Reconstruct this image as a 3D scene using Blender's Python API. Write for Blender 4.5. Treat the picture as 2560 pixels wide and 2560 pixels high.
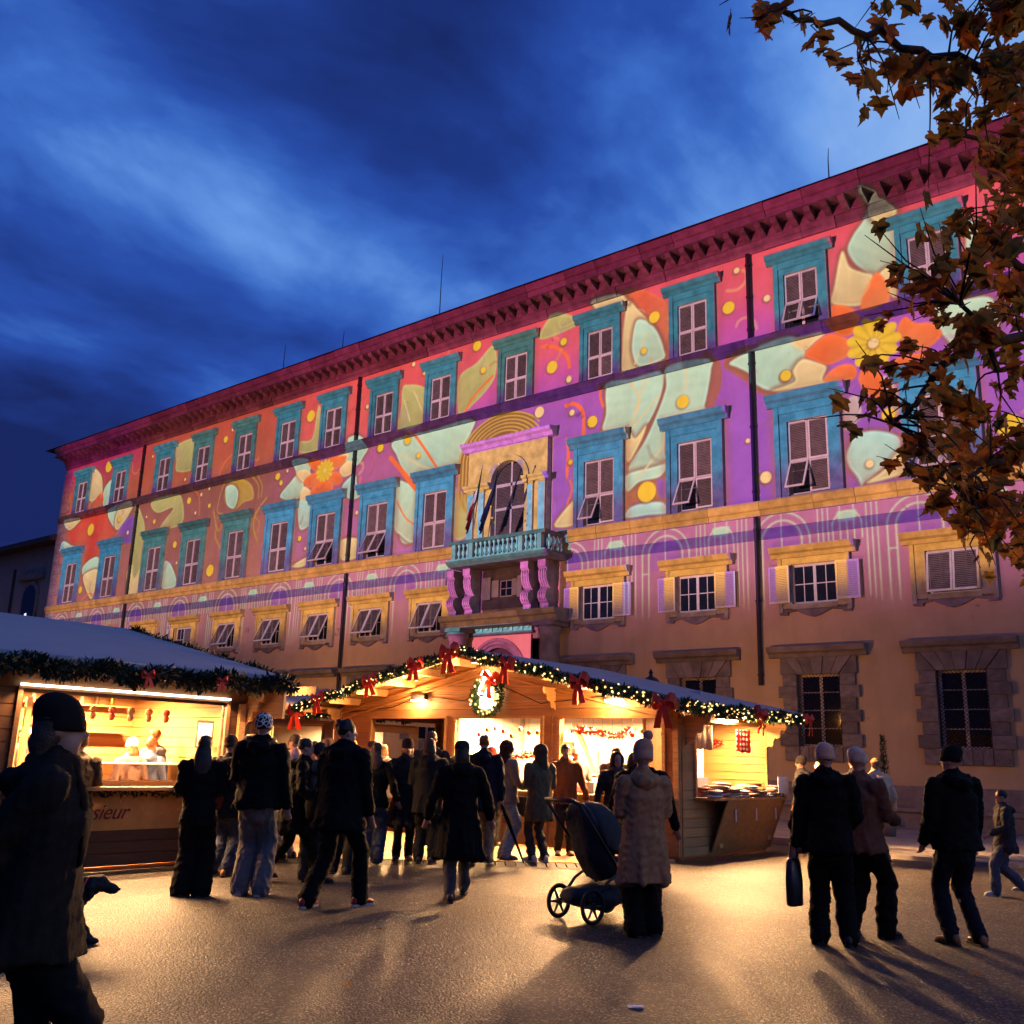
import bpy, bmesh, math, random
import numpy as np
from mathutils import Vector, Matrix
R = math.radians
PI = math.pi
rnd = random.Random(7)
for o in list(bpy.data.objects): bpy.data.objects.remove(o)
SC = bpy.context.scene
COL = SC.collection

# ------------------------------------------------------------------ camera
# the square is laid out with X along the palace front, Y towards it (front at Y = 0), Z up
CAM_POS = Vector((0, -27, 1.55))
YAW, PITCH, ROLL = R(39.373), R(14.083), R(1.717)
def _h(v):
    c, s = math.cos(YAW), math.sin(YAW)
    return Vector((v[0]*c - v[1]*s, v[0]*s + v[1]*c, v[2]))
_fw = Vector((0, math.cos(PITCH), math.sin(PITCH))); _up = Vector((0, -math.sin(PITCH), math.cos(PITCH))); _rt = Vector((1, 0, 0))
_r2 = math.cos(ROLL)*_rt + math.sin(ROLL)*_up; _u2 = -math.sin(ROLL)*_rt + math.cos(ROLL)*_up
FW, RT, UP = _h(_fw), _h(_r2), _h(_u2)
cam = bpy.data.objects.new('camera', bpy.data.cameras.new('camera')); COL.objects.link(cam)
cam.matrix_world = Matrix(((RT.x, UP.x, -FW.x, CAM_POS.x), (RT.y, UP.y, -FW.y, CAM_POS.y), (RT.z, UP.z, -FW.z, CAM_POS.z), (0, 0, 0, 1)))
cam.data.lens = 34.445; cam.data.sensor_width = 36; cam.data.clip_end = 3000; cam.data.clip_start = .05
SC.camera = cam
AWAY = math.degrees(YAW)          # heading of someone with their back to the camera

SKY_ROT, SKY_LOC = 15, (3.3, 1.2, 0)
# ------------------------------------------------------------------ world: dusk sky with drifting cloud
W = bpy.data.worlds.new('World'); SC.world = W; W.use_nodes = True
nt = W.node_tree; nt.nodes.clear()
def N(t, nt, **k):
    n = nt.nodes.new(t)
    for a, b in k.items():
        if a.startswith('i_'): n.inputs[a[2:].replace('_', ' ')].default_value = b
        else: setattr(n, a, b)
    return n
def math_(nt, op, a, b=None, c=None):
    n = nt.nodes.new('ShaderNodeMath'); n.operation = op
    for i, v in enumerate((a, b, c)):
        if v is None: continue
        if isinstance(v, (int, float)): n.inputs[i].default_value = v
        else: nt.links.new(v, n.inputs[i])
    return n.outputs[0]
def mixc(nt, f, a, b, mode='MIX'):
    n = nt.nodes.new('ShaderNodeMix'); n.data_type = 'RGBA'; n.blend_type = mode
    for s, v in ((n.inputs[0], f), (n.inputs[6], a), (n.inputs[7], b)):
        if isinstance(v, (int, float)): s.default_value = v
        elif isinstance(v, (tuple, list)): s.default_value = (*v[:3], 1)
        else: nt.links.new(v, s)
    return n.outputs[2]
def ramp(nt, f, stops, interp='LINEAR'):
    n = nt.nodes.new('ShaderNodeValToRGB'); n.color_ramp.interpolation = interp
    e = n.color_ramp.elements
    while len(e) < len(stops): e.new(.5)
    for x, (p, c) in zip(e, stops):
        x.position = p; x.color = (*c, 1) if len(c) == 3 else c
    nt.links.new(f, n.inputs[0]); return n.outputs[0]
tc = N('ShaderNodeTexCoord', nt)
sep = N('ShaderNodeSeparateXYZ', nt); nt.links.new(tc.outputs['Generated'], sep.inputs[0])
zz = math_(nt, 'MAXIMUM', math_(nt, 'ADD', sep.outputs[2], .34), .20)
cx = math_(nt, 'DIVIDE', sep.outputs[0], zz); cy = math_(nt, 'DIVIDE', sep.outputs[1], zz)
comb = N('ShaderNodeCombineXYZ', nt); nt.links.new(cx, comb.inputs[0]); nt.links.new(cy, comb.inputs[1])
vr = N('ShaderNodeVectorRotate', nt); vr.rotation_type = 'Z_AXIS'; vr.inputs['Angle'].default_value = R(SKY_ROT); nt.links.new(comb.outputs[0], vr.inputs[0])
mp = N('ShaderNodeMapping', nt); mp.inputs['Scale'].default_value = (1.4, .90, 1); mp.inputs['Location'].default_value = SKY_LOC
nt.links.new(vr.outputs[0], mp.inputs[0])
n1 = N('ShaderNodeTexNoise', nt, i_Scale=1.15, i_Detail=7.0, i_Roughness=.5, i_Distortion=.35); nt.links.new(mp.outputs[0], n1.inputs['Vector'])
n2 = N('ShaderNodeTexNoise', nt, i_Scale=2.5, i_Detail=7.0, i_Roughness=.55, i_Distortion=.35); nt.links.new(mp.outputs[0], n2.inputs['Vector'])
cl = math_(nt, 'ADD', math_(nt, 'MULTIPLY', math_(nt, 'SUBTRACT', n1.outputs[0], .5), 1.95), math_(nt, 'MULTIPLY', math_(nt, 'SUBTRACT', n2.outputs[0], .5), .95))
# brighter towards the after-glow behind the palace's right end, deeper blue on the far side of the sky
glow = math_(nt, 'ADD', math_(nt, 'ADD', math_(nt, 'MULTIPLY', sep.outputs[0], .34), math_(nt, 'MULTIPLY', sep.outputs[1], .34)), math_(nt, 'MULTIPLY', sep.outputs[2], .14))
cl2 = math_(nt, 'ADD', math_(nt, 'ADD', cl, glow), .40)
skyc = ramp(nt, cl2, [(.08, (.007, .018, .115)), (.30, (.012, .040, .24)), (.46, (.020, .074, .39)), (.60, (.044, .148, .56)), (.76, (.13, .31, .78)), (.98, (.30, .50, .88))])
nish = N('ShaderNodeTexSky', nt); nish.sky_type = 'NISHITA'; nish.sun_disc = False; nish.sun_elevation = R(-3.0); nish.sun_rotation = R(70)
addc = mixc(nt, 1.0, skyc, mixc(nt, 1.0, nish.outputs[0], (.05, .05, .05), 'MULTIPLY'), 'ADD')
bg = N('ShaderNodeBackground', nt); bg.inputs['Strength'].default_value = 1.0
nt.links.new(addc, bg.inputs['Color'])
wo = N('ShaderNodeOutputWorld', nt); nt.links.new(bg.outputs[0], wo.inputs[0])

SC.view_settings.view_transform = 'Standard'; SC.view_settings.look = 'None'; SC.view_settings.exposure = 0; SC.view_settings.gamma = 1
SC.view_settings.use_curve_mapping = False
SC.render.engine = 'CYCLES'
cy_ = SC.cycles
cy_.use_denoising = True; cy_.max_bounces = 5; cy_.diffuse_bounces = 3; cy_.glossy_bounces = 2; cy_.transmission_bounces = 4; cy_.transparent_max_bounces = 6
cy_.sample_clamp_indirect = 3.0; cy_.sample_clamp_direct = 0; cy_.caustics_reflective = False; cy_.caustics_refractive = False
cy_.use_light_tree = True; cy_.blur_glossy = 1.0

# ------------------------------------------------------------------ object helpers
MATS = {}
def setk(o, label=None, cat=None, group=None, kind=None):
    if label: o['label'] = label
    if cat: o['category'] = cat
    if group: o['group'] = group
    if kind: o['kind'] = kind
    return o
def empty(name, loc=(0, 0, 0), rz=0, parent=None):
    o = bpy.data.objects.new(name, None); o.empty_display_size = .2; COL.objects.link(o); o.location = loc; o.rotation_euler = (0, 0, rz)
    if parent: o.parent = parent
    return o
def O(name, me, parent=None, loc=(0, 0, 0), rot=(0, 0, 0), scale=(1, 1, 1)):
    o = bpy.data.objects.new(name, me); COL.objects.link(o); o.location = loc; o.rotation_euler = rot; o.scale = scale
    if parent: o.parent = parent
    return o
class MB:
    def __init__(s): s.v = []; s.f = []
    def box(s, x0, x1, y0, y1, z0, z1):
        b = len(s.v)
        s.v += [(x0, y0, z0), (x1, y0, z0), (x1, y1, z0), (x0, y1, z0), (x0, y0, z1), (x1, y0, z1), (x1, y1, z1), (x0, y1, z1)]
        s.f += [tuple(b+i for i in q) for q in ((0, 3, 2, 1), (4, 5, 6, 7), (0, 1, 5, 4), (1, 2, 6, 5), (2, 3, 7, 6), (3, 0, 4, 7))]
        return s
    def poly(s, pts):
        b = len(s.v); s.v += [tuple(p) for p in pts]; s.f.append(tuple(range(b, b+len(pts)))); return s
    def prism(s, pts, a0, a1, axis='y'):
        """polygon extruded along an axis; pts are the two other coordinates in xyz order"""
        b = len(s.v); n = len(pts)
        for a in (a0, a1):
            for p in pts:
                s.v.append((p[0], a, p[1]) if axis == 'y' else (a, p[0], p[1]) if axis == 'x' else (p[0], p[1], a))
        s.f.append(tuple(range(b, b+n))); s.f.append(tuple(range(b+2*n-1, b+n-1, -1)))
        for i in range(n):
            j = (i+1) % n; s.f.append((b+i, b+n+i, b+n+j, b+j))
        return s
    def rings(s, rings, cap=True):
        b = len(s.v); n = len(rings[0])
        for r in rings: s.v += [tuple(p) for p in r]
        for k in range(len(rings)-1):
            for i in range(n):
                j = (i+1) % n; s.f.append((b+k*n+i, b+k*n+j, b+(k+1)*n+j, b+(k+1)*n+i))
        if cap:
            s.f.append(tuple(b+i for i in range(n-1, -1, -1))); s.f.append(tuple(b+(len(rings)-1)*n+i for i in range(n)))
        return s
    def tube(s, path, r, n=8, cap=True, flat=1.0, side=None):
        """r: radius or list of radius / (ra, rb); flat squeezes the second axis"""
        P = [Vector(p) for p in path]; m = len(P)
        rr = r if isinstance(r, (list, tuple)) else [r]*m
        out = []; ref = Vector(side) if side else None; prev = None
        for i in range(m):
            t = (P[min(i+1, m-1)]-P[max(i-1, 0)])
            if t.length < 1e-9: t = Vector((0, 0, 1))
            t.normalize()
            if ref is not None: a = ref - t*ref.dot(t)
            elif prev is not None: a = prev - t*prev.dot(t)
            else:
                q = Vector((1, 0, 0)) if abs(t.x) < .9 else Vector((0, 1, 0)); a = q - t*q.dot(t)
            if a.length < 1e-6: a = Vector((0, 1, 0)) - t*t.y
            a.normalize(); bb = t.cross(a); prev = a
            ra, rb = rr[i] if isinstance(rr[i], (list, tuple)) else (rr[i], rr[i]*flat)
            out.append([P[i]+a*(ra*math.cos(2*PI*k/n))+bb*(rb*math.sin(2*PI*k/n)) for k in range(n)])
        return s.rings(out, cap)
    def cap_tube(s, path, r, n=12, flat=1.0, side=None, flat0=False):
        """tube with rounded ends"""
        P = [Vector(p) for p in path]; rr = list(r) if isinstance(r, (list, tuple)) else [r]*len(P)
        def sc(x, k): return (x[0]*k, x[1]*k) if isinstance(x, (list, tuple)) else x*k
        def mx(x): return max(x) if isinstance(x, (list, tuple)) else x
        d0 = (P[0]-P[1]).normalized(); d1 = (P[-1]-P[-2]).normalized()
        P2 = [P[0]+d0*mx(rr[0])*.9, P[0]+d0*mx(rr[0])*.6]+P+[P[-1]+d1*mx(rr[-1])*.6, P[-1]+d1*mx(rr[-1])*.9]
        r2 = [sc(rr[0], .42), sc(rr[0], .8)]+rr+[sc(rr[-1], .8), sc(rr[-1], .42)]
        if flat0: P2, r2 = P2[2:], r2[2:]
        return s.tube(P2, r2, n, True, flat, side)
    def ell(s, c, rad, n=14, m=9, rot=None):
        c = Vector(c); rg = []
        for k in range(1, m):
            t = PI*k/m
            rg.append([Vector((rad[0]*math.sin(t)*math.cos(2*PI*i/n), rad[1]*math.sin(t)*math.sin(2*PI*i/n), -rad[2]*math.cos(t))) for i in range(n)])
        if rot is not None: rg = [[rot @ p for p in r] for r in rg]
        return s.rings([[c+p for p in r] for r in rg])
    def lathe(s, prof, n=12, c=(0, 0, 0)):
        return s.rings([[(c[0]+r*math.cos(2*PI*i/n), c[1]+r*math.sin(2*PI*i/n), c[2]+z) for i in range(n)] for r, z in prof])
    def strip(s, path, wdir, w, th=.004):
        """ribbon of real thickness along a path"""
        wd = Vector(wdir).normalized(); P = [Vector(p) for p in path]; rg = []
        for i in range(len(P)):
            t = (P[min(i+1, len(P)-1)]-P[max(i-1, 0)]).normalized(); nn = t.cross(wd).normalized()*th
            ww = wd*(w[i] if isinstance(w, (list, tuple)) else w)*.5
            rg.append([P[i]-ww-nn, P[i]+ww-nn, P[i]+ww+nn, P[i]-ww+nn])
        return s.rings(rg)
    def mesh(s, name, mat=None, smooth=False):
        me = bpy.data.meshes.new(name); me.from_pydata([tuple(v) for v in s.v], [], s.f)
        if mat: me.materials.append(mat)
        if smooth: me.polygons.foreach_set('use_smooth', [True]*len(me.polygons))
        me.update(); return me
    def build(s, name, mat=None, parent=None, smooth=False, loc=(0, 0, 0), rot=(0, 0, 0)):
        return O(name, s.mesh(name, mat, smooth), parent, loc, rot)
UNIT = {}
def bx(name, mat, parent, x0, x1, y0, y1, z0, z1):
    """a box object that shares one unit mesh per material"""
    k = mat.name
    if k not in UNIT: UNIT[k] = MB().box(-.5, .5, -.5, .5, -.5, .5).mesh('block_'+k, mat)
    return O(name, UNIT[k], parent, ((x0+x1)/2, (y0+y1)/2, (z0+z1)/2), (0, 0, 0), (abs(x1-x0), abs(y1-y0), abs(z1-z0)))

# ------------------------------------------------------------------ materials (all node based)
def lin(r, g=None, b=None):
    if g is None: r, g, b = r
    return tuple((c/255/12.92 if c/255 <= .04045 else ((c/255+.055)/1.055)**2.4) for c in (r, g, b))
def mat(name, col, rough=.75, var=.18, scale=6.0, bump=.15, bscale=60.0, metal=0.0, rand=.0, stretch=None, emit=None, estr=1.0, spec=.35, transl=0.0):
    m = bpy.data.materials.new(name); m.use_nodes = True; t = m.node_tree; t.nodes.clear()
    out = N('ShaderNodeOutputMaterial', t)
    b = N('ShaderNodeBsdfPrincipled', t); b.inputs['Roughness'].default_value = rough; b.inputs['Metallic'].default_value = metal
    b.inputs['Specular IOR Level'].default_value = spec
    tcd = N('ShaderNodeTexCoord', t); vec = tcd.outputs['Object']
    oi = None
    if rand or stretch:
        oi = N('ShaderNodeObjectInfo', t)
        mpn = N('ShaderNodeMapping', t); t.links.new(vec, mpn.inputs[0])
        if stretch: mpn.inputs['Scale'].default_value = stretch
        cmb = N('ShaderNodeCombineXYZ', t); t.links.new(math_(t, 'MULTIPLY', oi.outputs['Random'], 37.0), cmb.inputs[0]); t.links.new(math_(t, 'MULTIPLY', oi.outputs['Random'], 91.0), cmb.inputs[2])
        t.links.new(cmb.outputs[0], mpn.inputs['Location']); vec = mpn.outputs[0]
    nz = N('ShaderNodeTexNoise', t, i_Scale=scale, i_Detail=5.0, i_Roughness=.6); t.links.new(vec, nz.inputs['Vector'])
    lo = tuple(c*(1-var) for c in col); hi = tuple(min(1, c*(1+var)) for c in col)
    c = ramp(t, nz.outputs[0], [(.3, lo), (.7, hi)])
    if rand:
        f = math_(t, 'ADD', math_(t, 'MULTIPLY', oi.outputs['Random'], 2*rand), 1-rand)
        cc = N('ShaderNodeCombineColor', t)
        for i in range(3): t.links.new(f, cc.inputs[i])
        c = mixc(t, 1.0, c, cc.outputs[0], 'MULTIPLY')
    t.links.new(c, b.inputs['Base Color'])
    if bump:
        n3 = N('ShaderNodeTexNoise', t, i_Scale=bscale, i_Detail=4.0); t.links.new(vec, n3.inputs['Vector'])
        bp = N('ShaderNodeBump', t); bp.inputs['Strength'].default_value = bump; bp.inputs['Distance'].default_value = .02
        t.links.new(n3.outputs[0], bp.inputs['Height']); t.links.new(bp.outputs[0], b.inputs['Normal'])
    if emit:
        b.inputs['Emission Color'].default_value = (*emit, 1); b.inputs['Emission Strength'].default_value = estr
    sh = b.outputs[0]
    if transl:
        tr = N('ShaderNodeBsdfTranslucent', t); t.links.new(c, tr.inputs[0]); mx = N('ShaderNodeMixShader', t); mx.inputs[0].default_value = transl
        t.links.new(sh, mx.inputs[1]); t.links.new(tr.outputs[0], mx.inputs[2]); sh = mx.outputs[0]
    t.links.new(sh, out.inputs[0]); MATS[name] = m
    return m
def glow_mat(name, col, strength, sample=False):
    m = bpy.data.materials.new(name); m.use_nodes = True; t = m.node_tree; t.nodes.clear()
    e = N('ShaderNodeEmission', t); e.inputs[0].default_value = (*col, 1); e.inputs[1].default_value = strength
    o = N('ShaderNodeOutputMaterial', t); t.links.new(e.outputs[0], o.inputs[0])
    m.cycles.emission_sampling = 'FRONT' if sample else 'NONE'
    return m

# ------------------------------------------------------------------ materials of the setting
def plaster():
    m = mat('plaster', (.58, .42, .22), .9, .10, 1.2, .25, 35)
    t = m.node_tree; b = next(n for n in t.nodes if n.type == 'BSDF_PRINCIPLED'); src = b.inputs['Base Color'].links[0].from_socket
    tc = N('ShaderNodeTexCoord', t)
    # rain streaks and patches where the plaster has flaked to the grey render
    mp = N('ShaderNodeMapping', t); mp.inputs['Scale'].default_value = (.8, 1, .10); t.links.new(tc.outputs['Object'], mp.inputs[0])
    s = N('ShaderNodeTexNoise', t, i_Scale=2.0, i_Detail=5.0, i_Roughness=.65); t.links.new(mp.outputs[0], s.inputs['Vector'])
    c1 = mixc(t, ramp(t, s.outputs[0], [(.46, (0, 0, 0)), (.72, (.35, .35, .35))]), src, (.40, .28, .14))
    p = N('ShaderNodeTexNoise', t, i_Scale=.55, i_Detail=9.0, i_Roughness=.72); t.links.new(tc.outputs['Object'], p.inputs['Vector'])
    c2 = mixc(t, ramp(t, p.outputs[0], [(.63, (0, 0, 0)), (.66, (.75, .75, .75))]), c1, (.25, .18, .10))
    t.links.new(c2, b.inputs['Base Color']); return m
PLASTER = plaster()
STONE = mat('grey_stone', (.40, .36, .31), .85, .30, 3.0, .5, 25, rand=.16)
STONE_D = mat('dark_stone', (.20, .17, .145), .88, .35, 2.5, .6, 22, rand=.2)
STONE_C = mat('cornice_stone', (.20, .165, .145), .88, .32, 2.5, .6, 18, rand=.28)
PAINT_W = mat('shutter_paint', (.58, .53, .50), .55, .16, 5, .08, 80, rand=.14)
SLAT = mat('shutter_slat', (.20, .155, .14), .6, .28, 4, .1, 60, rand=.25)
GLASS = mat('window_glass', (.012, .014, .018), .06, .3, 4, .02, 12, spec=.6)
IRON = mat('black_iron', (.02, .02, .022), .5, .2, 20, .1, 80, metal=.4)
CURTAIN = mat('window_curtain', (.34, .29, .27), .9, .1, 20, .1, 60)
MARBLE = mat('white_marble', (.62, .60, .57), .6, .12, 6, .15, 40)
PIPE = mat('drainpipe_metal', (.035, .025, .022), .5, .2, 10, .1, 50, metal=.3)
ROOFT = mat('roof_tile', (.10, .07, .055), .9, .3, 4, .4, 20)
LITW = glow_mat('lit_chandelier', (.80, .86, 1.0), 1.6)

# ------------------------------------------------------------------ ground
def asphalt():
    m = bpy.data.materials.new('asphalt'); m.use_nodes = True; t = m.node_tree; t.nodes.clear()
    out = N('ShaderNodeOutputMaterial', t); b = N('ShaderNodeBsdfPrincipled', t); tc = N('ShaderNodeTexCoord', t)
    v = N('ShaderNodeTexVoronoi', t, i_Scale=62.0); t.links.new(tc.outputs['Object'], v.inputs['Vector'])
    n = N('ShaderNodeTexNoise', t, i_Scale=.55, i_Detail=6.0, i_Roughness=.6); t.links.new(tc.outputs['Object'], n.inputs['Vector'])
    n2 = N('ShaderNodeTexNoise', t, i_Scale=38.0, i_Detail=4.0, i_Roughness=.7); t.links.new(tc.outputs['Object'], n2.inputs['Vector'])
    sepc = N('ShaderNodeSeparateColor', t); t.links.new(v.outputs['Color'], sepc.inputs[0])
    c = ramp(t, sepc.outputs[0], [(.0, (.005, .004, .0036)), (.5, (.016, .013, .011)), (.78, (.050, .040, .032)), (1, (.30, .24, .19))])
    c = mixc(t, ramp(t, n.outputs[0], [(.35, (0, 0, 0)), (.7, (.55, .55, .55))]), c, (.016, .014, .012))
    t.links.new(c, b.inputs['Base Color'])
    r = math_(t, 'ADD', math_(t, 'MULTIPLY', n.outputs[0], .30), .40); t.links.new(r, b.inputs['Roughness'])
    b.inputs['Specular IOR Level'].default_value = .36
    h = math_(t, 'ADD', math_(t, 'MULTIPLY', v.outputs['Distance'], -.8), math_(t, 'MULTIPLY', n2.outputs[0], .7))
    bp = N('ShaderNodeBump', t); bp.inputs['Strength'].default_value = 1.0; bp.inputs['Distance'].default_value = .009
    t.links.new(h, bp.inputs['Height']); t.links.new(bp.outputs[0], b.inputs['Normal']); t.links.new(b.outputs[0], out.inputs[0])
    return m
g = MB(); nx = 24
for i in range(nx+1):
    for j in range(nx+1): g.v.append((-620+1240*i/nx, -620+1240*j/nx, 0))
for i in range(nx):
    for j in range(nx): a = i*(nx+1)+j; g.f.append((a, a+nx+1, a+nx+2, a+1))
setk(g.build('ground', asphalt()), kind='structure')
PAVE = mat('paving_stone', (.23, .20, .175), .75, .25, 2.0, .4, 30, rand=.12)
pv = MB().box(-70, 12, -6.9, 0, 0.002, .125).build('pavement', PAVE); setk(pv, kind='structure')
for i in range(58):
    bx('kerb_stone', STONE, pv, -70+i*1.41, -70+i*1.41+1.4, -7.22, -6.902, .002, .135)
# low stone steps in front of the pavement on the right
for k, (y0, y1, z1) in enumerate(((-8.35, -7.75, .075), (-7.746, -7.225, .105))):
    st = MB().box(-7.2, 12, y0, y1, .002, z1).build('step', PAVE); setk(st, kind='structure')

# ------------------------------------------------------------------ the palace
BAY = [-54.75, -50.56, -46.15, -42.6, -39.1, -35.8, -32.6, -29.37, -26.07, -22.15, -18.3, -14.6, -10.83, -7.05, -3.3]
XL, XR = -57.0, 3.0
PAL = empty('palace', (-27, 0, 0)); setk(PAL, 'long four-storey palace with the colourful flower projection across its front', 'palace')
def PO(o):
    """parent to the palace root keeping world coordinates"""
    if o.parent is None:
        o.parent = PAL; o.location = Vector(o.location) - Vector(PAL.location)
    return o
openings = []
for i, x in enumerate(BAY):
    if i == 9:
        openings += [(x-.80, x+.74, 9.50, 12.25), (x-.54, x+.54, 14.70, 16.52), (x-.40, x+.16, 7.18, 7.76), (x-1.35, x+1.45, .13, 5.62)]
    else:
        openings += [(x-.62, x+.62, 9.38, 11.66), (x-.54, x+.54, 14.70, 16.52), (x-.67, x+.67, 6.10, 7.25), (x-.61, x+.61, 2.10, 4.08)]
xs = sorted({XL, XR} | {o[0] for o in openings} | {o[1] for o in openings}); zs = sorted({0.0, 18.6} | {o[2] for o in openings} | {o[3] for o in openings})
w = MB(); idx = {}
def gv(x, z):
    if (x, z) not in idx: idx[(x, z)] = len(w.v); w.v.append((x, 0, z))
    return idx[(x, z)]
for a, b in zip(xs, xs[1:]):
    for c, d in zip(zs, zs[1:]):
        mx_, mz_ = (a+b)/2, (c+d)/2
        if any(o[0] < mx_ < o[1] and o[2] < mz_ < o[3] for o in openings): continue
        w.f.append((gv(a, c), gv(b, c), gv(b, d), gv(a, d)))
for (a, b, c, d) in openings:       # reveals
    e = .26
    w.poly([(a, 0, c), (a, e, c), (a, e, d), (a, 0, d)]); w.poly([(b, 0, c), (b, 0, d), (b, e, d), (b, e, c)])
    w.poly([(a, 0, d), (a, e, d), (b, e, d), (b, 0, d)]); w.poly([(a, 0, c), (b, 0, c), (b, e, c), (a, e, c)])
w.poly([(XL, 0, 0), (XL, 0, 18.6), (XL, 18, 18.6), (XL, 18, 0)]); w.poly([(XR, 0, 0), (XR, 18, 0), (XR, 18, 18.6), (XR, 0, 18.6)])
w.poly([(XL, 18, 0), (XL, 18, 18.6), (XR, 18, 18.6), (XR, 18, 0)])
PO(w.build('wall', PLASTER))
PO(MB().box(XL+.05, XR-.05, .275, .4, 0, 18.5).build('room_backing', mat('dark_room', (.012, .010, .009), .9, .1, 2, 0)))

# roof, cornice, brackets, string courses
rf = MB(); ez = 18.73
rf.poly([(XL-1, -1.05, ez), (XR+1, -1.05, ez), (XR-6, 9, ez+2.1), (XL+6, 9, ez+2.1)]); rf.poly([(XL-1, 19, ez), (XL+6, 9, ez+2.1), (XR-6, 9, ez+2.1), (XR+1, 19, ez)])
rf.poly([(XL-1, -1.05, ez), (XL+6, 9, ez+2.1), (XL-1, 19, ez)]); rf.poly([(XR+1, -1.05, ez), (XR+1, 19, ez), (XR-6, 9, ez+2.1)])
roof = PO(rf.build('roof', ROOFT))
def sub(o, parent):
    """make o (already in world coordinates, top-level) a child of a part that hangs under the palace"""
    o.parent = parent; o.location = Vector(o.location) - Vector(PAL.location) - Vector(parent.location); return o
for x, h in ((-25.4, 2.6), (-35.3, 1.2), (-9.4, 1.0), (-31.2, .8)):
    sub(MB().tube([(x, -1.0, ez-.03), (x, -1.0, ez+h*.6), (x+.03, -1.0, ez+h)], [.022, .016, .010], 6).build('lightning_rod', IRON), roof)
sub(MB().box(-51.6, -50.2, 3, 4.1, 18.7, 20.9).box(-51.75, -50.05, 2.85, 4.25, 20.9, 21.1).build('chimney', STONE_D), roof)
# main cornice in blocks: corona, brackets, bed mould
co = MB(); prof = [(0, 17.60), (-.08, 17.60), (-.12, 17.74), (-.18, 17.78), (-.20, 17.92), (0, 17.92)]
x = XL; rr = random.Random(3)
cor = PO(MB().box(XL-.2, XR+.2, -.82, 0, 18.235, 18.25).build('cornice', STONE_C))
while x < XR:
    L = rr.uniform(.8, 1.35); j = rr.uniform(-.025, .025)
    sub(MB().prism([(p[0]-(j if p[0] < 0 else 0), p[1]) for p in prof], x+.006, min(x+L, XR)-.006, 'x').build('bed_mould_stone', STONE_C), cor)
    x += L
x = XL
prof2 = [(-.5, 18.252), (-.80, 18.252), (-.83, 18.45), (-.90, 18.48), (-.98, 18.61), (-1.0, 18.70), (-.2, 18.70), (-.2, 18.252)]
while x < XR:
    L = rr.uniform(1.1, 1.9); j = rr.uniform(-.02, .02)
    sub(MB().prism([(p[0]-j, p[1]+j*.3) for p in prof2], x+.008, min(x+L, XR)-.008, 'x').build('corona_stone', STONE_C), cor)
    x += L
sub(MB().prism([(0, 17.922), (-.23, 17.922), (-.25, 18.0), (-.25, 18.232), (0, 18.232)], XL, XR, 'x').build('frieze_band', STONE_C), cor)
bk = MB().prism([(-.252, 18.234), (-.76, 18.234), (-.76, 18.16), (-.68, 18.08), (-.52, 18.05), (-.40, 17.98), (-.252, 17.94)], -.10, .10, 'x').mesh('cornice_bracket', STONE_C)
x = XL+.3
while x < XR:
    sub(O('cornice_bracket', bk, None, (x, 0, 0)), cor); x += .54
for nm, z0, z1, pr, m_, ln in (('string_course', 14.23, 14.64, [(0, 14.23), (-.10, 14.23), (-.12, 14.36), (-.17, 14.40), (-.20, 14.58), (-.18, 14.64), (0, 14.64)], STONE_C, 2.6),
                              ('sill_course', 8.85, 9.30, [(0, 8.85), (-.09, 8.85), (-.11, 9.0), (-.17, 9.04), (-.19, 9.24), (-.16, 9.30), (0, 9.30)], STONE, 1.55)):
    sc_ = PO(MB().box(XL, XR, -.06, .0, z0+.01, z1-.01).build(nm, m_))
    x = XL; 
    while x < XR:
        L = rr.uniform(.75, 1.2)*ln; j = rr.uniform(-.008, .012)
        if nm == 'sill_course' and x < -24.6 < x+L: L = -24.6-x
        if not (nm == 'sill_course' and -24.7 < x < -20.3):
            sub(MB().prism([(p[0]-(j if p[0] < 0 else 0), p[1]) for p in pr], x+.005, min(x+L, XR)-.005, 'x').build('course_stone', m_), sc_)
        x += L
# a thin painted band below the sill course
PO(MB().box(XL, -25.3, -.012, 0, 8.12, 8.46).box(-19.7, XR, -.012, 0, 8.12, 8.46).build('painted_band', mat('band_paint', (.20, .16, .17), .9, .2, 3, .2, 30)))
# stone bench along the foot of the wall
PO(MB().box(XL, -24.5, -.62, 0, .13, .52).box(-20.0, XR, -.62, 0, .13, .52).box(XL, -24.5, -.70, -.01, .524, .62).box(-20.0, XR, -.70, -.01, .524, .62).box(XL, -24.5, -.14, 0, .625, 1.15).box(-20.0, XR, -.14, 0, .625, 1.15).build('bench', STONE_D))

# --- windows
def surround_pn():
    m = MB()
    for s in (-1, 1): m.box(*sorted((s*.625, s*.86)), -.07, -.002, 9.30, 11.66); m.box(*sorted((s*.865, s*1.02)), -.12, -.002, 9.30, 12.18)
    m.box(-.86, .86, -.07, -.002, 11.662, 11.92); m.box(-.86, .86, -.10, -.002, 11.925, 12.18)
    return m.mesh('surround', STONE)
def hood(hw, z0, z1, d=.30, m_=STONE, nm='hood'):
    h = z1-z0
    return MB().prism([(-.002, z0), (-d*.42, z0), (-d*.48, z0+h*.35), (-d*.85, z0+h*.5), (-d, z0+h*.85), (-d, z1), (-.002, z1+.03)], -hw, hw, 'x').mesh(nm, m_)
def surround_up():
    m = MB()
    for s in (-1, 1): m.box(*sorted((s*.545, s*.70)), -.06, -.002, 14.642, 16.53); m.box(*sorted((s*.705, s*.86)), -.10, -.002, 14.642, 16.96)
    m.box(-.70, .70, -.06, -.002, 16.532, 16.72); m.box(-.70, .70, -.09, -.002, 16.725, 16.96)
    return m.mesh('surround', STONE)
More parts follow.
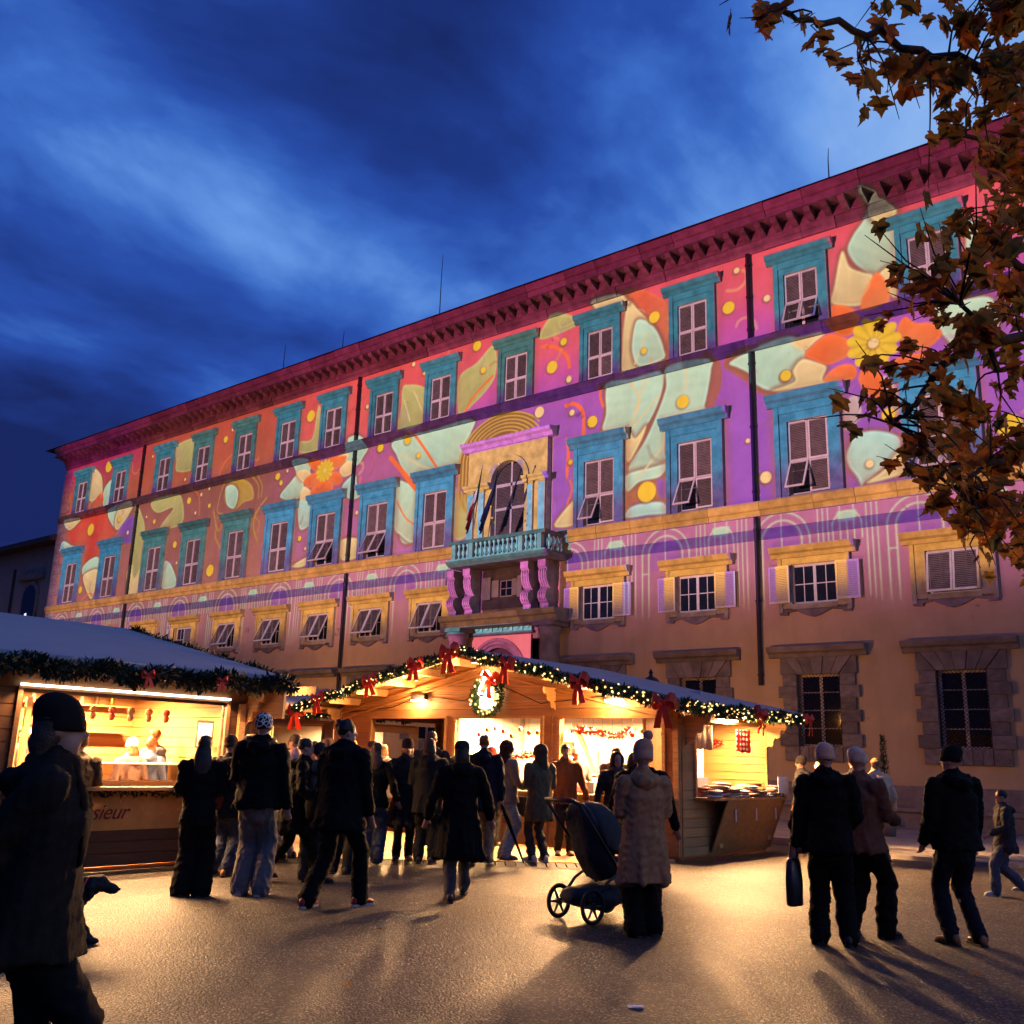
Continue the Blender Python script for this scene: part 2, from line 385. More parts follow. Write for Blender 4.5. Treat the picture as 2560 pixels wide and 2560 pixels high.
def surround_mz():
    m = MB()
    for s in (-1, 1): m.box(*sorted((s*.675, s*.95)), -.08, -.002, 5.98, 7.26); m.box(*sorted((s*.955, s*1.07)), -.11, -.002, 5.86, 7.46)
    m.box(-.95, .95, -.08, -.002, 7.262, 7.46); m.box(-.67, .67, -.09, -.002, 5.95, 6.095)
    return m.mesh('surround', STONE)
APRON = MB().prism([(-1.06, 5.96), (-1.06, 5.80), (-.82, 5.78), (-.80, 5.86), (-.55, 5.90), (-.40, 5.82), (-.22, 5.74), (-.05, 5.70), (.12, 5.74), (.30, 5.82), (.48, 5.90), (.80, 5.86), (.82, 5.80), (1.06, 5.80), (1.06, 5.948), (.67, 5.948), (-.67, 5.948)], -.09, -.003, 'y').mesh('apron', STONE_D)
def shutter(wd, ht, nsl, depth=.035):
    """hinged louvre panel, origin at its top centre; frame + slats joined"""
    m = MB(); f = .055
    for s in (-1, 1): m.box(*sorted((s*(wd/2-f), s*wd/2)), -depth/2, depth/2, -ht, 0)
    m.box(-wd/2+f, wd/2-f, -depth/2, depth/2, -f, 0); m.box(-wd/2+f, wd/2-f, -depth/2, depth/2, -ht, -ht+f)
    fr = m.mesh('shutter', PAINT_W)
    s2 = MB(); k = (ht-2*f)/nsl
    for i in range(nsl):
        z = -f-k*(i+.5)
        s2.prism([(-depth*.42, z-k*.42), (-depth*.34, z-k*.46), (depth*.42, z+k*.40), (depth*.34, z+k*.46)], -wd/2+f+.002, wd/2-f-.002, 'x')
    return fr, s2.mesh('louvre', SLAT)
def add_shutter(sh, parent, x, y, z, tilt=0, rz=0):
    o = O('shutter', sh[0], parent, (x, y, z), (tilt, 0, rz)); O('louvre', sh[1], None).parent = o
    return o
SH_PU, SH_PL = shutter(.60, 1.24, 22), shutter(.60, 1.00, 18)
SH_UU, SH_UL = shutter(.52, .98, 18), shutter(.52, .82, 15)
SH_MZ = shutter(.65, 1.12, 20); PAINT_P = mat('pale_shutter_paint', (.70, .66, .60), .55, .06, 12, .05, 80); _pw, _sl, PAINT_W, SLAT = PAINT_W, SLAT, PAINT_P, PAINT_P; SH_MO = shutter(.66, 1.10, 20, .03); PAINT_W, SLAT = _pw, _sl
def sash(hw, z0, z1, bars=1, rows=3, y=.10):
    m = MB(); m.box(-hw, -hw+.06, y, y+.05, z0, z1); m.box(hw-.06, hw, y, y+.05, z0, z1); m.box(-hw+.06, hw-.06, y, y+.05, z0, z0+.06); m.box(-hw+.06, hw-.06, y, y+.05, z1-.06, z1)
    m.box(-.045, .045, y-.005, y+.05, z0+.06, z1-.06)
    for s in (-1, 1):
        xa, xb = sorted((s*.045, s*(hw-.06))); 
        for b_ in range(bars): xc = xa+(xb-xa)*(b_+1)/(bars+1); m.box(xc-.014, xc+.014, y+.005, y+.04, z0+.06, z1-.06)
        for q in range(1, rows): zc = z0+(z1-z0)*q/rows; m.box(xa, xb, y+.006, y+.039, zc-.014, zc+.014)
    return m.mesh('window', PAINT_W)
def pane(hw, z0, z1, y=.135): return MB().box(-hw+.02, hw-.02, y, y+.008, z0+.02, z1-.02).mesh('pane', GLASS)
SU_PN, SU_UP, SU_MZ = surround_pn(), surround_up(), surround_mz()
HD_PN, HD_UP, HD_MZ, HD_GR = hood(1.23, 12.185, 12.56), hood(1.08, 16.965, 17.28, .26), hood(1.27, 7.465, 7.79, .28), hood(1.42, 4.56, 4.86, .34, STONE_D)
WN_PN, WN_UP, WN_MZ, WN_GR = sash(.62, 9.38, 11.66, 0, 3), sash(.54, 14.70, 16.52, 0, 3), sash(.67, 6.10, 7.25, 1, 2, .03), sash(.60, 2.10, 4.08, 0, 4, .12)
PN_PANE, UP_PANE, MZ_PANE, GR_PANE = pane(.62, 9.38, 11.66), pane(.54, 14.7, 16.52), pane(.67, 6.1, 7.25, .05), pane(.6, 2.1, 4.08, .15)
CURT_L = MB().box(-.60, -.06, .085, .10, 6.17, 7.19).mesh('curtain', CURTAIN); CURT_R = MB().box(.06, .60, .085, .10, 6.17, 7.19).mesh('curtain', CURTAIN)
def win(me, x): return PO(O('window', me, None, (x, 0, 0)))
def kid(n, me, par, loc=(0, 0, 0), rot=(0, 0, 0)): return O(n, me, par, loc, rot)
for i, x in enumerate(BAY):
    # upper storey
    o = win(WN_UP, x); kid('pane', UP_PANE, o); kid('surround', SU_UP, o); kid('hood', HD_UP, o)
    for s in (-1, 1):
        add_shutter(SH_UU, o, s*.265, .015, 16.51); add_shutter(SH_UL, o, s*.265, .0 if i != 12 else -.01, 15.53, R(-24) if i == 12 else 0)
    if i == 9: continue
    # main storey
    o = win(WN_PN, x); kid('pane', PN_PANE, o); kid('surround', SU_PN, o); kid('hood', HD_PN, o)
    op = {6: (1, 1), 7: (1, 1), 10: (1, 0), 11: (1, 0), 12: (1, 0), 13: (1, 1)}.get(i, (0, 0))
    for s, k in ((-1, 0), (1, 1)):
        add_shutter(SH_PU, o, s*.305, .015, 11.65); add_shutter(SH_PL, o, s*.305, .012, 10.40, R(-27) if op[k] else 0)
    # mezzanine
    o = win(WN_MZ, x); kid('pane', MZ_PANE, o); kid('surround', SU_MZ, o); kid('hood', HD_MZ, o); kid('apron', APRON, o)
    if i in (10, 11, 12):
        for s in (-1, 1): add_shutter(SH_MO, o, s*1.02, -.115-(.03 if s < 0 else .05), 7.235, 0, R(6)*s)
        if i == 11: kid('curtain', CURT_R, o); kid('curtain', CURT_L, o)
        if i == 12: kid('curtain', CURT_L, o)
    elif i == 3:
        for s in (-1,): add_shutter(SH_MO, o, -1.02, -.14, 7.235, 0, R(-8))
        add_shutter(SH_MZ, o, .33, -.01, 7.235)
    elif i in (0, 1, 2):
        for s in (-1, 1): add_shutter(SH_MZ, o, s*.33, -.01, 7.235)
    else:
        for s in (-1, 1): add_shutter(SH_MZ, o, s*.33, -.01, 7.235, R(-25 if i < 13 else -9))
# --- ground floor windows with rusticated surrounds and iron lattice
VOUS = []
def gr_window(x, full, lit):
    o = win(WN_GR, x); kid('pane', GR_PANE, o); kid('hood', HD_GR, o)
    if lit:
        for (dx, z) in ((-.30, 2.95), (.16, 2.98)):
            m = MB()
            for k in range(6): m.ell((dx+rr.uniform(-.05, .05), .17, z-k*.05+rr.uniform(-.02, .02)), (rr.uniform(.012, .03), .01, rr.uniform(.012, .03)), 6, 4)
            m.build('chandelier_glint', LITW, o)
    z = 1.70; rz = [1.70, 2.10, 2.44, 2.77, 3.10, 3.43, 3.76, 4.08]
    for k, (a, b) in enumerate(zip(rz, rz[1:])):
        for s in (-1, 1):
            ow = (1.16 if k % 2 else 1.04); pr = .13 if k % 2 else .10
            bx('quoin_stone', STONE_D, o, *sorted((s*.625, s*ow)), -pr, -.002, a+.006, b-.006)
    if not full: return
    for k in range(5):                       # flat arch of five wedge stones
        def e(t, up): return (-1+2*t)*((.98 if up else .60))
        a, b = k/5, (k+1)/5; q = .008
        pts = [(e(a, 0)+q, 4.085), (e(b, 0)-q, 4.085), (e(b, 1)-q, 4.555), (e(a, 1)+q, 4.555)]
        MB().prism(pts, -.13-(.03 if k == 2 else 0), -.002, 'y').build('wedge_stone', STONE_D, o)
    for sd in (-1, 1): MB().prism([(sd*.622, 4.085), (sd*1.10, 4.085), (sd*1.10, 4.555), (sd*.99, 4.555)], -.10, -.002, 'y').build('quoin_stone', STONE_D, o)
    for k in range(5):
        bx('apron_stone', STONE_D, o, -.60+k*.242, -.60+k*.242+.228, -.08, -.002, 1.70, 2.09)
    gm = MB(); n = 13
    for d in (-1, 1):
        for k in range(-n, 2*n):
            x0 = -.60+k*.1; z0 = 2.10; z1 = 4.08; xa, za, xb, zb = x0, z0, x0+d*(z1-z0), z1
            # clip to the opening
            def cl(t): return (xa+(xb-xa)*t, za+(zb-za)*t)
            t0, t1 = 0, 1
            for lo, hi, p, dlt in ((-.60, .60, xa, xb-xa),):
                ta, tb = (lo-p)/dlt, (hi-p)/dlt
                t0, t1 = max(t0, min(ta, tb)), min(t1, max(ta, tb))
            if t1-t0 < .02: continue
            (ax, az), (bx_, bz) = cl(t0), cl(t1)
            gm.tube([(ax, -.035-.006*d, az), (bx_, -.035-.006*d, bz)], .0085, 4)
    for s in (-1, 1): gm.box(*sorted((s*.585, s*.605)), -.05, -.025, 2.10, 4.08)
    gm.build('lattice_grille', IRON, o)
for i, x in enumerate(BAY):
    if i != 9: gr_window(x, i >= 7, i == 13)
# --- drainpipes
for x in (-12.53, -30.95, -48.25):
    seg = [(17.6, 14.66), (14.2, 9.32), (8.83, 3.8 if x > -20 else .2)]
    pm = MB()
    for a, b in seg: pm.tube([(x, -.12, a), (x, -.12, (a+b)/2), (x, -.12, b)], [.065]*3, 10)
    for a, b in seg:
        for z in np.linspace(a-.4, b+.3, 3): pm.tube([(x, -.12, z-.03), (x, -.12, z+.03)], .085, 10)
    PO(pm.build('drainpipe', PIPE))
# corner quoins at the far end
for k in range(27):
    PO(bx('quoin_stone', STONE, None, XL-.05, XL+(1.0 if k % 2 else .7), -.06, .5, .62+k*.62+.006, .62+(k+1)*.62-.006)) if .62+(k+1)*.62 < 17.5 else None

# --- portal, balcony and the arched window above it
XC = -22.25
PT = PO(empty('portal', (XC, 0, 0)))
def pp(o):  # o built in local portal coordinates
    o.parent = PT; return o
m = MB().box(-2.95, -2.55, -.5, 0, .13, 6.2)
for s in (-1, 1):
    xx = s*2.0
    pp(MB().lathe([(.44, .13), (.44, .35), (.37, .42), (.36, 1.2), (.37, 3.0), (.33, 5.62), (.37, 5.68), (.41, 5.80), (.42, 5.895)], 20, (-1.88 if s < 0 else 2.32, -.5, 0)).build('column', STONE_D, None, True))
    pp(MB().box(*((-2.36, -1.40) if s < 0 else (1.84, 2.80)), -.95, -.02, 5.90, 6.04).build('capital', STONE_D))
pp(MB().prism([(-.02, 6.045), (-.85, 6.045), (-.88, 6.25), (-.98, 6.30), (-1.02, 6.48), (-.02, 6.54)], -2.45, 2.85, 'x').build('entablature', STONE_D))
fz = pp(MB().box(-2.05, 1.25, -.14, -.005, 5.90, 6.22).build('frieze', STONE))
for k in range(7):
    xk = -2.0+k*.465
    pp(MB().box(xk, xk+.09, -.19, -.142, 5.92, 6.20).build('triglyph', STONE))
    if k < 7: pp(MB().lathe([(.10, 0), (.10, .02), (.06, .04), (.03, .03)], 12, (0, 0, 0)).build('rosette', STONE, None, True, (xk+.27, -.15, 6.06), (R(90), 0, 0)))
pp(MB().box(-2.1, 1.3, -.16, -.006, 5.80, 5.895).build('dentil_band', STONE_D))
# pink panel over the door arch
def arc(cx, cz, r, a0, a1, n): return [(cx+r*math.cos(a0+(a1-a0)*k/n), cz+r*math.sin(a0+(a1-a0)*k/n)) for k in range(n+1)]
DCX, DCZ, DR = -.32, 4.35, 1.0
pts = [(-1.95, 2.0)]+[(-1.95, 5.78), (1.2, 5.78), (1.2, 2.0)]+[(DCX+DR+.35, 2.0)]+arc(DCX, DCZ, DR+.35, 0, PI, 18)+[(DCX-DR-.35, 2.0)]
pp(MB().prism(pts, -.10, -.004, 'y').build('portal_panel', PLASTER))
for k, (ra, rb, d) in enumerate(((1.0, 1.12, .06), (1.125, 1.24, .11), (1.245, 1.345, .15))):
    pts = arc(DCX, DCZ, rb, 0, PI, 20)+[(DCX-rb, .13), (DCX-ra, .13)]+arc(DCX, DCZ, ra, PI, 0, 20)+[(DCX+ra, .13), (DCX+rb, .13)]
    pp(MB().prism(pts, -d, -.003, 'y').build('arch_moulding', STONE_D))
pp(MB().box(DCX-1.0, DCX+1.0, .12, .2, .13, 5.35).build('door', mat('dark_wood_door', (.03, .022, .016), .6, .3, 6)))
# four scroll brackets
def scroll():
    P = [(a_, b_-.19) for a_, b_ in [(-.02, 8.42), (-.66, 8.42), (-.66, 8.20), (-.58, 8.12), (-.62, 7.98), (-.58, 7.72), (-.44, 7.52), (-.34, 7.45), (-.50, 7.42), (-.62, 7.30), (-.64, 7.12), (-.54, 6.98), (-.44, 6.92), (-.46, 6.76), (-.02, 6.76)]]
    m = MB().prism(P, -.17, .17, 'x')
    for dx in (-.10, 0, .10): m.tube([(dx, -.64, 7.91), (dx, -.60, 7.56), (dx, -.47, 7.36)], .03, 6); m.tube([(dx, -.53, 7.23), (dx, -.66, 7.06), (dx, -.60, 6.83)], .028, 6)
    return m.mesh('scroll_bracket', STONE)
SCR = scroll()
for x in (-2.25, -1.45, 1.25, 2.02): pp(O('scroll_bracket', SCR, None, (x, 0, 0)))
pp(MB().box(-3.1, 2.05, -.03, -.003, 6.76, 8.45).build('portal_back', STONE_D))
# little window with folding shutters between the brackets
lw = pp(MB().box(-.31, -.27, -.06, -.032, 7.17, 7.78).box(.23, .27, -.06, -.032, 7.17, 7.78).box(-.27, .23, -.06, -.032, 7.17, 7.21).box(-.27, .23, -.06, -.032, 7.74, 7.78).box(-.035, -.005, -.06, -.032, 7.21, 7.74).box(-.27, .23, -.055, -.033, 7.46, 7.49).build('window', PAINT_W))
O('pane', MB().box(-.27, .23, -.038, -.031, 7.2, 7.75).mesh('pane', GLASS), lw)
for a, b, c, d, y in ((-1.08, -.70, 7.10, 7.92, -.16), (-.68, -.36, 7.18, 7.80, -.10), (.30, .56, 7.2, 7.80, -.10), (.60, .80, 7.1, 7.86, -.2)):
    O('shutter', MB().box(a, b, y, y+.03, c, d).mesh('shutter', PAINT_W), lw)
# balcony
BAL = PO(empty('balcony', (XC, 0, 0)))
def bb(o): o.parent = BAL; return o
BX0, BX1, BY = -1.88, 2.56, -1.22
bb(MB().prism([(-.0, 8.235), (BY+.15, 8.235), (BY, 8.34), (BY-.05, 8.42), (-.0, 8.42)], BX0-.08, BX1+.08, 'x').build('balcony_slab', STONE_D))
bb(MB().box(BX0, BX1, BY, BY+.2, 9.03, 9.16).box(BX0, BX0+.2, BY+.202, -.26, 9.03, 9.16).box(BX1-.2, BX1, BY+.202, -.26, 9.03, 9.16).build('handrail', STONE_D))
bb(MB().box(BX0, BX1, BY+.01, BY+.19, 8.422, 8.49).build('plinth', STONE))
BALU = MB().lathe([(r_, 8.492+(z_-8.742)*.872) for r_, z_ in [(.055, 8.742), (.055, 8.79), (.03, 8.82), (.028, 8.86), (.062, 8.95), (.066, 9.0), (.03, 9.12), (.026, 9.2), (.05, 9.26), (.055, 9.30), (.055, 9.358)]], 10).mesh('baluster', MARBLE, True)
nb = 20
for k in range(nb):
    xk = BX0+.25+(BX1-BX0-.5)*k/(nb-1)
    if k in (0, 4, 15, 19): bb(MB().box(xk-.09, xk+.09, BY+.012, BY+.188, 8.492, 9.028).build('pedestal', STONE))
    else: bb(O('baluster', BALU, None, (xk, BY+.1, 0)))
for k in range(4): bb(O('baluster', BALU, None, (BX1-.1, BY+.38+k*.22, 0))); bb(O('baluster', BALU, None, (BX0+.1, BY+.38+k*.22, 0)))
# arched window with its framed surround
AE = PO(empty('balcony_window', (XC, 0, 0)))
def ae(o): o.parent = AE; return o
ACX, ACZ, AR = .06, 11.45, .78
pts = [(-1.92, 9.31), (-1.92, 12.86), (1.86, 12.86), (1.86, 9.31), (ACX+AR, 9.31)]+arc(ACX, ACZ, AR, 0, PI, 20)+[(ACX-AR, 9.31)]
ae(MB().prism(pts, -.24, -.003, 'y').build('frame', STONE))
pts = arc(ACX, ACZ, AR+.22, 0, PI, 20)+arc(ACX, ACZ, AR, PI, 0, 20)
ae(MB().prism(pts, -.31, -.243, 'y').build('archivolt', STONE))
ae(MB().prism([(-.003, 12.865), (-.28, 12.865), (-.33, 13.0), (-.46, 13.06), (-.50, 13.18), (-.003, 13.24)], -2.2, 2.12, 'x').build('cornice', STONE))
for s in (-1, 1):
    for xa, xb in ((1.02, 1.28), (1.52, 1.84)):
        a, b = sorted((s*xa+.02*s, s*xb))
        ae(MB().box(a, b, -.33, -.243, 9.31, 11.18).box(a-.03, b+.03, -.36, -.243, 11.182, 11.24).build('pilaster', STONE))
    a, b = (ACX+AR+.01, 2.02) if s > 0 else (-2.08, ACX-AR-.01)
    ae(MB().prism([(-.243, 11.245), (-.38, 11.245), (-.40, 11.33), (-.48, 11.38), (-.50, 11.46), (-.243, 11.5)], a, b, 'x').build('impost', STONE))
wn = ae(MB().box(ACX-AR, ACX-AR+.06, -.02, .04, 9.5, ACZ).box(ACX+AR-.06, ACX+AR, -.02, .04, 9.5, ACZ).box(-.04+ACX, .04+ACX, -.03, .04, 9.5, ACZ+AR).box(ACX-AR, ACX+AR, -.03, .04, 11.32, 11.44).box(ACX-AR, ACX+AR, -.03, .04, 10.42, 10.52).build('window', PAINT_W))
lm = MB()
for k in range(50):
    z = 9.55+k*.054
    hw = AR-.05 if z < ACZ else math.sqrt(max(.0, (AR-.03)**2-(z-ACZ)**2))
    if hw < .1: continue
    for a, b in ((-hw, -.05), (.05, hw)): lm.prism([(-.015, z-.022), (-.010, z-.026), (.03, z+.02), (.025, z+.026)], ACX+a, ACX+b, 'x')
O('louvre', lm.mesh('louvre', SLAT), wn)
O('pane', MB().box(ACX-AR+.02, ACX+AR-.02, .06, .07, 9.5, 12.25).mesh('pane', GLASS), wn)

# --- flags on the balcony (poles lean out from the rail)
def flag(name, label, base, top, mats, drop, wdt):
    r_ = empty(name, base); setk(r_, label, 'flag', 'balcony flags'); d = Vector(top)-Vector(base)
    MB().tube([(0, 0, 0), tuple(d)], .018, 8).build('pole', STONE_D, r_); MB().ell(tuple(d), (.035, .035, .06), 8, 6).build('finial', MARBLE, r_)
    nS = len(mats); nu, nv = 24, 14
    for si in range(nS):
        m = MB(); rows = []; k = nu//nS+1
        for thick in (0, .006):
            for j in range(nv+1):
                v = j/nv
                for i in range(k):
                    u = (si+i/(nu//nS))/nS
                    # cloth tied along the upper pole, its fly end falling down and back
                    p = d*(.97-.36*v)+Vector((-.34*u*wdt+.035*math.sin(v*17+u*4)*u, .12*math.sin(v*13+u*3)*u+thick-.02*u, -drop*u*(1-.25*v)))
                    rows.append(tuple(p))
        m.v = rows; off = (nv+1)*k
        for j in range(nv):
            for i in range(k-1):
                a = j*k+i; m.f += [(a, a+1, a+k+1, a+k), (off+a, off+a+k, off+a+k+1, off+a+1)]
        m.build('cloth', mats[si], r_, True)
    return r_
fg, fwh, frd, fbl = mat('flag_green', (.02, .16, .05), .8, .1), mat('flag_white', (.65, .65, .62), .8, .05), mat('flag_red', (.40, .02, .02), .8, .1), mat('flag_blue', (.012, .022, .13), .8, .15)
flag('flag', 'green, white and red flag hanging furled from a balcony pole', (XC-.80, -1.15, 9.05), (XC+.22, -1.9, 11.55), [fg, fwh, frd], 1.75, 1.5)
f2 = flag('flag', 'dark blue flag with gold stars beside the striped flag on the balcony', (XC-.05, -1.15, 9.05), (XC+1.05, -1.95, 11.5), [fbl], 1.85, 1.9)
sg = mat('star_gold', (.65, .45, .04), .6, .1)
for (dx, dz) in ((.05, -1.2), (.12, -1.62), (.28, -1.38), (.26, -1.8)):
    pts = [((.055 if k % 2 == 0 else .022)*math.sin(PI*k/5), (.055 if k % 2 == 0 else .022)*math.cos(PI*k/5)) for k in range(10)]
    MB().prism(pts, -.004, .004, 'y').build('star', sg, f2, False, (.62+dx, -.55-.12, 2.2+dz))

# --- the lower, unlit neighbour on the far left
NB = empty('neighbouring_building', (-66, 0, 0)); setk(NB, 'dark lower building with an arched window at the far left of the palace', 'building')
dk = mat('dull_plaster', (.30, .25, .22), .9, .15, 1.0, .3, 20)
MB().box(-12, 8.6, .6, 14, 0, 13.6).build('wall', dk, NB)
MB().poly([(-13, -.3, 13.6), (9, -.3, 13.6), (9, 8, 16.2), (-13, 8, 16.2)]).poly([(-13, 16, 13.6), (-13, 8, 16.2), (9, 8, 16.2), (9, 16, 13.6)]).poly([(9, -.3, 13.6), (9, 16, 13.6), (9, 8, 16.2)]).box(-13, 9, -.3, .5, 13.3, 13.59).build('roof', ROOFT, NB)
wnd = MB().prism(arc(5.4, 10.2, 1.05, 0, PI, 14)+[(4.35, 7.5), (6.45, 7.5)], .48, .598, 'y').build('window', STONE_D, NB)
O('pane', MB().prism(arc(5.4, 10.2, .8, 0, PI, 14)+[(4.6, 7.7), (6.2, 7.7)], .455, .478, 'y').mesh('pane', GLASS), wnd)
O('lit_pane', MB().prism([(5.15, 8.2), (5.5, 8.15), (5.55, 8.8), (5.4, 9.25), (5.2, 9.2), (5.22, 8.7)], .43, .452, 'y').mesh('lit_pane', LITW), wnd)
MB().tube([(2.9, .5, .2), (2.9, .5, 12.2)], .07, 8).build('drainpipe', PIPE, NB)
MB().box(3.9, 6.9, .3, .596, 11.3, 11.7).build('hood', STONE_D, NB)

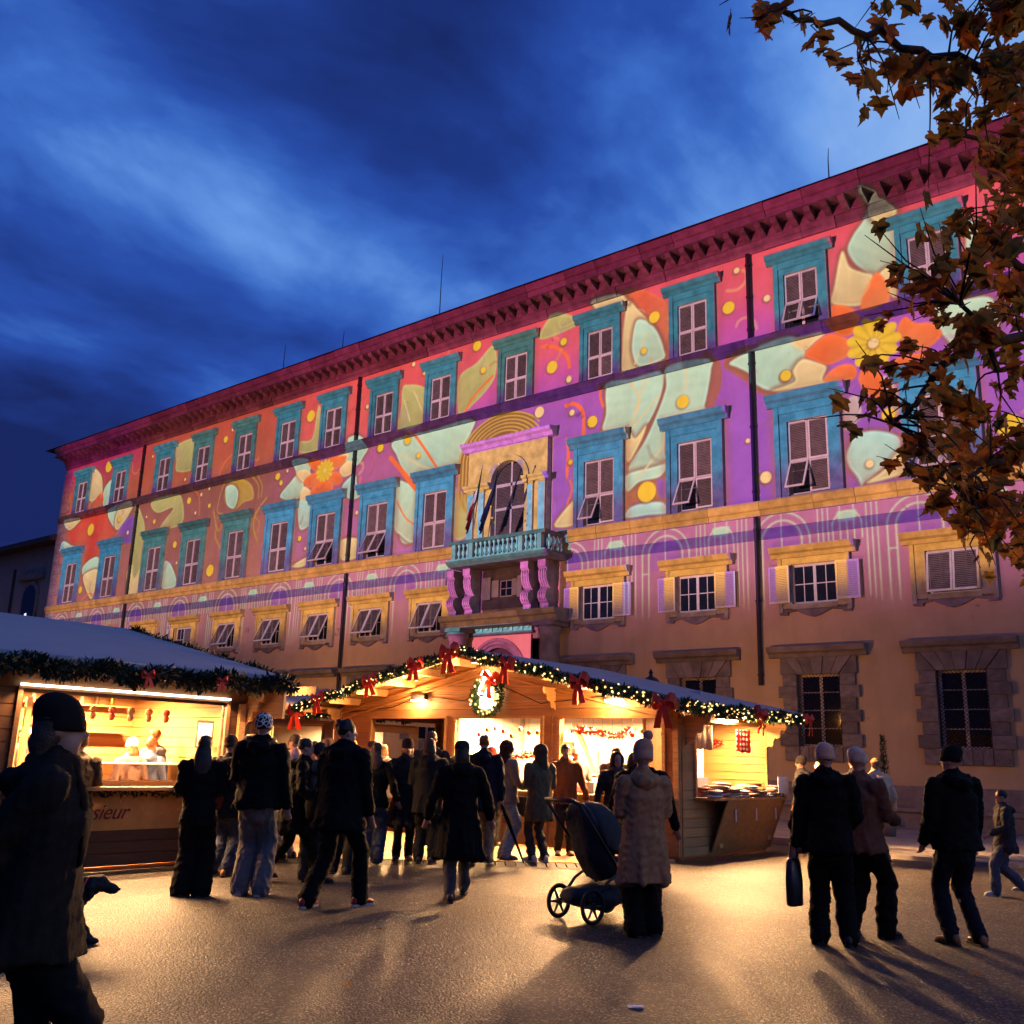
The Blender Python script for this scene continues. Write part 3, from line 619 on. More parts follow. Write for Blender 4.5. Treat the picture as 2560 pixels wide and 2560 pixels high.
# ------------------------------------------------------------------ the video projection on the palace: a real projector lamp with a drawn slide
PJ = Vector((-27.0, -40.0, 5.0)); SX0, SX1, SZ0, SZ1, PPM = -57.6, -1.0, 4.4, 20.0, 36
POLY=[
('m',[(-12.25,14.31),(-11.17,14.26),(-10.79,13.99),(-10.8,13.63),(-11.2,13.37),(-11.27,12.98),(-11.8,12.79),(-12.29,13.08)]),
('m',[(-13.31,14.05),(-12.55,14.25),(-10.94,14.3),(-11.02,12.61),(-11.93,12.79),(-12.46,13.14),(-12.65,13.52),(-13.03,13.82)]),
('b',[(-11.9,12.77),(-11.18,12.92),(-11.21,13.28),(-10.93,13.57),(-10.59,13.45),(-10.18,13.17),(-10.29,12.76),(-9.64,12.57),(-10.55,12.64)]),
('h',[(-11.17,14.26),(-10.17,14.28),(-10.48,14.04),(-10.79,13.85),(-11.05,13.96)]),
('m',[(-8.2,18.52),(-8.02,18.0),(-7.83,17.55),(-7.78,17.04),(-7.92,16.23),(-7.99,15.78),(-8.38,15.62),(-8.64,15.69),(-9.05,16.11),(-9.33,16.69),(-9.17,17.13),(-8.84,17.51),(-8.51,17.89)]),
('b',[(-8.2,18.52),(-8.02,18.0),(-7.83,17.55),(-8.12,17.16),(-8.53,17.5),(-8.6,17.72),(-8.41,18.05)]),
('b',[(-9.51,16.75),(-9.31,16.19),(-8.93,15.88),(-8.64,15.69),(-8.75,15.3),(-8.95,14.88),(-9.39,14.91),(-9.91,15.16),(-9.79,15.71)]),
('b',[(-7.99,15.78),(-8.47,15.64),(-8.21,15.0),(-8.01,14.85)]),
('m',[(-5.96,16.41),(-5.73,16.43),(-5.55,16.27),(-5.64,15.67),(-5.76,15.08),(-6.09,14.73)]),
('m',[(-7.26,14.26),(-6.35,14.21),(-5.49,14.01),(-5.52,12.81),(-6.29,12.69),(-6.85,13.36),(-6.96,13.88)]),
('o',[(-10.84,13.73),(-10.39,14.07),(-9.96,14.18),(-9.48,13.87),(-9.47,13.39),(-9.85,13.24),(-10.18,13.22),(-10.59,13.49)]),
('o',[(-9.96,15.03),(-9.59,15.01),(-9.19,14.72),(-8.96,14.44),(-9.26,14.12),(-9.48,13.96),(-9.92,14.25)]),
('o',[(-8.51,15.75),(-8.93,15.21),(-9.04,14.72),(-8.71,14.58),(-8.28,14.64),(-8.2,15.14)]),
('o',[(-7.52,13.87),(-7.11,13.76),(-6.85,13.4),(-7.12,13.1),(-7.58,13.01),(-8.07,13.64),(-7.84,14.13)]),
('o',[(-9.14,12.8),(-8.78,12.8),(-8.53,12.48),(-8.47,12.14),(-8.72,11.86),(-9.02,12.05),(-9.24,12.48)]),
('o',[(-10.29,12.76),(-9.94,13.07),(-9.52,13.1),(-9.29,12.92),(-9.35,12.59),(-9.88,12.62)]),
('o',[(-8.19,12.91),(-7.73,12.96),(-7.18,12.87),(-7.75,12.68),(-8.17,12.65)]),
('l',[(-9.67,11.89),(-9.34,12.08),(-9.21,11.63),(-9.3,11.31),(-9.72,11.1)]),
('l',[(-8.53,12.48),(-8.24,12.17),(-8.12,11.65),(-8.23,11.18),(-8.46,11.64)]),
('u',[(-9.41,10.87),(-8.86,10.89),(-8.26,10.62),(-8.21,10.29),(-8.45,9.97),(-8.85,9.67),(-9.26,9.41),(-9.34,9.35),(-9.44,9.61),(-9.66,9.97),(-9.72,10.31),(-9.58,10.62)]),
('b',[(-9.18,9.4),(-8.7,9.69),(-8.22,10.17),(-8.14,9.6),(-8.49,9.45)]),
('c',[(-17.18,17.39),(-16.67,17.62),(-16.07,17.26),(-15.58,16.74),(-15.49,15.89),(-15.74,15.27),(-15.88,15.81),(-16.17,16.31),(-16.67,16.86)]),
('b',[(-17.13,17.28),(-16.77,16.89),(-16.37,16.41),(-16.03,15.94),(-15.84,15.52),(-15.74,15.14),(-15.75,14.78),(-16.68,14.68),(-17.38,14.71),(-17.39,15.46),(-17.34,16.39)]),
('m',[(-16.77,16.47),(-16.37,16.31),(-16.03,15.9),(-15.84,15.48),(-15.74,15.14),(-15.75,14.78),(-16.68,14.73),(-16.98,15.35),(-16.93,16.04)]),
('m',[(-17.98,14.34),(-16.88,14.32),(-15.8,14.34),(-15.75,13.93),(-15.9,13.38),(-16.15,12.9),(-16.44,12.52),(-16.88,12.16),(-17.18,11.77),(-17.23,11.38),(-17.18,12.53),(-18.15,12.67),(-18.05,13.29)]),
('m',[(-15.51,14.4),(-14.03,14.36),(-13.99,13.96),(-14.1,13.34),(-14.24,12.81),(-14.34,12.66),(-15.72,12.64),(-15.68,12.2),(-15.73,11.51),(-15.69,10.95),(-16.69,10.68),(-17.08,10.88),(-17.08,11.31),(-16.49,12.0),(-16.0,12.87),(-15.66,13.68)]),
('b',[(-17.18,12.53),(-16.88,12.16),(-16.44,12.52),(-16.69,11.95),(-17.18,11.37)]),
('n',[(-17.23,10.61),(-16.69,10.69),(-16.02,10.76),(-15.6,10.52),(-15.61,9.39),(-15.75,9.75),(-16.89,9.91),(-17.28,9.62)]),
('m',[(-17.23,10.91),(-16.11,11.03),(-15.64,11.04),(-15.93,10.66),(-16.69,10.61),(-17.18,10.34)]),
('u',[(-17.23,9.44),(-17.08,9.76),(-16.41,9.84),(-15.8,9.75),(-15.66,9.4),(-16.41,9.42)]),
('p',[(-16.02,10.55),(-15.69,10.5),(-15.7,9.99),(-15.93,9.94)]),
('b',[(-18.56,17.74),(-17.55,17.69),(-17.23,17.41),(-17.18,17.2),(-18.45,17.37)]),
('v',[(-20.91,17.34),(-20.37,17.73),(-19.7,17.48),(-19.37,17.16),(-19.3,16.97),(-20.96,16.82)]),
('v',[(-20.13,17.58),(-19.44,17.34),(-19.27,17.15),(-20.11,17.03)]),
('v',[(-23.33,17.19),(-23.26,15.78),(-24.71,14.71),(-25.1,14.85),(-25.11,16.26),(-24.2,16.67)]),
('v',[(-28.33,16.55),(-27.9,16.58),(-27.21,16.36),(-26.85,15.97),(-26.8,14.7),(-28.44,14.7),(-28.35,15.71)]),
('m',[(-28.66,14.23),(-26.25,14.28),(-24.31,14.33),(-24.36,13.8),(-24.78,13.22),(-24.97,12.54),(-27.42,12.46),(-28.04,12.93),(-28.43,13.56)]),
('m',[(-28.13,12.18),(-27.34,11.57),(-27.13,9.93),(-27.95,9.97)]),
('v',[(-25.05,11.59),(-24.28,11.25),(-24.14,9.86),(-25.02,9.68)]),
('b',[(-20.11,9.73),(-19.31,10.36),(-19.29,9.52),(-20.11,9.47)]),
('m',[(-36.02,12.91),(-35.46,13.41),(-34.8,13.78),(-34.38,13.25),(-34.48,12.68),(-35.17,12.61)]),
('u',[(-34.63,12.47),(-33.94,12.49),(-33.55,12.09),(-33.56,11.41),(-34.38,11.17)]),
('m',[(-31.56,14.9),(-30.84,14.88),(-30.23,14.32),(-30.5,13.87),(-30.94,13.55),(-31.78,13.98),(-31.5,14.38)]),
('u',[(-31.73,12.73),(-30.98,13.17),(-30.78,12.69),(-30.49,12.16),(-31.19,12.09)]),
('v',[(-34.91,15.35),(-34.28,15.29),(-33.97,15.53),(-33.78,16.87),(-33.44,16.2),(-33.28,14.81),(-34.84,14.8)]),
('m',[(-35.15,14.49),(-34.09,14.37),(-34.01,13.77),(-34.4,13.43),(-34.99,13.93)]),
('h',[(-34.98,13.87),(-34.38,13.95),(-33.91,13.64),(-34.31,13.35),(-34.58,13.45)]),
('h',[(-34.56,12.64),(-34.36,13.13),(-33.81,12.81),(-33.85,12.48),(-34.28,12.45)]),
('h',[(-31.98,13.55),(-31.45,13.86),(-31.07,13.63),(-31.15,13.25),(-31.7,13.17)]),
('h',[(-32.29,14.12),(-31.57,14.22),(-31.47,14.03),(-31.99,13.67)]),
('o',[(-34.16,14.27),(-33.47,14.27),(-33.07,13.73),(-33.58,13.7),(-34.04,14.01)]),
('o',[(-32.87,14.16),(-31.8,14.15),(-31.58,14.0),(-31.91,13.66),(-32.56,13.59)]),
('o',[(-34.39,13.37),(-33.91,13.64),(-33.22,13.59),(-33.09,13.16),(-33.92,13.0)]),
('o',[(-32.63,13.49),(-32.05,13.45),(-31.72,13.01),(-32.15,12.85),(-32.76,13.17)]),
('o',[(-33.82,12.93),(-33.1,13.22),(-32.41,13.0),(-32.44,12.55),(-33.6,12.5)]),
('m',[(-28.33,12.26),(-27.91,12.35),(-27.15,11.72),(-27.09,10.02),(-27.35,9.75),(-27.94,10.12),(-28.34,10.58)]),
('b',[(-31.63,10.29),(-30.46,10.26),(-30.31,9.55),(-31.38,9.45)]),
('b',[(-34.72,9.52),(-33.45,9.89),(-33.42,9.61),(-34.07,9.42)]),
('v',[(-45.28,17.03),(-43.46,17.06),(-43.26,15.53),(-44.9,15.55),(-45.12,16.21)]),
('v',[(-47.05,14.2),(-45.01,14.32),(-44.16,14.0),(-43.9,12.65),(-45.9,12.65),(-44.86,13.59),(-46.36,13.53)]),
('m',[(-45.23,10.71),(-44.51,10.59),(-43.78,9.49),(-45.05,9.41)]),
('b',[(-48.6,10.69),(-47.51,10.84),(-47.17,9.28),(-48.28,9.27)]),
('v',[(-48.63,14.11),(-47.84,13.58),(-47.35,12.62),(-47.32,10.82),(-48.06,10.38)]),
('g',[(-40.1,14.18),(-39.11,14.22),(-38.3,13.81),(-38.04,13.11),(-38.77,13.03),(-39.48,12.75),(-40.24,13.14),(-40.48,13.66)]),
('m',[(-40.38,13.98),(-39.77,14.03),(-39.31,13.58),(-39.5,12.85),(-40.16,13.13)]),
('r',[(-55.82,13.64),(-54.59,14.26),(-54.43,14.47),(-51.13,14.46),(-51.12,13.6),(-50.13,13.16),(-51.11,12.75),(-52.08,12.65),(-51.81,11.98),(-52.43,11.62),(-53.31,11.06),(-53.68,12.07),(-54.12,12.55),(-55.04,12.76)]),
('b',[(-56.36,14.38),(-54.6,14.32),(-54.74,14.06),(-55.74,13.74)]),
('m',[(-51.31,14.37),(-48.81,14.45),(-50.03,13.14),(-51.15,13.71)]),
('b',[(-50.32,14.35),(-48.81,14.45),(-50.03,13.14),(-50.59,13.42)]),
('b',[(-53.84,17.08),(-52.91,16.7),(-52.52,15.97),(-52.58,15.43),(-53.79,15.27)]),
('m',[(-52.25,15.71),(-51.44,16.13),(-51.24,14.91),(-52.1,14.7)]),
('r',[(-53.06,15.28),(-52.4,15.51),(-52.23,14.83),(-53.24,14.75)]),
('m',[(-53.55,11.19),(-52.85,11.66),(-51.83,11.66),(-51.73,10.49),(-52.98,10.61)]),
('b',[(-53.25,10.84),(-51.87,11.03),(-51.78,10.29),(-52.05,9.37),(-52.97,10.18)]),
('p',[(-50.03,13.14),(-48.64,13.7),(-48.49,12.23),(-49.66,12.37)]),
('m',[(-56.23,13.12),(-55.26,12.79),(-54.78,12.63),(-56.29,12.57)]),
]
STROKE=[
('n',0.5,[(-17.08,17.55),(-16.37,17.16),(-15.83,16.53),(-15.54,15.81),(-15.53,14.99),(-15.59,14.56),(-15.68,13.91),(-15.95,13.3),(-16.39,12.64),(-16.78,12.05),(-17.13,11.32)]),
('n',0.45,[(-13.98,14.39),(-13.82,13.92),(-13.88,13.29),(-14.16,12.71)]),
('n',0.3,[(-12.59,14.32),(-13.15,14.19),(-13.39,14.03),(-13.03,13.69),(-12.66,13.35),(-12.38,13.0),(-11.93,12.73)]),
('o',0.13,[(-19.77,13.92),(-19.44,13.95),(-19.11,13.65),(-19.0,13.3),(-19.02,12.74)]),
('o',0.1,[(-18.27,14.35),(-18.31,13.99),(-18.18,13.59)]),
('o',0.08,[(-19.75,12.69),(-19.68,12.22),(-19.72,11.3)]),
('n',0.25,[(-18.08,14.31),(-18.05,13.29),(-18.2,12.68)]),
('b',0.07,[(-17.08,14.23),(-16.68,13.46),(-17.08,12.64)]),
('b',0.06,[(-16.38,14.25),(-16.68,13.68),(-16.88,13.05)]),
('b',0.06,[(-15.9,13.51),(-16.49,12.97),(-17.08,12.46)]),
('b',0.06,[(-16.79,10.74),(-16.3,11.18),(-15.73,11.77)]),
('b',0.05,[(-16.88,14.87),(-16.68,15.28),(-16.37,15.9)]),
('b',0.05,[(-14.95,14.36),(-14.86,13.85),(-15.01,13.41)]),
('o',0.13,[(-20.95,16.53),(-20.34,16.37),(-19.8,15.89),(-19.66,15.41)]),
('o',0.12,[(-27.57,14.41),(-26.85,13.59),(-26.06,12.6)]),
('b',0.06,[(-28.17,13.58),(-27.13,12.96),(-26.22,12.57)]),
('o',0.1,[(-24.71,14.71),(-24.28,15.28),(-23.34,15.92)]),
('b',0.05,[(-28.19,15.94),(-27.78,14.95)]),
('b',0.05,[(-27.62,16.2),(-26.95,14.98)]),
('o',0.2,[(-28.8,13.52),(-28.17,12.93),(-27.55,12.35),(-27.17,11.93)]),
('o',0.07,[(-28.27,11.57),(-27.71,10.81),(-27.2,10.49)]),
('o',0.1,[(-19.82,13.96),(-19.37,13.92),(-19.04,13.58),(-18.97,12.64)]),
('o',0.07,[(-19.72,12.57),(-19.62,11.95),(-19.7,11.21)]),
('o',0.07,[(-19.57,11.09),(-19.47,10.75),(-19.68,10.25)]),
('g',0.12,[(-24.92,11.92),(-24.64,10.95),(-24.24,10.44)]),
('g',0.1,[(-24.62,11.88),(-24.43,11.15),(-24.19,10.83)]),
('o',0.2,[(-28.2,12.99),(-27.64,12.35),(-27.2,11.92)]),
('g',0.09,[(-41.23,12.94),(-40.84,12.07),(-40.84,11.59),(-40.24,10.86)]),
('g',0.09,[(-37.01,13.01),(-37.71,12.37),(-37.83,11.69),(-37.43,10.96)]),
('g',0.07,[(-40.85,12.55),(-40.4,12.25),(-40.57,11.85),(-40.94,12.18)]),
('g',0.06,[(-40.4,12.68),(-40.91,12.95),(-40.57,14.16),(-39.73,14.27)]),
('g',0.06,[(-38.29,14.23),(-37.77,13.73),(-37.67,13.06)]),
('g',0.05,[(-37.92,14.27),(-37.47,13.68),(-37.46,13.12)]),
('g',0.06,[(-37.91,12.26),(-37.42,11.87),(-37.49,11.38)]),
('o',0.05,[(-43.29,14.37),(-42.62,13.87),(-42.43,12.86)]),
('o',0.08,[(-41.07,14.78),(-40.69,15.35),(-40.04,15.69)]),
('o',0.07,[(-53.08,9.45),(-52.34,9.71),(-51.46,9.43)]),
]
DOT=[
('y',[(-11.46,13.18,0.17),(-8.45,11.3,0.2),(-5.39,10.38,0.32)]),
('h',[(-9.07,9.95,0.11),(-12.22,10.05,0.18),(-8.75,13.56,0.15)]),
('y',[(-16.09,16.4,0.21),(-13.3,15.97,0.21),(-16.51,15.26,0.11),(-15.03,13.09,0.22),(-11.45,13.18,0.17),(-18.63,13.11,0.2),(-19.54,11.77,0.09),(-19.96,16.49,0.15)]),
('h',[(-11.97,15.92,0.11),(-19.52,13.62,0.09),(-12.77,11.32,0.07),(-19.68,14.96,0.12),(-12.98,17.2,0.1)]),
('y',[(-16.42,10.22,0.35)]),
('h',[(-12.22,10.05,0.18)]),
('y',[(-24.22,17.4,0.21),(-23.84,16.28,0.13),(-19.94,16.48,0.14),(-20.46,15.6,0.24),(-18.63,13.11,0.21),(-19.55,11.78,0.09),(-29.47,14.08,0.18),(-27.84,14.15,0.2),(-27.16,13.36,0.12)]),
('h',[(-19.68,14.93,0.11),(-27.75,17.46,0.09),(-27.08,16.91,0.09),(-30.47,16.15,0.09),(-21.0,13.95,0.21),(-19.52,13.63,0.11)]),
('y',[(-34.26,16.48,0.27),(-40.8,16.56,0.15),(-36.31,13.92,0.17),(-36.05,13.58,0.12),(-29.46,14.09,0.18),(-34.35,10.74,0.12)]),
('h',[(-40.3,16.99,0.09),(-35.64,14.08,0.07),(-30.46,16.13,0.08),(-30.67,11.43,0.08),(-33.9,10.23,0.07)]),
('y',[(-43.48,13.78,0.17),(-41.63,13.26,0.11),(-46.54,13.08,0.12),(-44.33,11.59,0.17),(-40.99,9.93,0.29),(-40.82,16.57,0.17),(-36.33,13.92,0.16),(-36.03,13.56,0.11),(-34.34,10.74,0.11)]),
('h',[(-42.44,13.95,0.09),(-41.79,14.16,0.07),(-42.79,13.04,0.08),(-47.37,13.44,0.07),(-43.99,10.6,0.07),(-47.48,16.83,0.07),(-44.07,15.0,0.08),(-35.64,14.09,0.07),(-49.09,12.78,0.1)]),
('y',[(-52.07,17.04,0.35),(-53.44,10.01,0.2),(-50.16,13.69,0.16),(-53.17,13.46,0.34)]),
('h',[(-49.09,12.8,0.1)]),
]

def slide():
    nx_, nz_ = int((SX1-SX0)*PPM), int((SZ1-SZ0)*PPM)
    X = SX0+(np.arange(nx_)+.5)/PPM; Z = SZ0+(np.arange(nz_)+.5)/PPM
    XX, ZZ = np.meshgrid(X, Z); img = np.zeros((nz_, nx_, 3))
    def L(*c): return np.array(lin(*c))
    def sm(a, b, t): t = np.clip((t-a)/(b-a), 0, 1); return t*t*(3-2*t)
    rg = np.random.RandomState(5)
    def noise(cell, seed):
        q = np.random.RandomState(seed).rand(int((SZ1-SZ0)/cell)+3, int((SX1-SX0)/cell)+3)
        fx = (XX-SX0)/cell; fz = (ZZ-SZ0)/cell; i = fx.astype(int); j = fz.astype(int); u = fx-i; v = fz-j; u = u*u*(3-2*u); v = v*v*(3-2*v)
        return (q[j, i]*(1-u)+q[j, i+1]*u)*(1-v)+(q[j+1, i]*(1-u)+q[j+1, i+1]*u)*v
    # background washes
    def vert(stops):
        out = np.zeros((nz_, 3)); zz_ = [s[0] for s in stops]
        for c in range(3): out[:, c] = np.interp(Z, zz_, [L(*s[1])[c] for s in stops])
        return out[:, None, :]
    right = vert([(4.4, (120, 60, 75)), (8.8, (185, 105, 165)), (9.3, (150, 78, 205)), (12, (162, 86, 208)), (14.2, (178, 86, 198)), (15.2, (205, 80, 175)), (16.2, (232, 90, 120)), (17.4, (236, 86, 106)), (19, (225, 55, 90)), (20, (200, 45, 80))])
    mid = vert([(4.4, (120, 70, 70)), (8.8, (185, 110, 150)), (9.3, (185, 105, 165)), (12, (180, 95, 160)), (14.2, (185, 90, 150)), (15.2, (230, 95, 95)), (17.4, (240, 85, 85)), (19, (225, 60, 95)), (20, (200, 45, 80))])
    left = vert([(4.4, (120, 70, 70)), (8.8, (175, 110, 125)), (9.3, (178, 105, 98)), (12, (172, 98, 90)), (14.2, (160, 88, 72)), (15.2, (196, 94, 56)), (17.4, (206, 84, 56)), (19, (200, 45, 75)), (20, (180, 40, 75))])
    a = sm(-30, -22, XX)[..., None]; b = sm(-38, -33, XX)[..., None]
    img = (left*(1-b)+mid*b)*(1-a)+right*a
    far = sm(-47, -50, XX)[..., None]*sm(15.5, 17.5, ZZ)[..., None]; img = img*(1-far)+L(190, 40, 95)*far
    img *= (.86+.28*noise(2.2, 1)*.6+.2*noise(.7, 2)*.5)[..., None]
    CC = dict(m=(192, 224, 210), b=(242, 208, 158), o=(255, 112, 32), r=(222, 62, 24), y=(250, 198, 30), g=(196, 150, 44), n=(178, 98, 62), p=(136, 76, 190), c=(232, 98, 62), h=(255, 212, 160), v=(196, 184, 118), l=(206, 172, 190), u=(180, 222, 226))
    def put(x0, x1, z0, z1, cov_fn, col, grad=None):
        i0, i1 = max(0, int((x0-SX0)*PPM)-3), min(nx_, int((x1-SX0)*PPM)+4); j0, j1 = max(0, int((z0-SZ0)*PPM)-3), min(nz_, int((z1-SZ0)*PPM)+4)
        if i1 <= i0 or j1 <= j0: return
        c = cov_fn(XX[j0:j1, i0:i1], ZZ[j0:j1, i0:i1])[..., None]
        colr = L(*col)
        if grad is not None: colr = grad(XX[j0:j1, i0:i1], ZZ[j0:j1, i0:i1])
        img[j0:j1, i0:i1] = img[j0:j1, i0:i1]*(1-c)+colr*c
    def crom(P, closed=True, k=6):
        P = np.array(P, float); n = len(P); out = []
        for i in range(n if closed else n-1):
            g = (lambda q: P[q % n]) if closed else (lambda q: P[min(max(q, 0), n-1)])
            p0, p1, p2, p3 = g(i-1), g(i), g(i+1), g(i+2)
            for s in range(k):
                t = s/k; out.append(.5*((2*p1)+(-p0+p2)*t+(2*p0-5*p1+4*p2-p3)*t*t+(-p0+3*p1-3*p2+p3)*t**3))
        if not closed: out.append(P[-1])
        return np.array(out)
    def segd(x, z, P, closed):
        d = np.full(x.shape, 1e9); par = np.full(x.shape, 0.0); n = len(P)
        for i in range(n if closed else n-1):
            ax, az = P[i]; bx_, bz = P[(i+1) % n]; ex, ez = bx_-ax, bz-az; l = ex*ex+ez*ez+1e-12
            t = np.clip(((x-ax)*ex+(z-az)*ez)/l, 0, 1); dd = np.hypot(x-ax-ex*t, z-az-ez*t); d = np.minimum(d, dd)
        return d
    def inside(x, z, P):
        r = np.zeros(x.shape, bool); n = len(P)
        for i in range(n):
            ax, az = P[i]; bx_, bz = P[(i+1) % n]
            if az == bz: continue
            c = ((az > z) != (bz > z)) & (x < (bx_-ax)*(z-az)/(bz-az)+ax); r ^= c
        return r
    def polyg(P, col, soft=.05, rim=None):
        P = crom(P); x0, z0 = P.min(0); x1, z1 = P.max(0)
        def sd(x, z):
            d = segd(x, z, P, True); return np.where(inside(x, z, P), d, -d)
        if rim is not None:      # brown shadowed outline round the shape
            put(x0-.3, x1+.3, z0-.3, z1+.3, lambda x, z: sm(-.22, -.02, sd(x, z))*.75, rim)
        c0 = L(*col)
        ph = rg.uniform(0, 6); an = rg.uniform(.5, 2.6); wm = L(236, 190, 130)
        def shade(x, z):
            k = (z-z0)/(z1-z0+.01); vein = .5+.5*np.sin(((x-x0)*math.cos(an)+(z-z0)*math.sin(an))*15+ph+1.5*np.sin(z*3+x*2)); tint = (.30*(1-k)*(.5+.5*np.sin(x*2.3+ph)))[..., None]
            return (c0*(1-tint)+wm*tint)*((.74+.36*k)*(.965+.06*vein))[..., None]
        put(x0-.1, x1+.1, z0-.1, z1+.1, lambda x, z: sm(-soft, soft, sd(x, z)), col, shade)
        # soft bright edge inside
        put(x0-.1, x1+.1, z0-.1, z1+.1, lambda x, z: np.exp(-((sd(x, z)-.05)/.035)**2)*.35, tuple(min(255, int(q*1.12+18)) for q in col))
    def stroke(P, wd, col, al=1.0):
        P = crom(P, False); x0, z0 = P.min(0)-wd; x1, z1 = P.max(0)+wd
        put(x0, x1, z0, z1, lambda x, z: sm(wd*.5+.03, wd*.5-.03, segd(x, z, P, False))*al, col)
    for c, wd, P in STROKE:
        if wd >= .25: stroke(P, wd, CC[c], .9)
    for c, P in POLY: polyg(P, CC[c], .05, (150, 84, 58) if c in 'mbu' else None)
    for c, wd, P in STROKE:
        if wd < .25: stroke(P, wd, CC[c])
    # fine glowing curls and pollen scattered through the background
    for k in range(110):
        cx_, cz_ = rg.uniform(-56, -4), rg.choice([rg.uniform(9.6, 14.0), rg.uniform(14.8, 17.3)]); r0 = rg.uniform(.25, .8); a0 = rg.uniform(0, 6.28); sp = rg.uniform(1.2, 3.2)
        stroke([(cx_+r0*(1-.12*j)*math.cos(a0+sp*j/5), cz_+r0*(1-.12*j)*math.sin(a0+sp*j/5)) for j in range(6)], rg.uniform(.05, .14), [(250, 150, 110), (255, 190, 130), (190, 110, 200), (160, 84, 60)][k % 4], .38)
    # golden rings round the arched balcony window
    def rings_(x, z):
        r = np.where(z > 12.55, np.hypot((x+22.7)/1.28, (z-12.55)), np.abs(x+22.7)/1.28); return r
    put(-25.6, -20, 10.2, 14.4, lambda x, z: sm(1.78, 1.70, rings_(x, z))*sm(10.3, 12, z)*((x < -21.2)*1.0), (150, 96, 40))
    for k in range(6): put(-25.6, -20, 10.2, 14.4, lambda x, z, k=k: np.exp(-((rings_(x, z)-(1.0+.14*k))/.03)**2)*sm(10.3, 12, z)*(x < -21.0), (226, 176, 78))
    # flower hearts: daisy shapes
    for fx, fz, fr, n in ((-8.75, 13.58, .80, 11), (-32.98, 13.66, .52, 12)):
        def daisy(x, z):
            r = np.hypot((x-fx)/(1.0 if fr > .7 else 1.15), z-fz); th = np.arctan2(z-fz, x-fx); lim = fr*(.80+.20*np.abs(np.cos(th*n/2))); return sm(.03, -.03, r-lim)
        def dg(x, z):
            r = np.hypot(x-fx, z-fz); th = np.arctan2(z-fz, x-fx); k = .72+.28*np.abs(np.cos(th*n/2))
            return L(250, 200, 34)*k[..., None]
        put(fx-1.1, fx+1.1, fz-1.1, fz+1.1, daisy, (0, 0, 0), dg)
        put(fx-.3, fx+.3, fz-.3, fz+.3, lambda x, z: sm(.17*fr/.8, .13*fr/.8, np.hypot(x-fx, z-fz)), (250, 214, 130))
    for c, D_ in DOT:
        for (x0, z0, r0) in D_:
            put(x0-.6, x0+.6, z0-.6, z0+.6, lambda x, z: sm(r0+.10, r0, np.hypot(x-x0+.02, z-z0+.03))*.6, (130, 80, 40))
            put(x0-.5, x0+.5, z0-.5, z0+.5, lambda x, z: sm(r0+.02, r0-.02, np.hypot(x-x0, z-z0)), CC[c])
    # mezzanine band: pale drawn arcades over mauve, fading out downwards
    ln = np.zeros_like(XX)
    def line(v, wd=.022): return np.exp(-(v/wd)**2)
    for k in range(-2, 11):
        ax = -15.69-3.95*k+(.03 if k > 0 else -.05)
        loc = (np.abs(XX-ax) < 2.0)
        for r0 in (.62, .86):
            rr_ = np.hypot(XX-ax, (ZZ-8.02)*1.0); ln += loc*np.where(ZZ > 8.02, line(rr_-r0, .03), line(np.abs(XX-ax)-r0, .025)*(ZZ > 6.0))
        ln += loc*line(XX-ax, .018)*(ZZ > 7.8)
        for dx in (1.12, 1.27, 1.42): ln += loc*line(np.abs(XX-ax)-dx, .02)*(ZZ > 5.6+dx*.4)
        ln += loc*line(ZZ-7.45, .02)*((np.abs(XX-ax) > .62) & (np.abs(XX-ax) < .86))
        sx = ax+1.975
        rr_ = np.hypot(XX-sx, ZZ-8.25); l2 = np.abs(XX-sx) < .5
        ln += l2*(ZZ > 8.25)*line(rr_-.42, .028)
        for dx in (-.42, -.2, 0, .2, .42): ln += l2*line(XX-sx-dx, .02)*(ZZ < (8.85 if abs(dx) == .2 else 8.4))*(ZZ > 7.85)
        put(sx-.4, sx+.4, 8.3, 8.75, lambda x, z, sx=sx: sm(.34, .26, np.abs(x-sx)+.25*np.abs(z-8.58))*sm(8.34, 8.46, z)*sm(8.72, 8.66, z)*.85, (170, 215, 200))
        put(ax-.6, ax+.6, 7.6, 8.7, lambda x, z, ax=ax: sm(.6, .5, np.hypot(x-ax, np.maximum(z-8.02, 0)))*.45, (130, 60, 190))
        # lower inverted arches
        rr_ = np.hypot(XX-sx+.9, ZZ-5.3); ln += (ZZ > 5.3)*(np.abs(XX-sx+.9) < .9)*(line(rr_-.62, .03)+line(rr_-.8, .03))*.35
    ln *= (ZZ < 8.85)*sm(5.3, 7.0, ZZ)
    img = img*(1-np.clip(ln, 0, 1)[..., None]*.8)+L(205, 214, 196)*np.clip(ln, 0, 1)[..., None]*.8
    # windows and mouldings: the slide colours the carved frames blue and ochre
    def rect(x0, x1, z0, z1, fn, soft=.03):
        put(x0-.1, x1+.1, z0-.1, z1+.1, lambda x, z: sm(-soft, soft, np.minimum(np.minimum(x-x0, x1-x), np.minimum(z-z0, z1-z))), (0, 0, 0), fn)
    for bxx in BAY:       # burnt-orange halo the drawing keeps round every frame
        put(bxx-1.7, bxx+1.7, 9.3, 13.0, lambda x, z: sm(.34, 0, np.maximum(np.abs(x-bxx)-1.05, z-12.55))*(z > 9.3)*.55, (168, 92, 60))
        put(bxx-1.5, bxx+1.5, 14.6, 17.7, lambda x, z: sm(.26, 0, np.maximum(np.abs(x-bxx)-.88, z-17.3))*.45, (178, 84, 60))
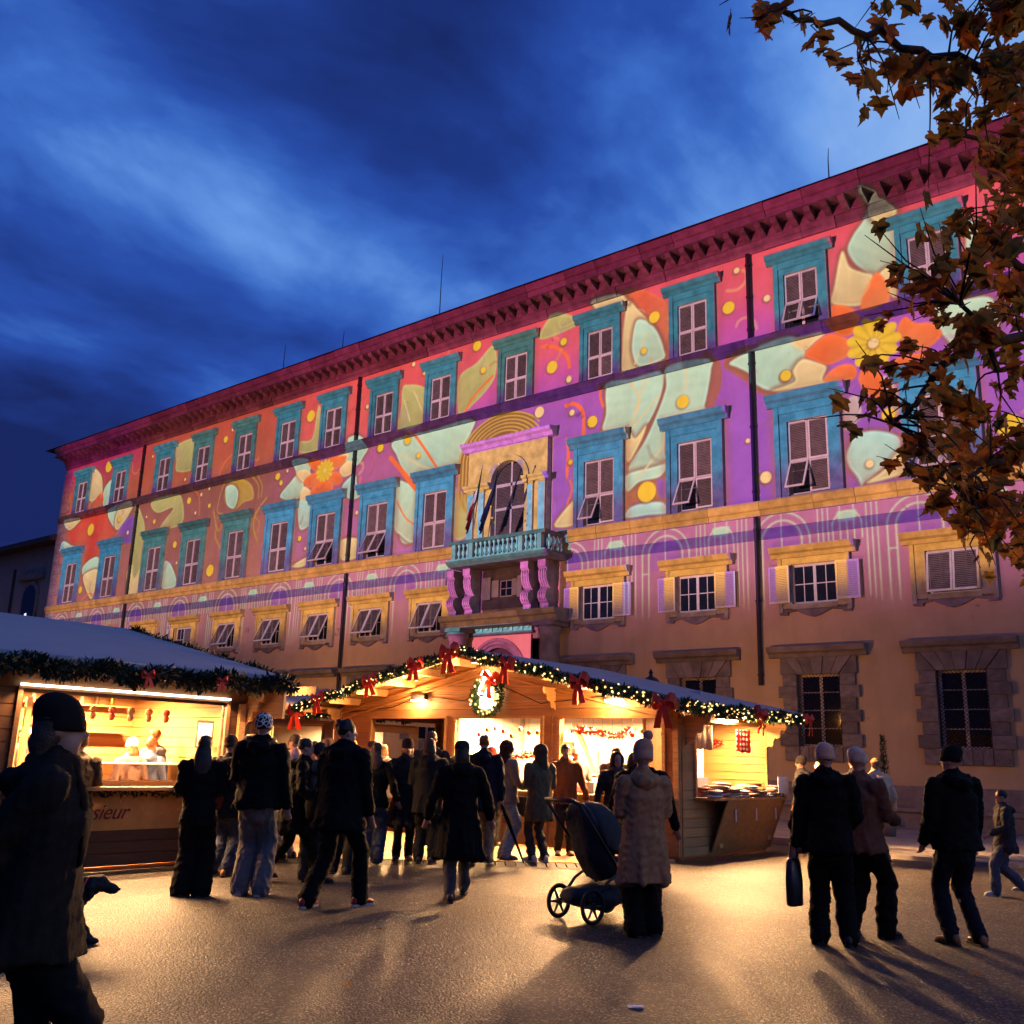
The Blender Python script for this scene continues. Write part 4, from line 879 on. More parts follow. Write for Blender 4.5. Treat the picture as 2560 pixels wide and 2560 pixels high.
    for i, bxx in enumerate(BAY):
        green = i in (2, 3, 4)
        if i != 9:
            top_, bot_ = (L(68, 116, 96), L(92, 78, 84)) if green else (L(64, 134, 152), L(98, 74, 112))
            def gp(x, z, t=top_, b_=bot_): k = sm(9.6, 10.9, z)[..., None]; return (b_*(1-k)+t*k)*(1.25-.25*sm(12.1, 12.3, z))[..., None]
            rect(bxx-1.06, bxx+1.04, 9.31, 12.28, gp); rect(bxx-1.24, bxx+1.22, 12.2, 12.6, lambda x, z, t=top_: t*.8+0*x[..., None])
            rect(bxx-.60, bxx+.60, 9.38, 11.66, lambda x, z: L(206, 142, 124)+0*x[..., None])
            def go(x, z): k = sm(6.1, 7.0, z)[..., None]; return L(150, 84, 40)*(1-k)*.6+L(250, 160, 40)*k
            rect(bxx-1.08, bxx+1.08, 5.9, 7.5, go); rect(bxx-1.28, bxx+1.28, 7.46, 7.82, lambda x, z: L(228, 140, 40)+0*x[..., None])
            rect(bxx-.66, bxx+.66, 6.1, 7.25, lambda x, z: L(196, 142, 126)+0*x[..., None])
        top_ = L(80, 122, 98) if i in (3, 4, 9) else L(66, 130, 128)
        def gu(x, z, t=top_): k = sm(14.8, 15.5, z)[..., None]; return L(104, 64, 110)*(1-k)+t*k
        rect(bxx-.88, bxx+.88, 14.64, 16.98, gu); rect(bxx-1.09, bxx+1.09, 16.95, 17.32, lambda x, z, t=top_: t*.9+0*x[..., None])
        rect(bxx-.52, bxx+.52, 14.72, 16.52, lambda x, z: L(206, 142, 126)+0*x[..., None])
    rect(SX0, XC-2.2, 8.86, 9.31, lambda x, z: L(232, 140, 42)+0*x[..., None]); rect(XC+2.15, SX1, 8.86, 9.31, lambda x, z: L(238, 146, 46)+0*x[..., None])
    # portal pieces
    rect(XC-1.95, XC+1.9, 9.3, 12.88, lambda x, z: L(252, 178, 84)+0*x[..., None]); rect(XC-2.25, XC+2.15, 12.86, 13.25, lambda x, z: L(236, 120, 190)+0*x[..., None])
    for a_, b_ in ((1.02, 1.30), (1.52, 1.86), (-1.30, -1.02), (-1.86, -1.52)): rect(XC+a_, XC+b_, 9.3, 11.2, lambda x, z: L(142, 188, 196)+0*x[..., None])
    rect(XC+ACX-AR, XC+ACX+AR, 9.4, 12.2, lambda x, z: L(200, 146, 140)+0*x[..., None])
    rect(XC-1.85, XC+2.75, 8.33, 9.32, lambda x, z: L(116, 160, 148)+0*x[..., None])
    for xk in (-2.22, -1.40, 1.32, 2.10): rect(XC+xk-.2, XC+xk+.2, 6.66, 8.3, lambda x, z: L(240, 110, 175)+0*x[..., None])
    for a_, b_ in ((-2.6, -2.44), (-2.0, -1.62), (-1.18, 1.1), (1.54, 1.88), (2.32, 2.6)): rect(XC+a_, XC+b_, 6.56, 8.3, lambda x, z: L(120, 70, 54)*.6+0*x[..., None])
    rect(XC-2.5, XC+3.0, 6.08, 6.56, lambda x, z: L(176, 110, 56)*.8+0*x[..., None]); rect(XC-2.05, XC+1.25, 5.86, 6.08, lambda x, z: L(130, 190, 180)+0*x[..., None])
    rect(XC-1.95, XC+1.2, 4.5, 5.78, lambda x, z: L(236, 110, 140)+0*x[..., None])
    # the pale wash ends on the ground floor
    fade = sm(5.2, 7.6, ZZ)*.9+.10*sm(4.45, 4.9, ZZ)
    inp = (XX > XC-2.1) & (XX < XC+1.4) & (ZZ > 4.5); fade = np.where(inp, 1.0, fade)
    fade *= 1-.58*sm(17.55, 17.75, ZZ)*.75
    fade *= .84+.16*sm(-46, -24, XX)
    fade *= 1-.5*(sm(14.2, 14.26, ZZ)*sm(14.68, 14.62, ZZ))
    endl = sm(-57.4, -56.0, XX); img *= (fade*(.15+.85*endl))[..., None]
    img *= np.array([.62/.58, .56/.42, .47/.22])*np.array([1.0, .97, .90])
    return img.astype(np.float32)
SLIDE = slide()
# keystone correction: even light over the whole front
_nx, _nz = SLIDE.shape[1], SLIDE.shape[0]
_x = SX0+(np.arange(_nx)+.5)/PPM-PJ.x; _z = SZ0+(np.arange(_nz)+.5)/PPM-PJ.z; _d = -PJ.y
_c = _d/np.sqrt(_d*_d+_x[None, :]**2+_z[:, None]**2); SLIDE = SLIDE/(_c**3)[..., None].astype(np.float32)
im = bpy.data.images.new('projection_slide', _nx, _nz, alpha=False, float_buffer=True)
px = np.ones((_nz, _nx, 4), np.float32); px[..., :3] = SLIDE; im.pixels.foreach_set(px.ravel()); im.update(); im.pack()
ld = bpy.data.lights.new('facade_projector', 'SPOT'); ld.energy = 1.0; ld.shadow_soft_size = 0; ld.spot_size = R(100); ld.spot_blend = 0
lo = bpy.data.objects.new('facade_projector', ld); COL.objects.link(lo); lo.location = PJ; lo.rotation_euler = (R(90), 0, 0)
ld.use_nodes = True; t = ld.node_tree; t.nodes.clear()
tcn = N('ShaderNodeTexCoord', t); sp = N('ShaderNodeSeparateXYZ', t); t.links.new(tcn.outputs['Normal'], sp.inputs[0])
nzv = math_(t, 'MAXIMUM', math_(t, 'ABSOLUTE', sp.outputs[2]), .01)
def uv(s, a0, p0, p1): return math_(t, 'DIVIDE', math_(t, 'ADD', math_(t, 'MULTIPLY', math_(t, 'DIVIDE', s, nzv), _d), a0-p0), p1-p0)
cb = N('ShaderNodeCombineXYZ', t); t.links.new(uv(sp.outputs[0], PJ.x, SX0, SX1), cb.inputs[0]); t.links.new(uv(sp.outputs[1], PJ.z, SZ0, SZ1), cb.inputs[1])
ti = N('ShaderNodeTexImage', t); ti.image = im; ti.extension = 'CLIP'; t.links.new(cb.outputs[0], ti.inputs[0])
em = N('ShaderNodeEmission', t); t.links.new(ti.outputs[0], em.inputs[0]); em.inputs[1].default_value = 1.0
ol = N('ShaderNodeOutputLight', t); t.links.new(em.outputs[0], ol.inputs[0])
ld.energy = 4*PI*PI*_d*_d*1.5

# ------------------------------------------------------------------ market chalets
def wood(name, col, rough=.55, stretch=(1, 6, 30), rand=.16, var=.32):
    return mat(name, col, rough, var, 2.2, .12, 30, rand=rand, stretch=stretch)
PINE = wood('pine_plank', (.52, .27, .095)); PINE_B = wood('pine_beam', (.55, .30, .11), rand=.08); PLYW = wood('plywood', (.40, .19, .06), .5, (1, 3, 6), .04, .2)
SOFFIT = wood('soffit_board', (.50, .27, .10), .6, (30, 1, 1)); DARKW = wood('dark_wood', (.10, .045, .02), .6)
MEMB = mat('roof_membrane', (.30, .30, .335), .7, .06, 1.5, .1, 12); BOARD = mat('pale_board', (.70, .70, .64), .8, .05, 2, .05, 20)
WARM = (1.0, .60, .26); WARMW = (1.0, .52, .21)
LAMPG = glow_mat('lamp_glass', (1.0, .80, .52), 26); STRIPG = glow_mat('strip_light', (1.0, .84, .60), 14)
def area(name, loc, rot, e, sx, sy, col=WARMW, spread=170):
    l = bpy.data.lights.new(name, 'AREA'); l.shape = 'RECTANGLE'; l.size = sx; l.size_y = sy; l.energy = e; l.color = col; l.spread = R(spread)
    o = bpy.data.objects.new(name, l); COL.objects.link(o); o.location = loc; o.rotation_euler = rot; return o
def point(name, loc, e, r=.08, col=WARMW):
    l = bpy.data.lights.new(name, 'POINT'); l.energy = e; l.color = col; l.shadow_soft_size = r
    o = bpy.data.objects.new(name, l); COL.objects.link(o); o.location = loc; return o
HWD, EZ, RZ = 4.75, 2.46, 3.47
def rz_at(dx, top=RZ, ev=EZ): return top-(top-ev)*abs(dx)/HWD
PLK = {}
def plank(axis, m_, x0, x1, y0, y1, z0, z1):
    """tongue-and-groove board: the visible face is set off by a groove, the back half closes the joint"""
    k = (axis, m_.name)
    if k not in PLK:
        PLK[k] = (MB().box(-.5, .5, -.5, 0, -.462, .462).box(-.5, .5, .001, .5, -.502, .502) if axis == 'y' else MB().box(0, .5, -.5, .5, -.462, .462).box(-.5, -.001, -.5, .5, -.502, .502)).mesh('plank_'+m_.name, m_)
    return O('plank', PLK[k], None, ((x0+x1)/2, (y0+y1)/2, (z0+z1)/2), (0, 0, 0), (x1-x0, y1-y0, z1-z0))
class Chalet:
    def __init__(s, cx, y0, y1, label, dz=0):
        s.cx, s.y0, s.y1 = cx, y0, y1; s.root = empty('market_stall', (cx, (y0+y1)/2, 0)); setk(s.root, label, 'market stall', 'market chalets'); s.dz = dz
        for sd, nm in ((-1, 'roof'), (1, 'roof')):
            m = MB(); xr, xe = cx, cx+sd*HWD; th = .055
            zr, ze = RZ+dz+.10, EZ+dz+.10
            P = [(xr, zr), (xe, ze), (xe, ze-th), (xr, zr-th)]
            m.prism(P, y0, y1, 'y'); ro = s.add(m.build('roof', MEMB))
            # soffit boards under it, purlins below those
            nb_ = 30
            for k in range(nb_):
                a, b = k/nb_, (k+1)/nb_; xa, xb = cx+sd*HWD*a, cx+sd*HWD*b; za, zb = RZ+dz-(RZ-EZ)*a, RZ+dz-(RZ-EZ)*b
                if (xb-cx)*sd > HWD-.02: xb -= .03*sd
                q = .004*sd
                MB().prism([(xa+q, za+.044), (xb-q, zb+.044), (xb-q, zb+.018), (xa+q, za+.018)], y0+.02, y1-.02, 'y').build('soffit_board', SOFFIT, ro, False, (0, 0, 0))
                ro.children[-1].location = (0, 0, 0)
            for k in range(6):
                xk = cx+sd*(.35+k*.83); zk = rz_at(xk-cx)+dz
                s.add(MB().box(xk-.045, xk+.045, y0+.04, y1-.04, zk-.13, zk+.012).build('purlin', PINE_B))
            # barge boards on both gables
            for yy in (y0+.0, y1-.03):
                s.add(MB().prism([(cx+sd*.001, RZ+dz+.041), (cx+sd*(HWD), EZ+dz+.041), (cx+sd*(HWD), EZ+dz-.10), (cx+sd*.001, RZ+dz-.10)], yy, yy+.03, 'y').build('barge_board', PINE_B))
            s.add(MB().box(*sorted((cx+sd*HWD, cx+sd*(HWD-.03))), y0+.035, y1-.035, EZ+dz-.09, EZ+dz+.04).build('fascia', PINE_B))
    def add(s, o, parent=None):
        """hang an object given in world coordinates under the chalet"""
        o.parent = s.root; o.location = Vector(o.location)-Vector(s.root.location); return o
    def wall_y(s, y, x0, x1, z0, gable, holes, m_=PINE, th=.045, ztop=EZ, row=.15, split=None):
        """plank wall across X at depth y; holes are (x0,x1,z0,z1)"""
        z = z0
        while z < (RZ+s.dz if gable else ztop)-.03:
            zt = min(z+row, (RZ+s.dz if gable else ztop)); zm = (z+zt)/2
            a, b = x0, x1; sl = None
            if gable and zt > EZ+s.dz-.1:
                h0, h1 = (HWD*(RZ+s.dz-zz_+.0)/(RZ-EZ) for zz_ in (z, zt)); sl = (h0, h1)
                a, b = max(a, s.cx-h0), min(b, s.cx+h0)
            cuts = [(a, b)]
            for h in holes:
                if h[2] < zm < h[3]:
                    nw = []
                    for p, q in cuts:
                        if h[1] <= p or h[0] >= q: nw.append((p, q)); continue
                        if h[0] > p: nw.append((p, h[0]))
                        if h[1] < q: nw.append((h[1], q))
                    cuts = nw
            if split is not None:
                cuts = [c for p, q in cuts for c in (((p, split-.006), (split+.006, q)) if p < split < q else ((p, q),))]
            for p, q in cuts:
                if q-p <= .03: continue
                if sl and (p < s.cx-sl[1] or q > s.cx+sl[1]):
                    pt, qt = max(p, s.cx-sl[1]), min(q, s.cx+sl[1])
                    if qt-pt > .02: s.add(MB().prism([(p, z+.003), (q, z+.003), (qt, zt-.004), (pt, zt-.004)], y-th/2, y+th/2, 'y').build('plank', m_))
                else: s.add(plank('y', m_, p, q, y-th/2+rnd.uniform(-.003, .003), y+th/2, z, zt))
            z = zt
        bk = MB().box(x0+.02, x1-.02, y+th/2+.002, y+th/2+.01, z0, min(z0+.02, ztop))
    def wall_x(s, x, y0, y1, z0, holes, m_=PINE, th=.045, ztop=EZ, row=.15):
        z = z0
        while z < ztop-.03:
            zt = min(z+row, ztop); zm = (z+zt)/2; cuts = [(y0, y1)]
            for h in holes:
                if h[2] < zm < h[3]:
                    nw = []
                    for p, q in cuts:
                        if h[1] <= p or h[0] >= q: nw.append((p, q)); continue
                        if h[0] > p: nw.append((p, h[0]))
                        if h[1] < q: nw.append((h[1], q))
                    cuts = nw
            for p, q in cuts:
                if q-p > .03: s.add(plank('x', m_, x-th/2, x+th/2+rnd.uniform(-.003, .003), p, q, z, zt))
            z = zt
    def frame_y(s, y, h, m_=PINE_B, t=.06):
        x0, x1, z0, z1 = h
        s.add(MB().box(x0-t, x0, y-.07, y+.06, z0, z1).box(x1, x1+t, y-.07, y+.06, z0, z1).box(x0-t, x1+t, y-.075, y+.06, z1+.002, z1+.05).build('window_frame', m_))
    def frame_x(s, x, h, m_=PINE_B, t=.06):
        y0, y1, z0, z1 = h
        s.add(MB().box(x-.06, x+.07, y0-t, y0, z0, z1).box(x-.06, x+.07, y1, y1+t, z0, z1).box(x-.06, x+.075, y0-t, y1+t, z1+.002, z1+.05).build('window_frame', m_))

# ---- foliage garland with bulbs and bows
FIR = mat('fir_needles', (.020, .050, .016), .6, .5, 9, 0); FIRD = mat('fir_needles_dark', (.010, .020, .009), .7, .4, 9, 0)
BULB = glow_mat('fairy_bulb', (1.0, .58, .16), 2.3); BULB_W = glow_mat('fairy_bulb_white', (1.0, .72, .32), 2.8)
RED = mat('red_ribbon', (.70, .045, .014), .45, .12, 10, .05, 40)
BULBM = [MB().ell((0, 0, 0), (.017, .017, .024), 8, 5).mesh('bulb', b_) for b_ in (BULB, BULB_W)]
def greens(path, r, n, mtl, seed, nl=.10):
    q = random.Random(seed); P = [Vector(p) for p in path]; L = [0]
    for a, b in zip(P, P[1:]): L.append(L[-1]+(b-a).length)
    m = MB(); pts = []
    def at(d):
        for i in range(len(P)-1):
            if d <= L[i+1] or i == len(P)-2: return P[i].lerp(P[i+1], (d-L[i])/max(1e-6, L[i+1]-L[i])), (P[i+1]-P[i]).normalized()
    for k in range(int(n*L[-1])):
        c, t = at(q.random()*L[-1]); wob = .25*r*Vector((math.sin(c.x*5+c.y*4), math.cos(c.y*6+c.x*3), math.sin(c.x*7+c.y*7)))
        u = Vector((q.gauss(0, 1), q.gauss(0, 1), q.gauss(0, 1))); u -= t*u.dot(t); u.normalize()
        base = c+wob+u*r*q.uniform(0, .65); d = (u*q.uniform(.5, 1)+t*q.uniform(-.9, .9)+Vector((0, 0, q.uniform(-.5, .2)))).normalized(); l = nl*q.uniform(.6, 1.25)
        sd = d.cross(Vector((q.gauss(0, 1), q.gauss(0, 1), q.gauss(0, 1)))).normalized()*l*.16
        b = len(m.v); m.v += [tuple(base-sd*.4), tuple(base+sd*.4), tuple(base+d*l*.55+sd), tuple(base+d*l), tuple(base+d*l*.5-sd)]; m.f.append((b, b+1, b+2, b+3, b+4))
    return m, at, L[-1]
def garland(label, path, r=.10, n=620, bulbs=14, mtl=None, seed=1, bows=(), bow_scale=1.0, facing=(0, -1, 0), ambient=True):
    root = empty('garland', path[0]); setk(root, label, 'garland', 'fir garlands on the chalets'); off = Vector(path[0]); q = random.Random(seed*13+1)
    m, at, L = greens([Vector(p)-off for p in path], r, n, mtl, seed); g = m.build('greenery', mtl or FIR, root); g['kind'] = 'stuff'
    for k in range(int(bulbs*L)):
        c, t = at(q.random()*L); u = Vector((q.gauss(0, 1), q.gauss(0, 1), q.gauss(0, 1)))+Vector(facing)*1.3; u -= t*u.dot(t); u.normalize()
        O('bulb', BULBM[0 if q.random() < .6 else 1], root, c+u*r*q.uniform(.8, 1.15), (q.uniform(0, 3), q.uniform(0, 3), 0), (q.uniform(.65, 1.05),)*3)
    for d, sc in bows:
        c, t = at(d*L); O('bow', BOWM, root, c+Vector(facing)*(r+.02), (R(rnd.uniform(-6, 6)), R(rnd.uniform(-14, 14)), math.atan2(facing[1], facing[0])+PI/2+R(rnd.uniform(-18, 18))), (sc*bow_scale,)*3)
    return root
def bow_mesh():
    m = MB()
    for s in (-1, 1):
        m.strip([(0, 0, 0), (s*.06, -.05, .05), (s*.14, -.07, .09), (s*.19, -.02, .06), (s*.19, .03, -.03), (s*.13, .02, -.06), (s*.05, .0, -.03), (0, 0, 0)], (0, .5, 1), [.05, .10, .14, .15, .15, .13, .09, .05], .004)
        m.strip([(0, -.01, -.01), (s*.04, -.05, -.12), (s*.07, -.06, -.24), (s*.10, -.05, -.38)], (1, .25, 0), [.05, .08, .10, .11], .004)
    m.ell((0, -.02, 0), (.045, .04, .05), 10, 6)
    return m.mesh('bow', RED)
BOWM = bow_mesh()

# ================= main chalet
MC = Chalet(-12.65, -13.1, -8.2, 'wide pine market chalet with lit garlands and crowd before its open counters')
FY, BY_, LX, RX = -12.15, -8.8, -17.0, -8.4
HF = [(-15.85, -13.72, .98, 2.28), (-13.42, -11.30, .98, 2.28), (-10.85, -8.72, .98, 2.28)]
MC.wall_y(FY, LX, RX, .06, True, HF, split=-11.06)
for h in HF: MC.frame_y(FY, h)
HS = [(-11.70, -8.98, 1.0, 2.25)]
MC.wall_x(RX, FY+.03, BY_, .06, HS, ztop=EZ+.1); MC.frame_x(RX, HS[0])
MC.wall_x(LX, FY+.03, BY_, .06, [(-11.8, -9.0, .98, 2.28)], ztop=EZ); MC.wall_y(BY_, LX, RX, .06, True, [])
MC.add(MB().box(-13.60, -13.55, FY+.05, BY_-.03, .06, 2.9).build('partition', BOARD))
MC.add(MB().box(-13.5, -9.2, -9.90, -9.86, .06, 2.9).build('back_panel', BOARD))
MC.add(MB().box(-9.16, -9.10, FY+.06, -10.4, .06, 2.4).build('partition', PINE_B))
MC.add(MB().box(LX+.05, RX-.05, FY+.05, BY_-.05, .01, .055).build('floor', PLYW))
for k, (a, b) in enumerate(((-15.9, -13.66), (-13.5, -11.22), (-10.95, -8.44))):
    MC.add(MB().box(a, b, FY-.36, FY+.28, .93, .975).build('counter', PLYW))
for s, xk in ((-1, -16.9), (1, -8.46)):
    MC.add(MB().box(xk-.05, xk+.05, FY-.06, FY-.026, .06, 2.5).build('post', PINE_B))
for xk in (-16.6, -11.15, -9.9, -12.2, -14.9):     # battens on the counters' fronts
    MC.add(MB().box(xk-.03, xk+.03, FY-.055, FY-.026, .06, .92).build('batten', PINE_B))
# rake trims on the gable wall
for s in (-1, 1):
    for o_, w_ in ((.16, .05), (.30, .035)):
        MC.add(MB().prism([(MC.cx, RZ-o_), (MC.cx+s*4.3, rz_at(4.3)-o_), (MC.cx+s*4.3, rz_at(4.3)-o_-w_), (MC.cx, RZ-o_-w_)], FY-.075, FY-.028, 'y').build('rake_trim', PINE_B))
# scalloped eave brackets at the corner posts
def scallop(dx, dz): 
    P = [(0, 0), (dx, 0)]
    for k in range(3):
        cx_, cz_ = dx*(.86-.30*k), -dz*(.12+.30*k); P += [(cx_+dx*.14*math.cos(a), cz_-dz*.17*math.sin(a)) for a in np.linspace(-.3, 2.2, 6)]
    return P+[(0, -dz)]
for (x, y, ax) in ((RX+.03, -12.0, 'y'), (RX+.03, -8.95, 'y')):
    MC.add(MB().prism([(x+p[0], EZ-.12+p[1]) for p in scallop(.46, .50)], y-.02, y+.02, 'y').build('scalloped_bracket', PINE_B))
for x in (-8.52, -16.9, -11.0):
    MC.add(MB().prism([(FY-.03-p[0], EZ+.02+p[1]+(.35 if x == -11.0 else 0)) for p in scallop(.40, .42)], x-.02, x+.02, 'x').build('scalloped_bracket', PINE_B))
# side counter with its drop-down flap
MC.add(MB().box(-8.72, -7.98, -11.75, -8.92, .955, .995).build('counter', PLYW))
MC.add(MB().prism([(RX+.05, .10), (RX+.075, .10), (-8.0, .95), (-8.03, .95)], -11.25, -8.95, 'y').build('flap', PLYW))
for yk, zk in ((-11.0, .16), (-9.15, .22)): MC.add(bx('flap_tab', PINE_B, None, RX+.085, RX+.10+(zk-.1)*.42, yk-.07, yk+.07, zk, zk+.09))
for yk in (-10.9, -10.1, -9.3): MC.add(bx('hinge', MARBLE, None, -8.06, -8.045, yk, yk+.04, .60, .80))
MC.add(MB().prism([(-10.9, 1.5), (-10.82, 1.5), (-9.2, 2.45), (-9.3, 2.45)], BY_-.06, BY_-.03, 'y').build('brace', PINE_B))
# folding stock door boards stored inside window two
MC.add(MB().prism([(-12.2, 2.28), (-12.1, 2.28), (-11.55, 1.3), (-11.65, 1.3)], -9.96, -9.91, 'y').build('brace', PINE_B))
# front flood lamps, side lamp, wreath lamp
def flood(ch, x, y, z, e, sx=.34, face='y', tilt=-18):
    """lamp housing on the wall, its glass and its own light"""
    if face == 'y':
        ch.add(MB().box(x-sx/2-.02, x+sx/2+.02, y-.10, y, z, z+.10).build('lamp_housing', IRON)); ch.add(MB().box(x-sx/2, x+sx/2, y-.115, y-.02, z-.035, z-.002).build('lamp_glass', LAMPG))
        area('flood_lamp', (x, y-.16, z-.06), (R(-72), 0, 0), e, sx, .12, WARMW, 175)
        point('lamp_spill', (x, y-.22, z-.02), e*.13, .05, WARMW)
    else:
        ch.add(MB().box(x, x+.10, y-sx/2-.02, y+sx/2+.02, z, z+.10).build('lamp_housing', IRON)); ch.add(MB().box(x+.02, x+.115, y-sx/2, y+sx/2, z-.035, z-.002).build('lamp_glass', LAMPG))
        area('flood_lamp', (x+.10, y, z-.06), (0, R(-70), 0), e, .12, sx, WARMW, 140)
        point('lamp_spill', (x+.12, y, z-.05), e*.13, .05, WARMW)
flood(MC, -14.45, FY-.03, 2.66, 560); flood(MC, -9.65, FY-.03, 2.60, 800)
flood(MC, RX+.03, -10.6, 2.33, 1000, .6, 'x')
# interior strip lights
for x0, x1, y in ((-13.2, -11.6, -11.4), (-10.7, -9.3, -11.4)):
    MC.add(MB().box(x0, x1, y-.03, y+.03, 2.46, 2.50).build('strip_light', STRIPG)); area('stall_strip', ((x0+x1)/2, y, 2.44), (0, 0, 0), 1200, x1-x0, .08, WARMW)
MC.add(MB().box(-8.95, -8.9, -11.2, -9.3, 2.40, 2.44).build('strip_light', STRIPG)); area('stall_strip', (-8.8, -10.2, 2.38), (0, 0, 0), 380, .06, 1.8, WARMW)
# wreath with its lamp on the gable
wr = empty('wreath', (-12.55, FY-.16, 2.70)); setk(wr, 'lit fir wreath with a bright lantern on the chalet gable', 'wreath')
circ = [(.30*math.cos(a), 0, .30*math.sin(a)) for a in np.linspace(0, 2*PI, 25)]
m, at, L = greens(circ, .09, 700, FIR, 5); gg = m.build('greenery', FIR, wr); gg['kind'] = 'stuff'
for k in range(42):
    c, t_ = at(rnd.random()*L); O('bulb', BULBM[k % 2], wr, c+Vector((rnd.uniform(-.07, .07), -.09, rnd.uniform(-.07, .07))), (0, 0, 0), (1.2,)*3)
MB().lathe([(.02, .52), (.06, .50), (.10, .42), (.05, .38), (.07, .30), (.13, .16), (.14, .05), (.10, .0), (.06, -.02)], 14, (0, -.05, -.02)).build('lantern_glass', LAMPG, wr, True)
MB().lathe([(.10, -.16), (.135, -.10), (.13, .0), (.09, .06)], 14, (.05, -.06, -.08)).build('lantern_glass', LAMPG, wr, True)
O('bow', BOWM, wr, (.17, -.12, .33), (0, R(10), 0), (1.0,)*3)
area('wreath_lamp', (-12.55, FY-.42, 2.86), (R(-80), 0, 0), 380, .25, .4, WARMW, 178); point('lamp_spill', (-12.5, FY-.40, 2.85), 14, .08)
# garlands
gy = MC.y0-.04
garland('lit fir garland with red bows climbing the left slope of the wide chalet', [(-17.38, gy, EZ-.02), (-12.65, gy, RZ+.02)], .095, 620, 17, FIR, 11, ((.20, .9), (.53, .9), (.80, .9), (.985, 1.1)))
garland('lit fir garland with red bows down the right slope of the wide chalet', [(-12.6, gy, RZ+.02), (-7.92, gy, EZ-.02)], .095, 620, 17, FIR, 12, ((.28, .95), (.62, 1.0), (.97, 1.05)))
garland('lit fir garland under the right eave above the clothes counter', [(-7.87, -13.08, EZ-.03), (-7.87, -8.25, EZ-.03)], .095, 620, 18, FIR, 13, ((.55, .95), (.99, .8)), 1.0, (1, 0, 0))
garland('lit fir garland along the left eave of the wide chalet', [(-17.4, -13.05, EZ-.05), (-17.4, -9.4, EZ-.05)], .095, 560, 15, FIR, 14, ((.03, 1.05),), 1.0, (.4, -1, 0))

# ================= left chalet (its long side faces us)
LC = Chalet(-16.45, -22.65, -17.75, 'darker market chalet at the left with an open food counter and painted banner', .03)
SX = -12.3
HL = [(-21.35, -18.42, 1.05, 2.20)]
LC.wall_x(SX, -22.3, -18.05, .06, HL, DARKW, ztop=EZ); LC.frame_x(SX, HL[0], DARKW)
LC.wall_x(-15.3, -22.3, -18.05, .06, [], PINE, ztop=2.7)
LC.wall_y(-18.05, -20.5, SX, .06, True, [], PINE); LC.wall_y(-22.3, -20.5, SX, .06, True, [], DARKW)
LC.add(MB().box(-15.2, SX-.05, -22.2, -18.1, .01, .05).build('floor', PLYW))
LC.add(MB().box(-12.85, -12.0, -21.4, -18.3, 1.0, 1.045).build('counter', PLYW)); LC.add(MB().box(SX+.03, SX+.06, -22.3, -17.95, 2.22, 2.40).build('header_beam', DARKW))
LC.add(MB().box(-12.6, -11.6, -17.92, -17.88, 2.0, 2.40).build('side_beam', PINE_B))
for yk in (-22.25, -18.15): LC.add(MB().box(SX+.028, SX+.09, yk-.05, yk+.05, .06, 2.2).build('post', PINE_B))
LC.add(MB().prism([(SX+.02+p[0], EZ-.10+p[1]) for p in scallop(.42, .46)], -18.07, -18.03, 'y').build('scalloped_bracket', PINE_B))
bann = MB().box(SX+.028, SX+.04, -21.3, -18.5, .50, .98).build('banner', None)
BN = mat('banner_print', (.60, .27, .06), .6, .35, 1.6, .02, 30); bann.data.materials.append(BN); LC.add(bann)
tx = bpy.data.curves.new('lettering', 'FONT'); tx.body = 'Monsieur'; tx.size = .27; tx.shear = .35; tx.extrude = .002; tx.space_character = .95
tx.materials.append(mat('letter_red', (.22, .015, .01), .6, .1)); _to = bpy.data.objects.new('tmp_text', tx); COL.objects.link(_to); bpy.context.view_layer.update()
_tm = bpy.data.meshes.new_from_object(_to.evaluated_get(bpy.context.evaluated_depsgraph_get())); bpy.data.objects.remove(_to); to = LC.add(O('lettering', _tm))
to.location = Vector((SX+.046, -20.75, .64))-Vector(LC.root.location); to.rotation_euler = (R(90), 0, R(90))
for k in range(26):
    o = LC.add(MB().ell((0, 0, 0), (.003, .010, .010), 6, 4).build('snow_dot', MARBLE)); o.location = Vector((SX+.043, rnd.uniform(-21.2, -18.6), rnd.uniform(.6, .97)))-Vector(LC.root.location)
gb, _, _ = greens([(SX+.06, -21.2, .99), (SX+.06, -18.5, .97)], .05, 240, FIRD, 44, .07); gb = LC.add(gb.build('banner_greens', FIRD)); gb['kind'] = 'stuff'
# glass counter case, shelves
CASE = mat('case_glass', (.75, .80, .80), .08, .02, 2, 0, spec=.5)
gl = bpy.data.materials.new('clear_glass'); gl.use_nodes = True; _t = gl.node_tree; _b = _t.nodes['Principled BSDF']; _b.inputs['Transmission Weight'].default_value = 1; _b.inputs['Roughness'].default_value = .03; _b.inputs['IOR'].default_value = 1.1
LC.add(MB().box(-12.40, -12.385, -20.6, -18.6, 1.05, 1.32).build('case_glass', gl)); LC.add(MB().box(-12.75, -12.38, -20.6, -18.6, 1.322, 1.34).build('case_top', MARBLE))
for z in (1.75, 2.15): LC.add(MB().box(-15.25, -15.0, -22.0, -18.3, z, z+.025).build('shelf', PINE_B))
LC.add(MB().box(-14.5, -14.44, -21.6, -18.6, 2.42, 2.46).build('strip_light', STRIPG)); area('stall_strip', (-14.2, -20.1, 2.40), (0, 0, 0), 1900, .08, 2.8, WARMW)
LC.add(MB().box(-12.75, -12.70, -21.3, -18.5, 2.30, 2.34).build('strip_light', STRIPG)); area('stall_strip', (-12.72, -19.9, 2.28), (0, R(-20), 0), 600, .08, 2.6, WARMW)
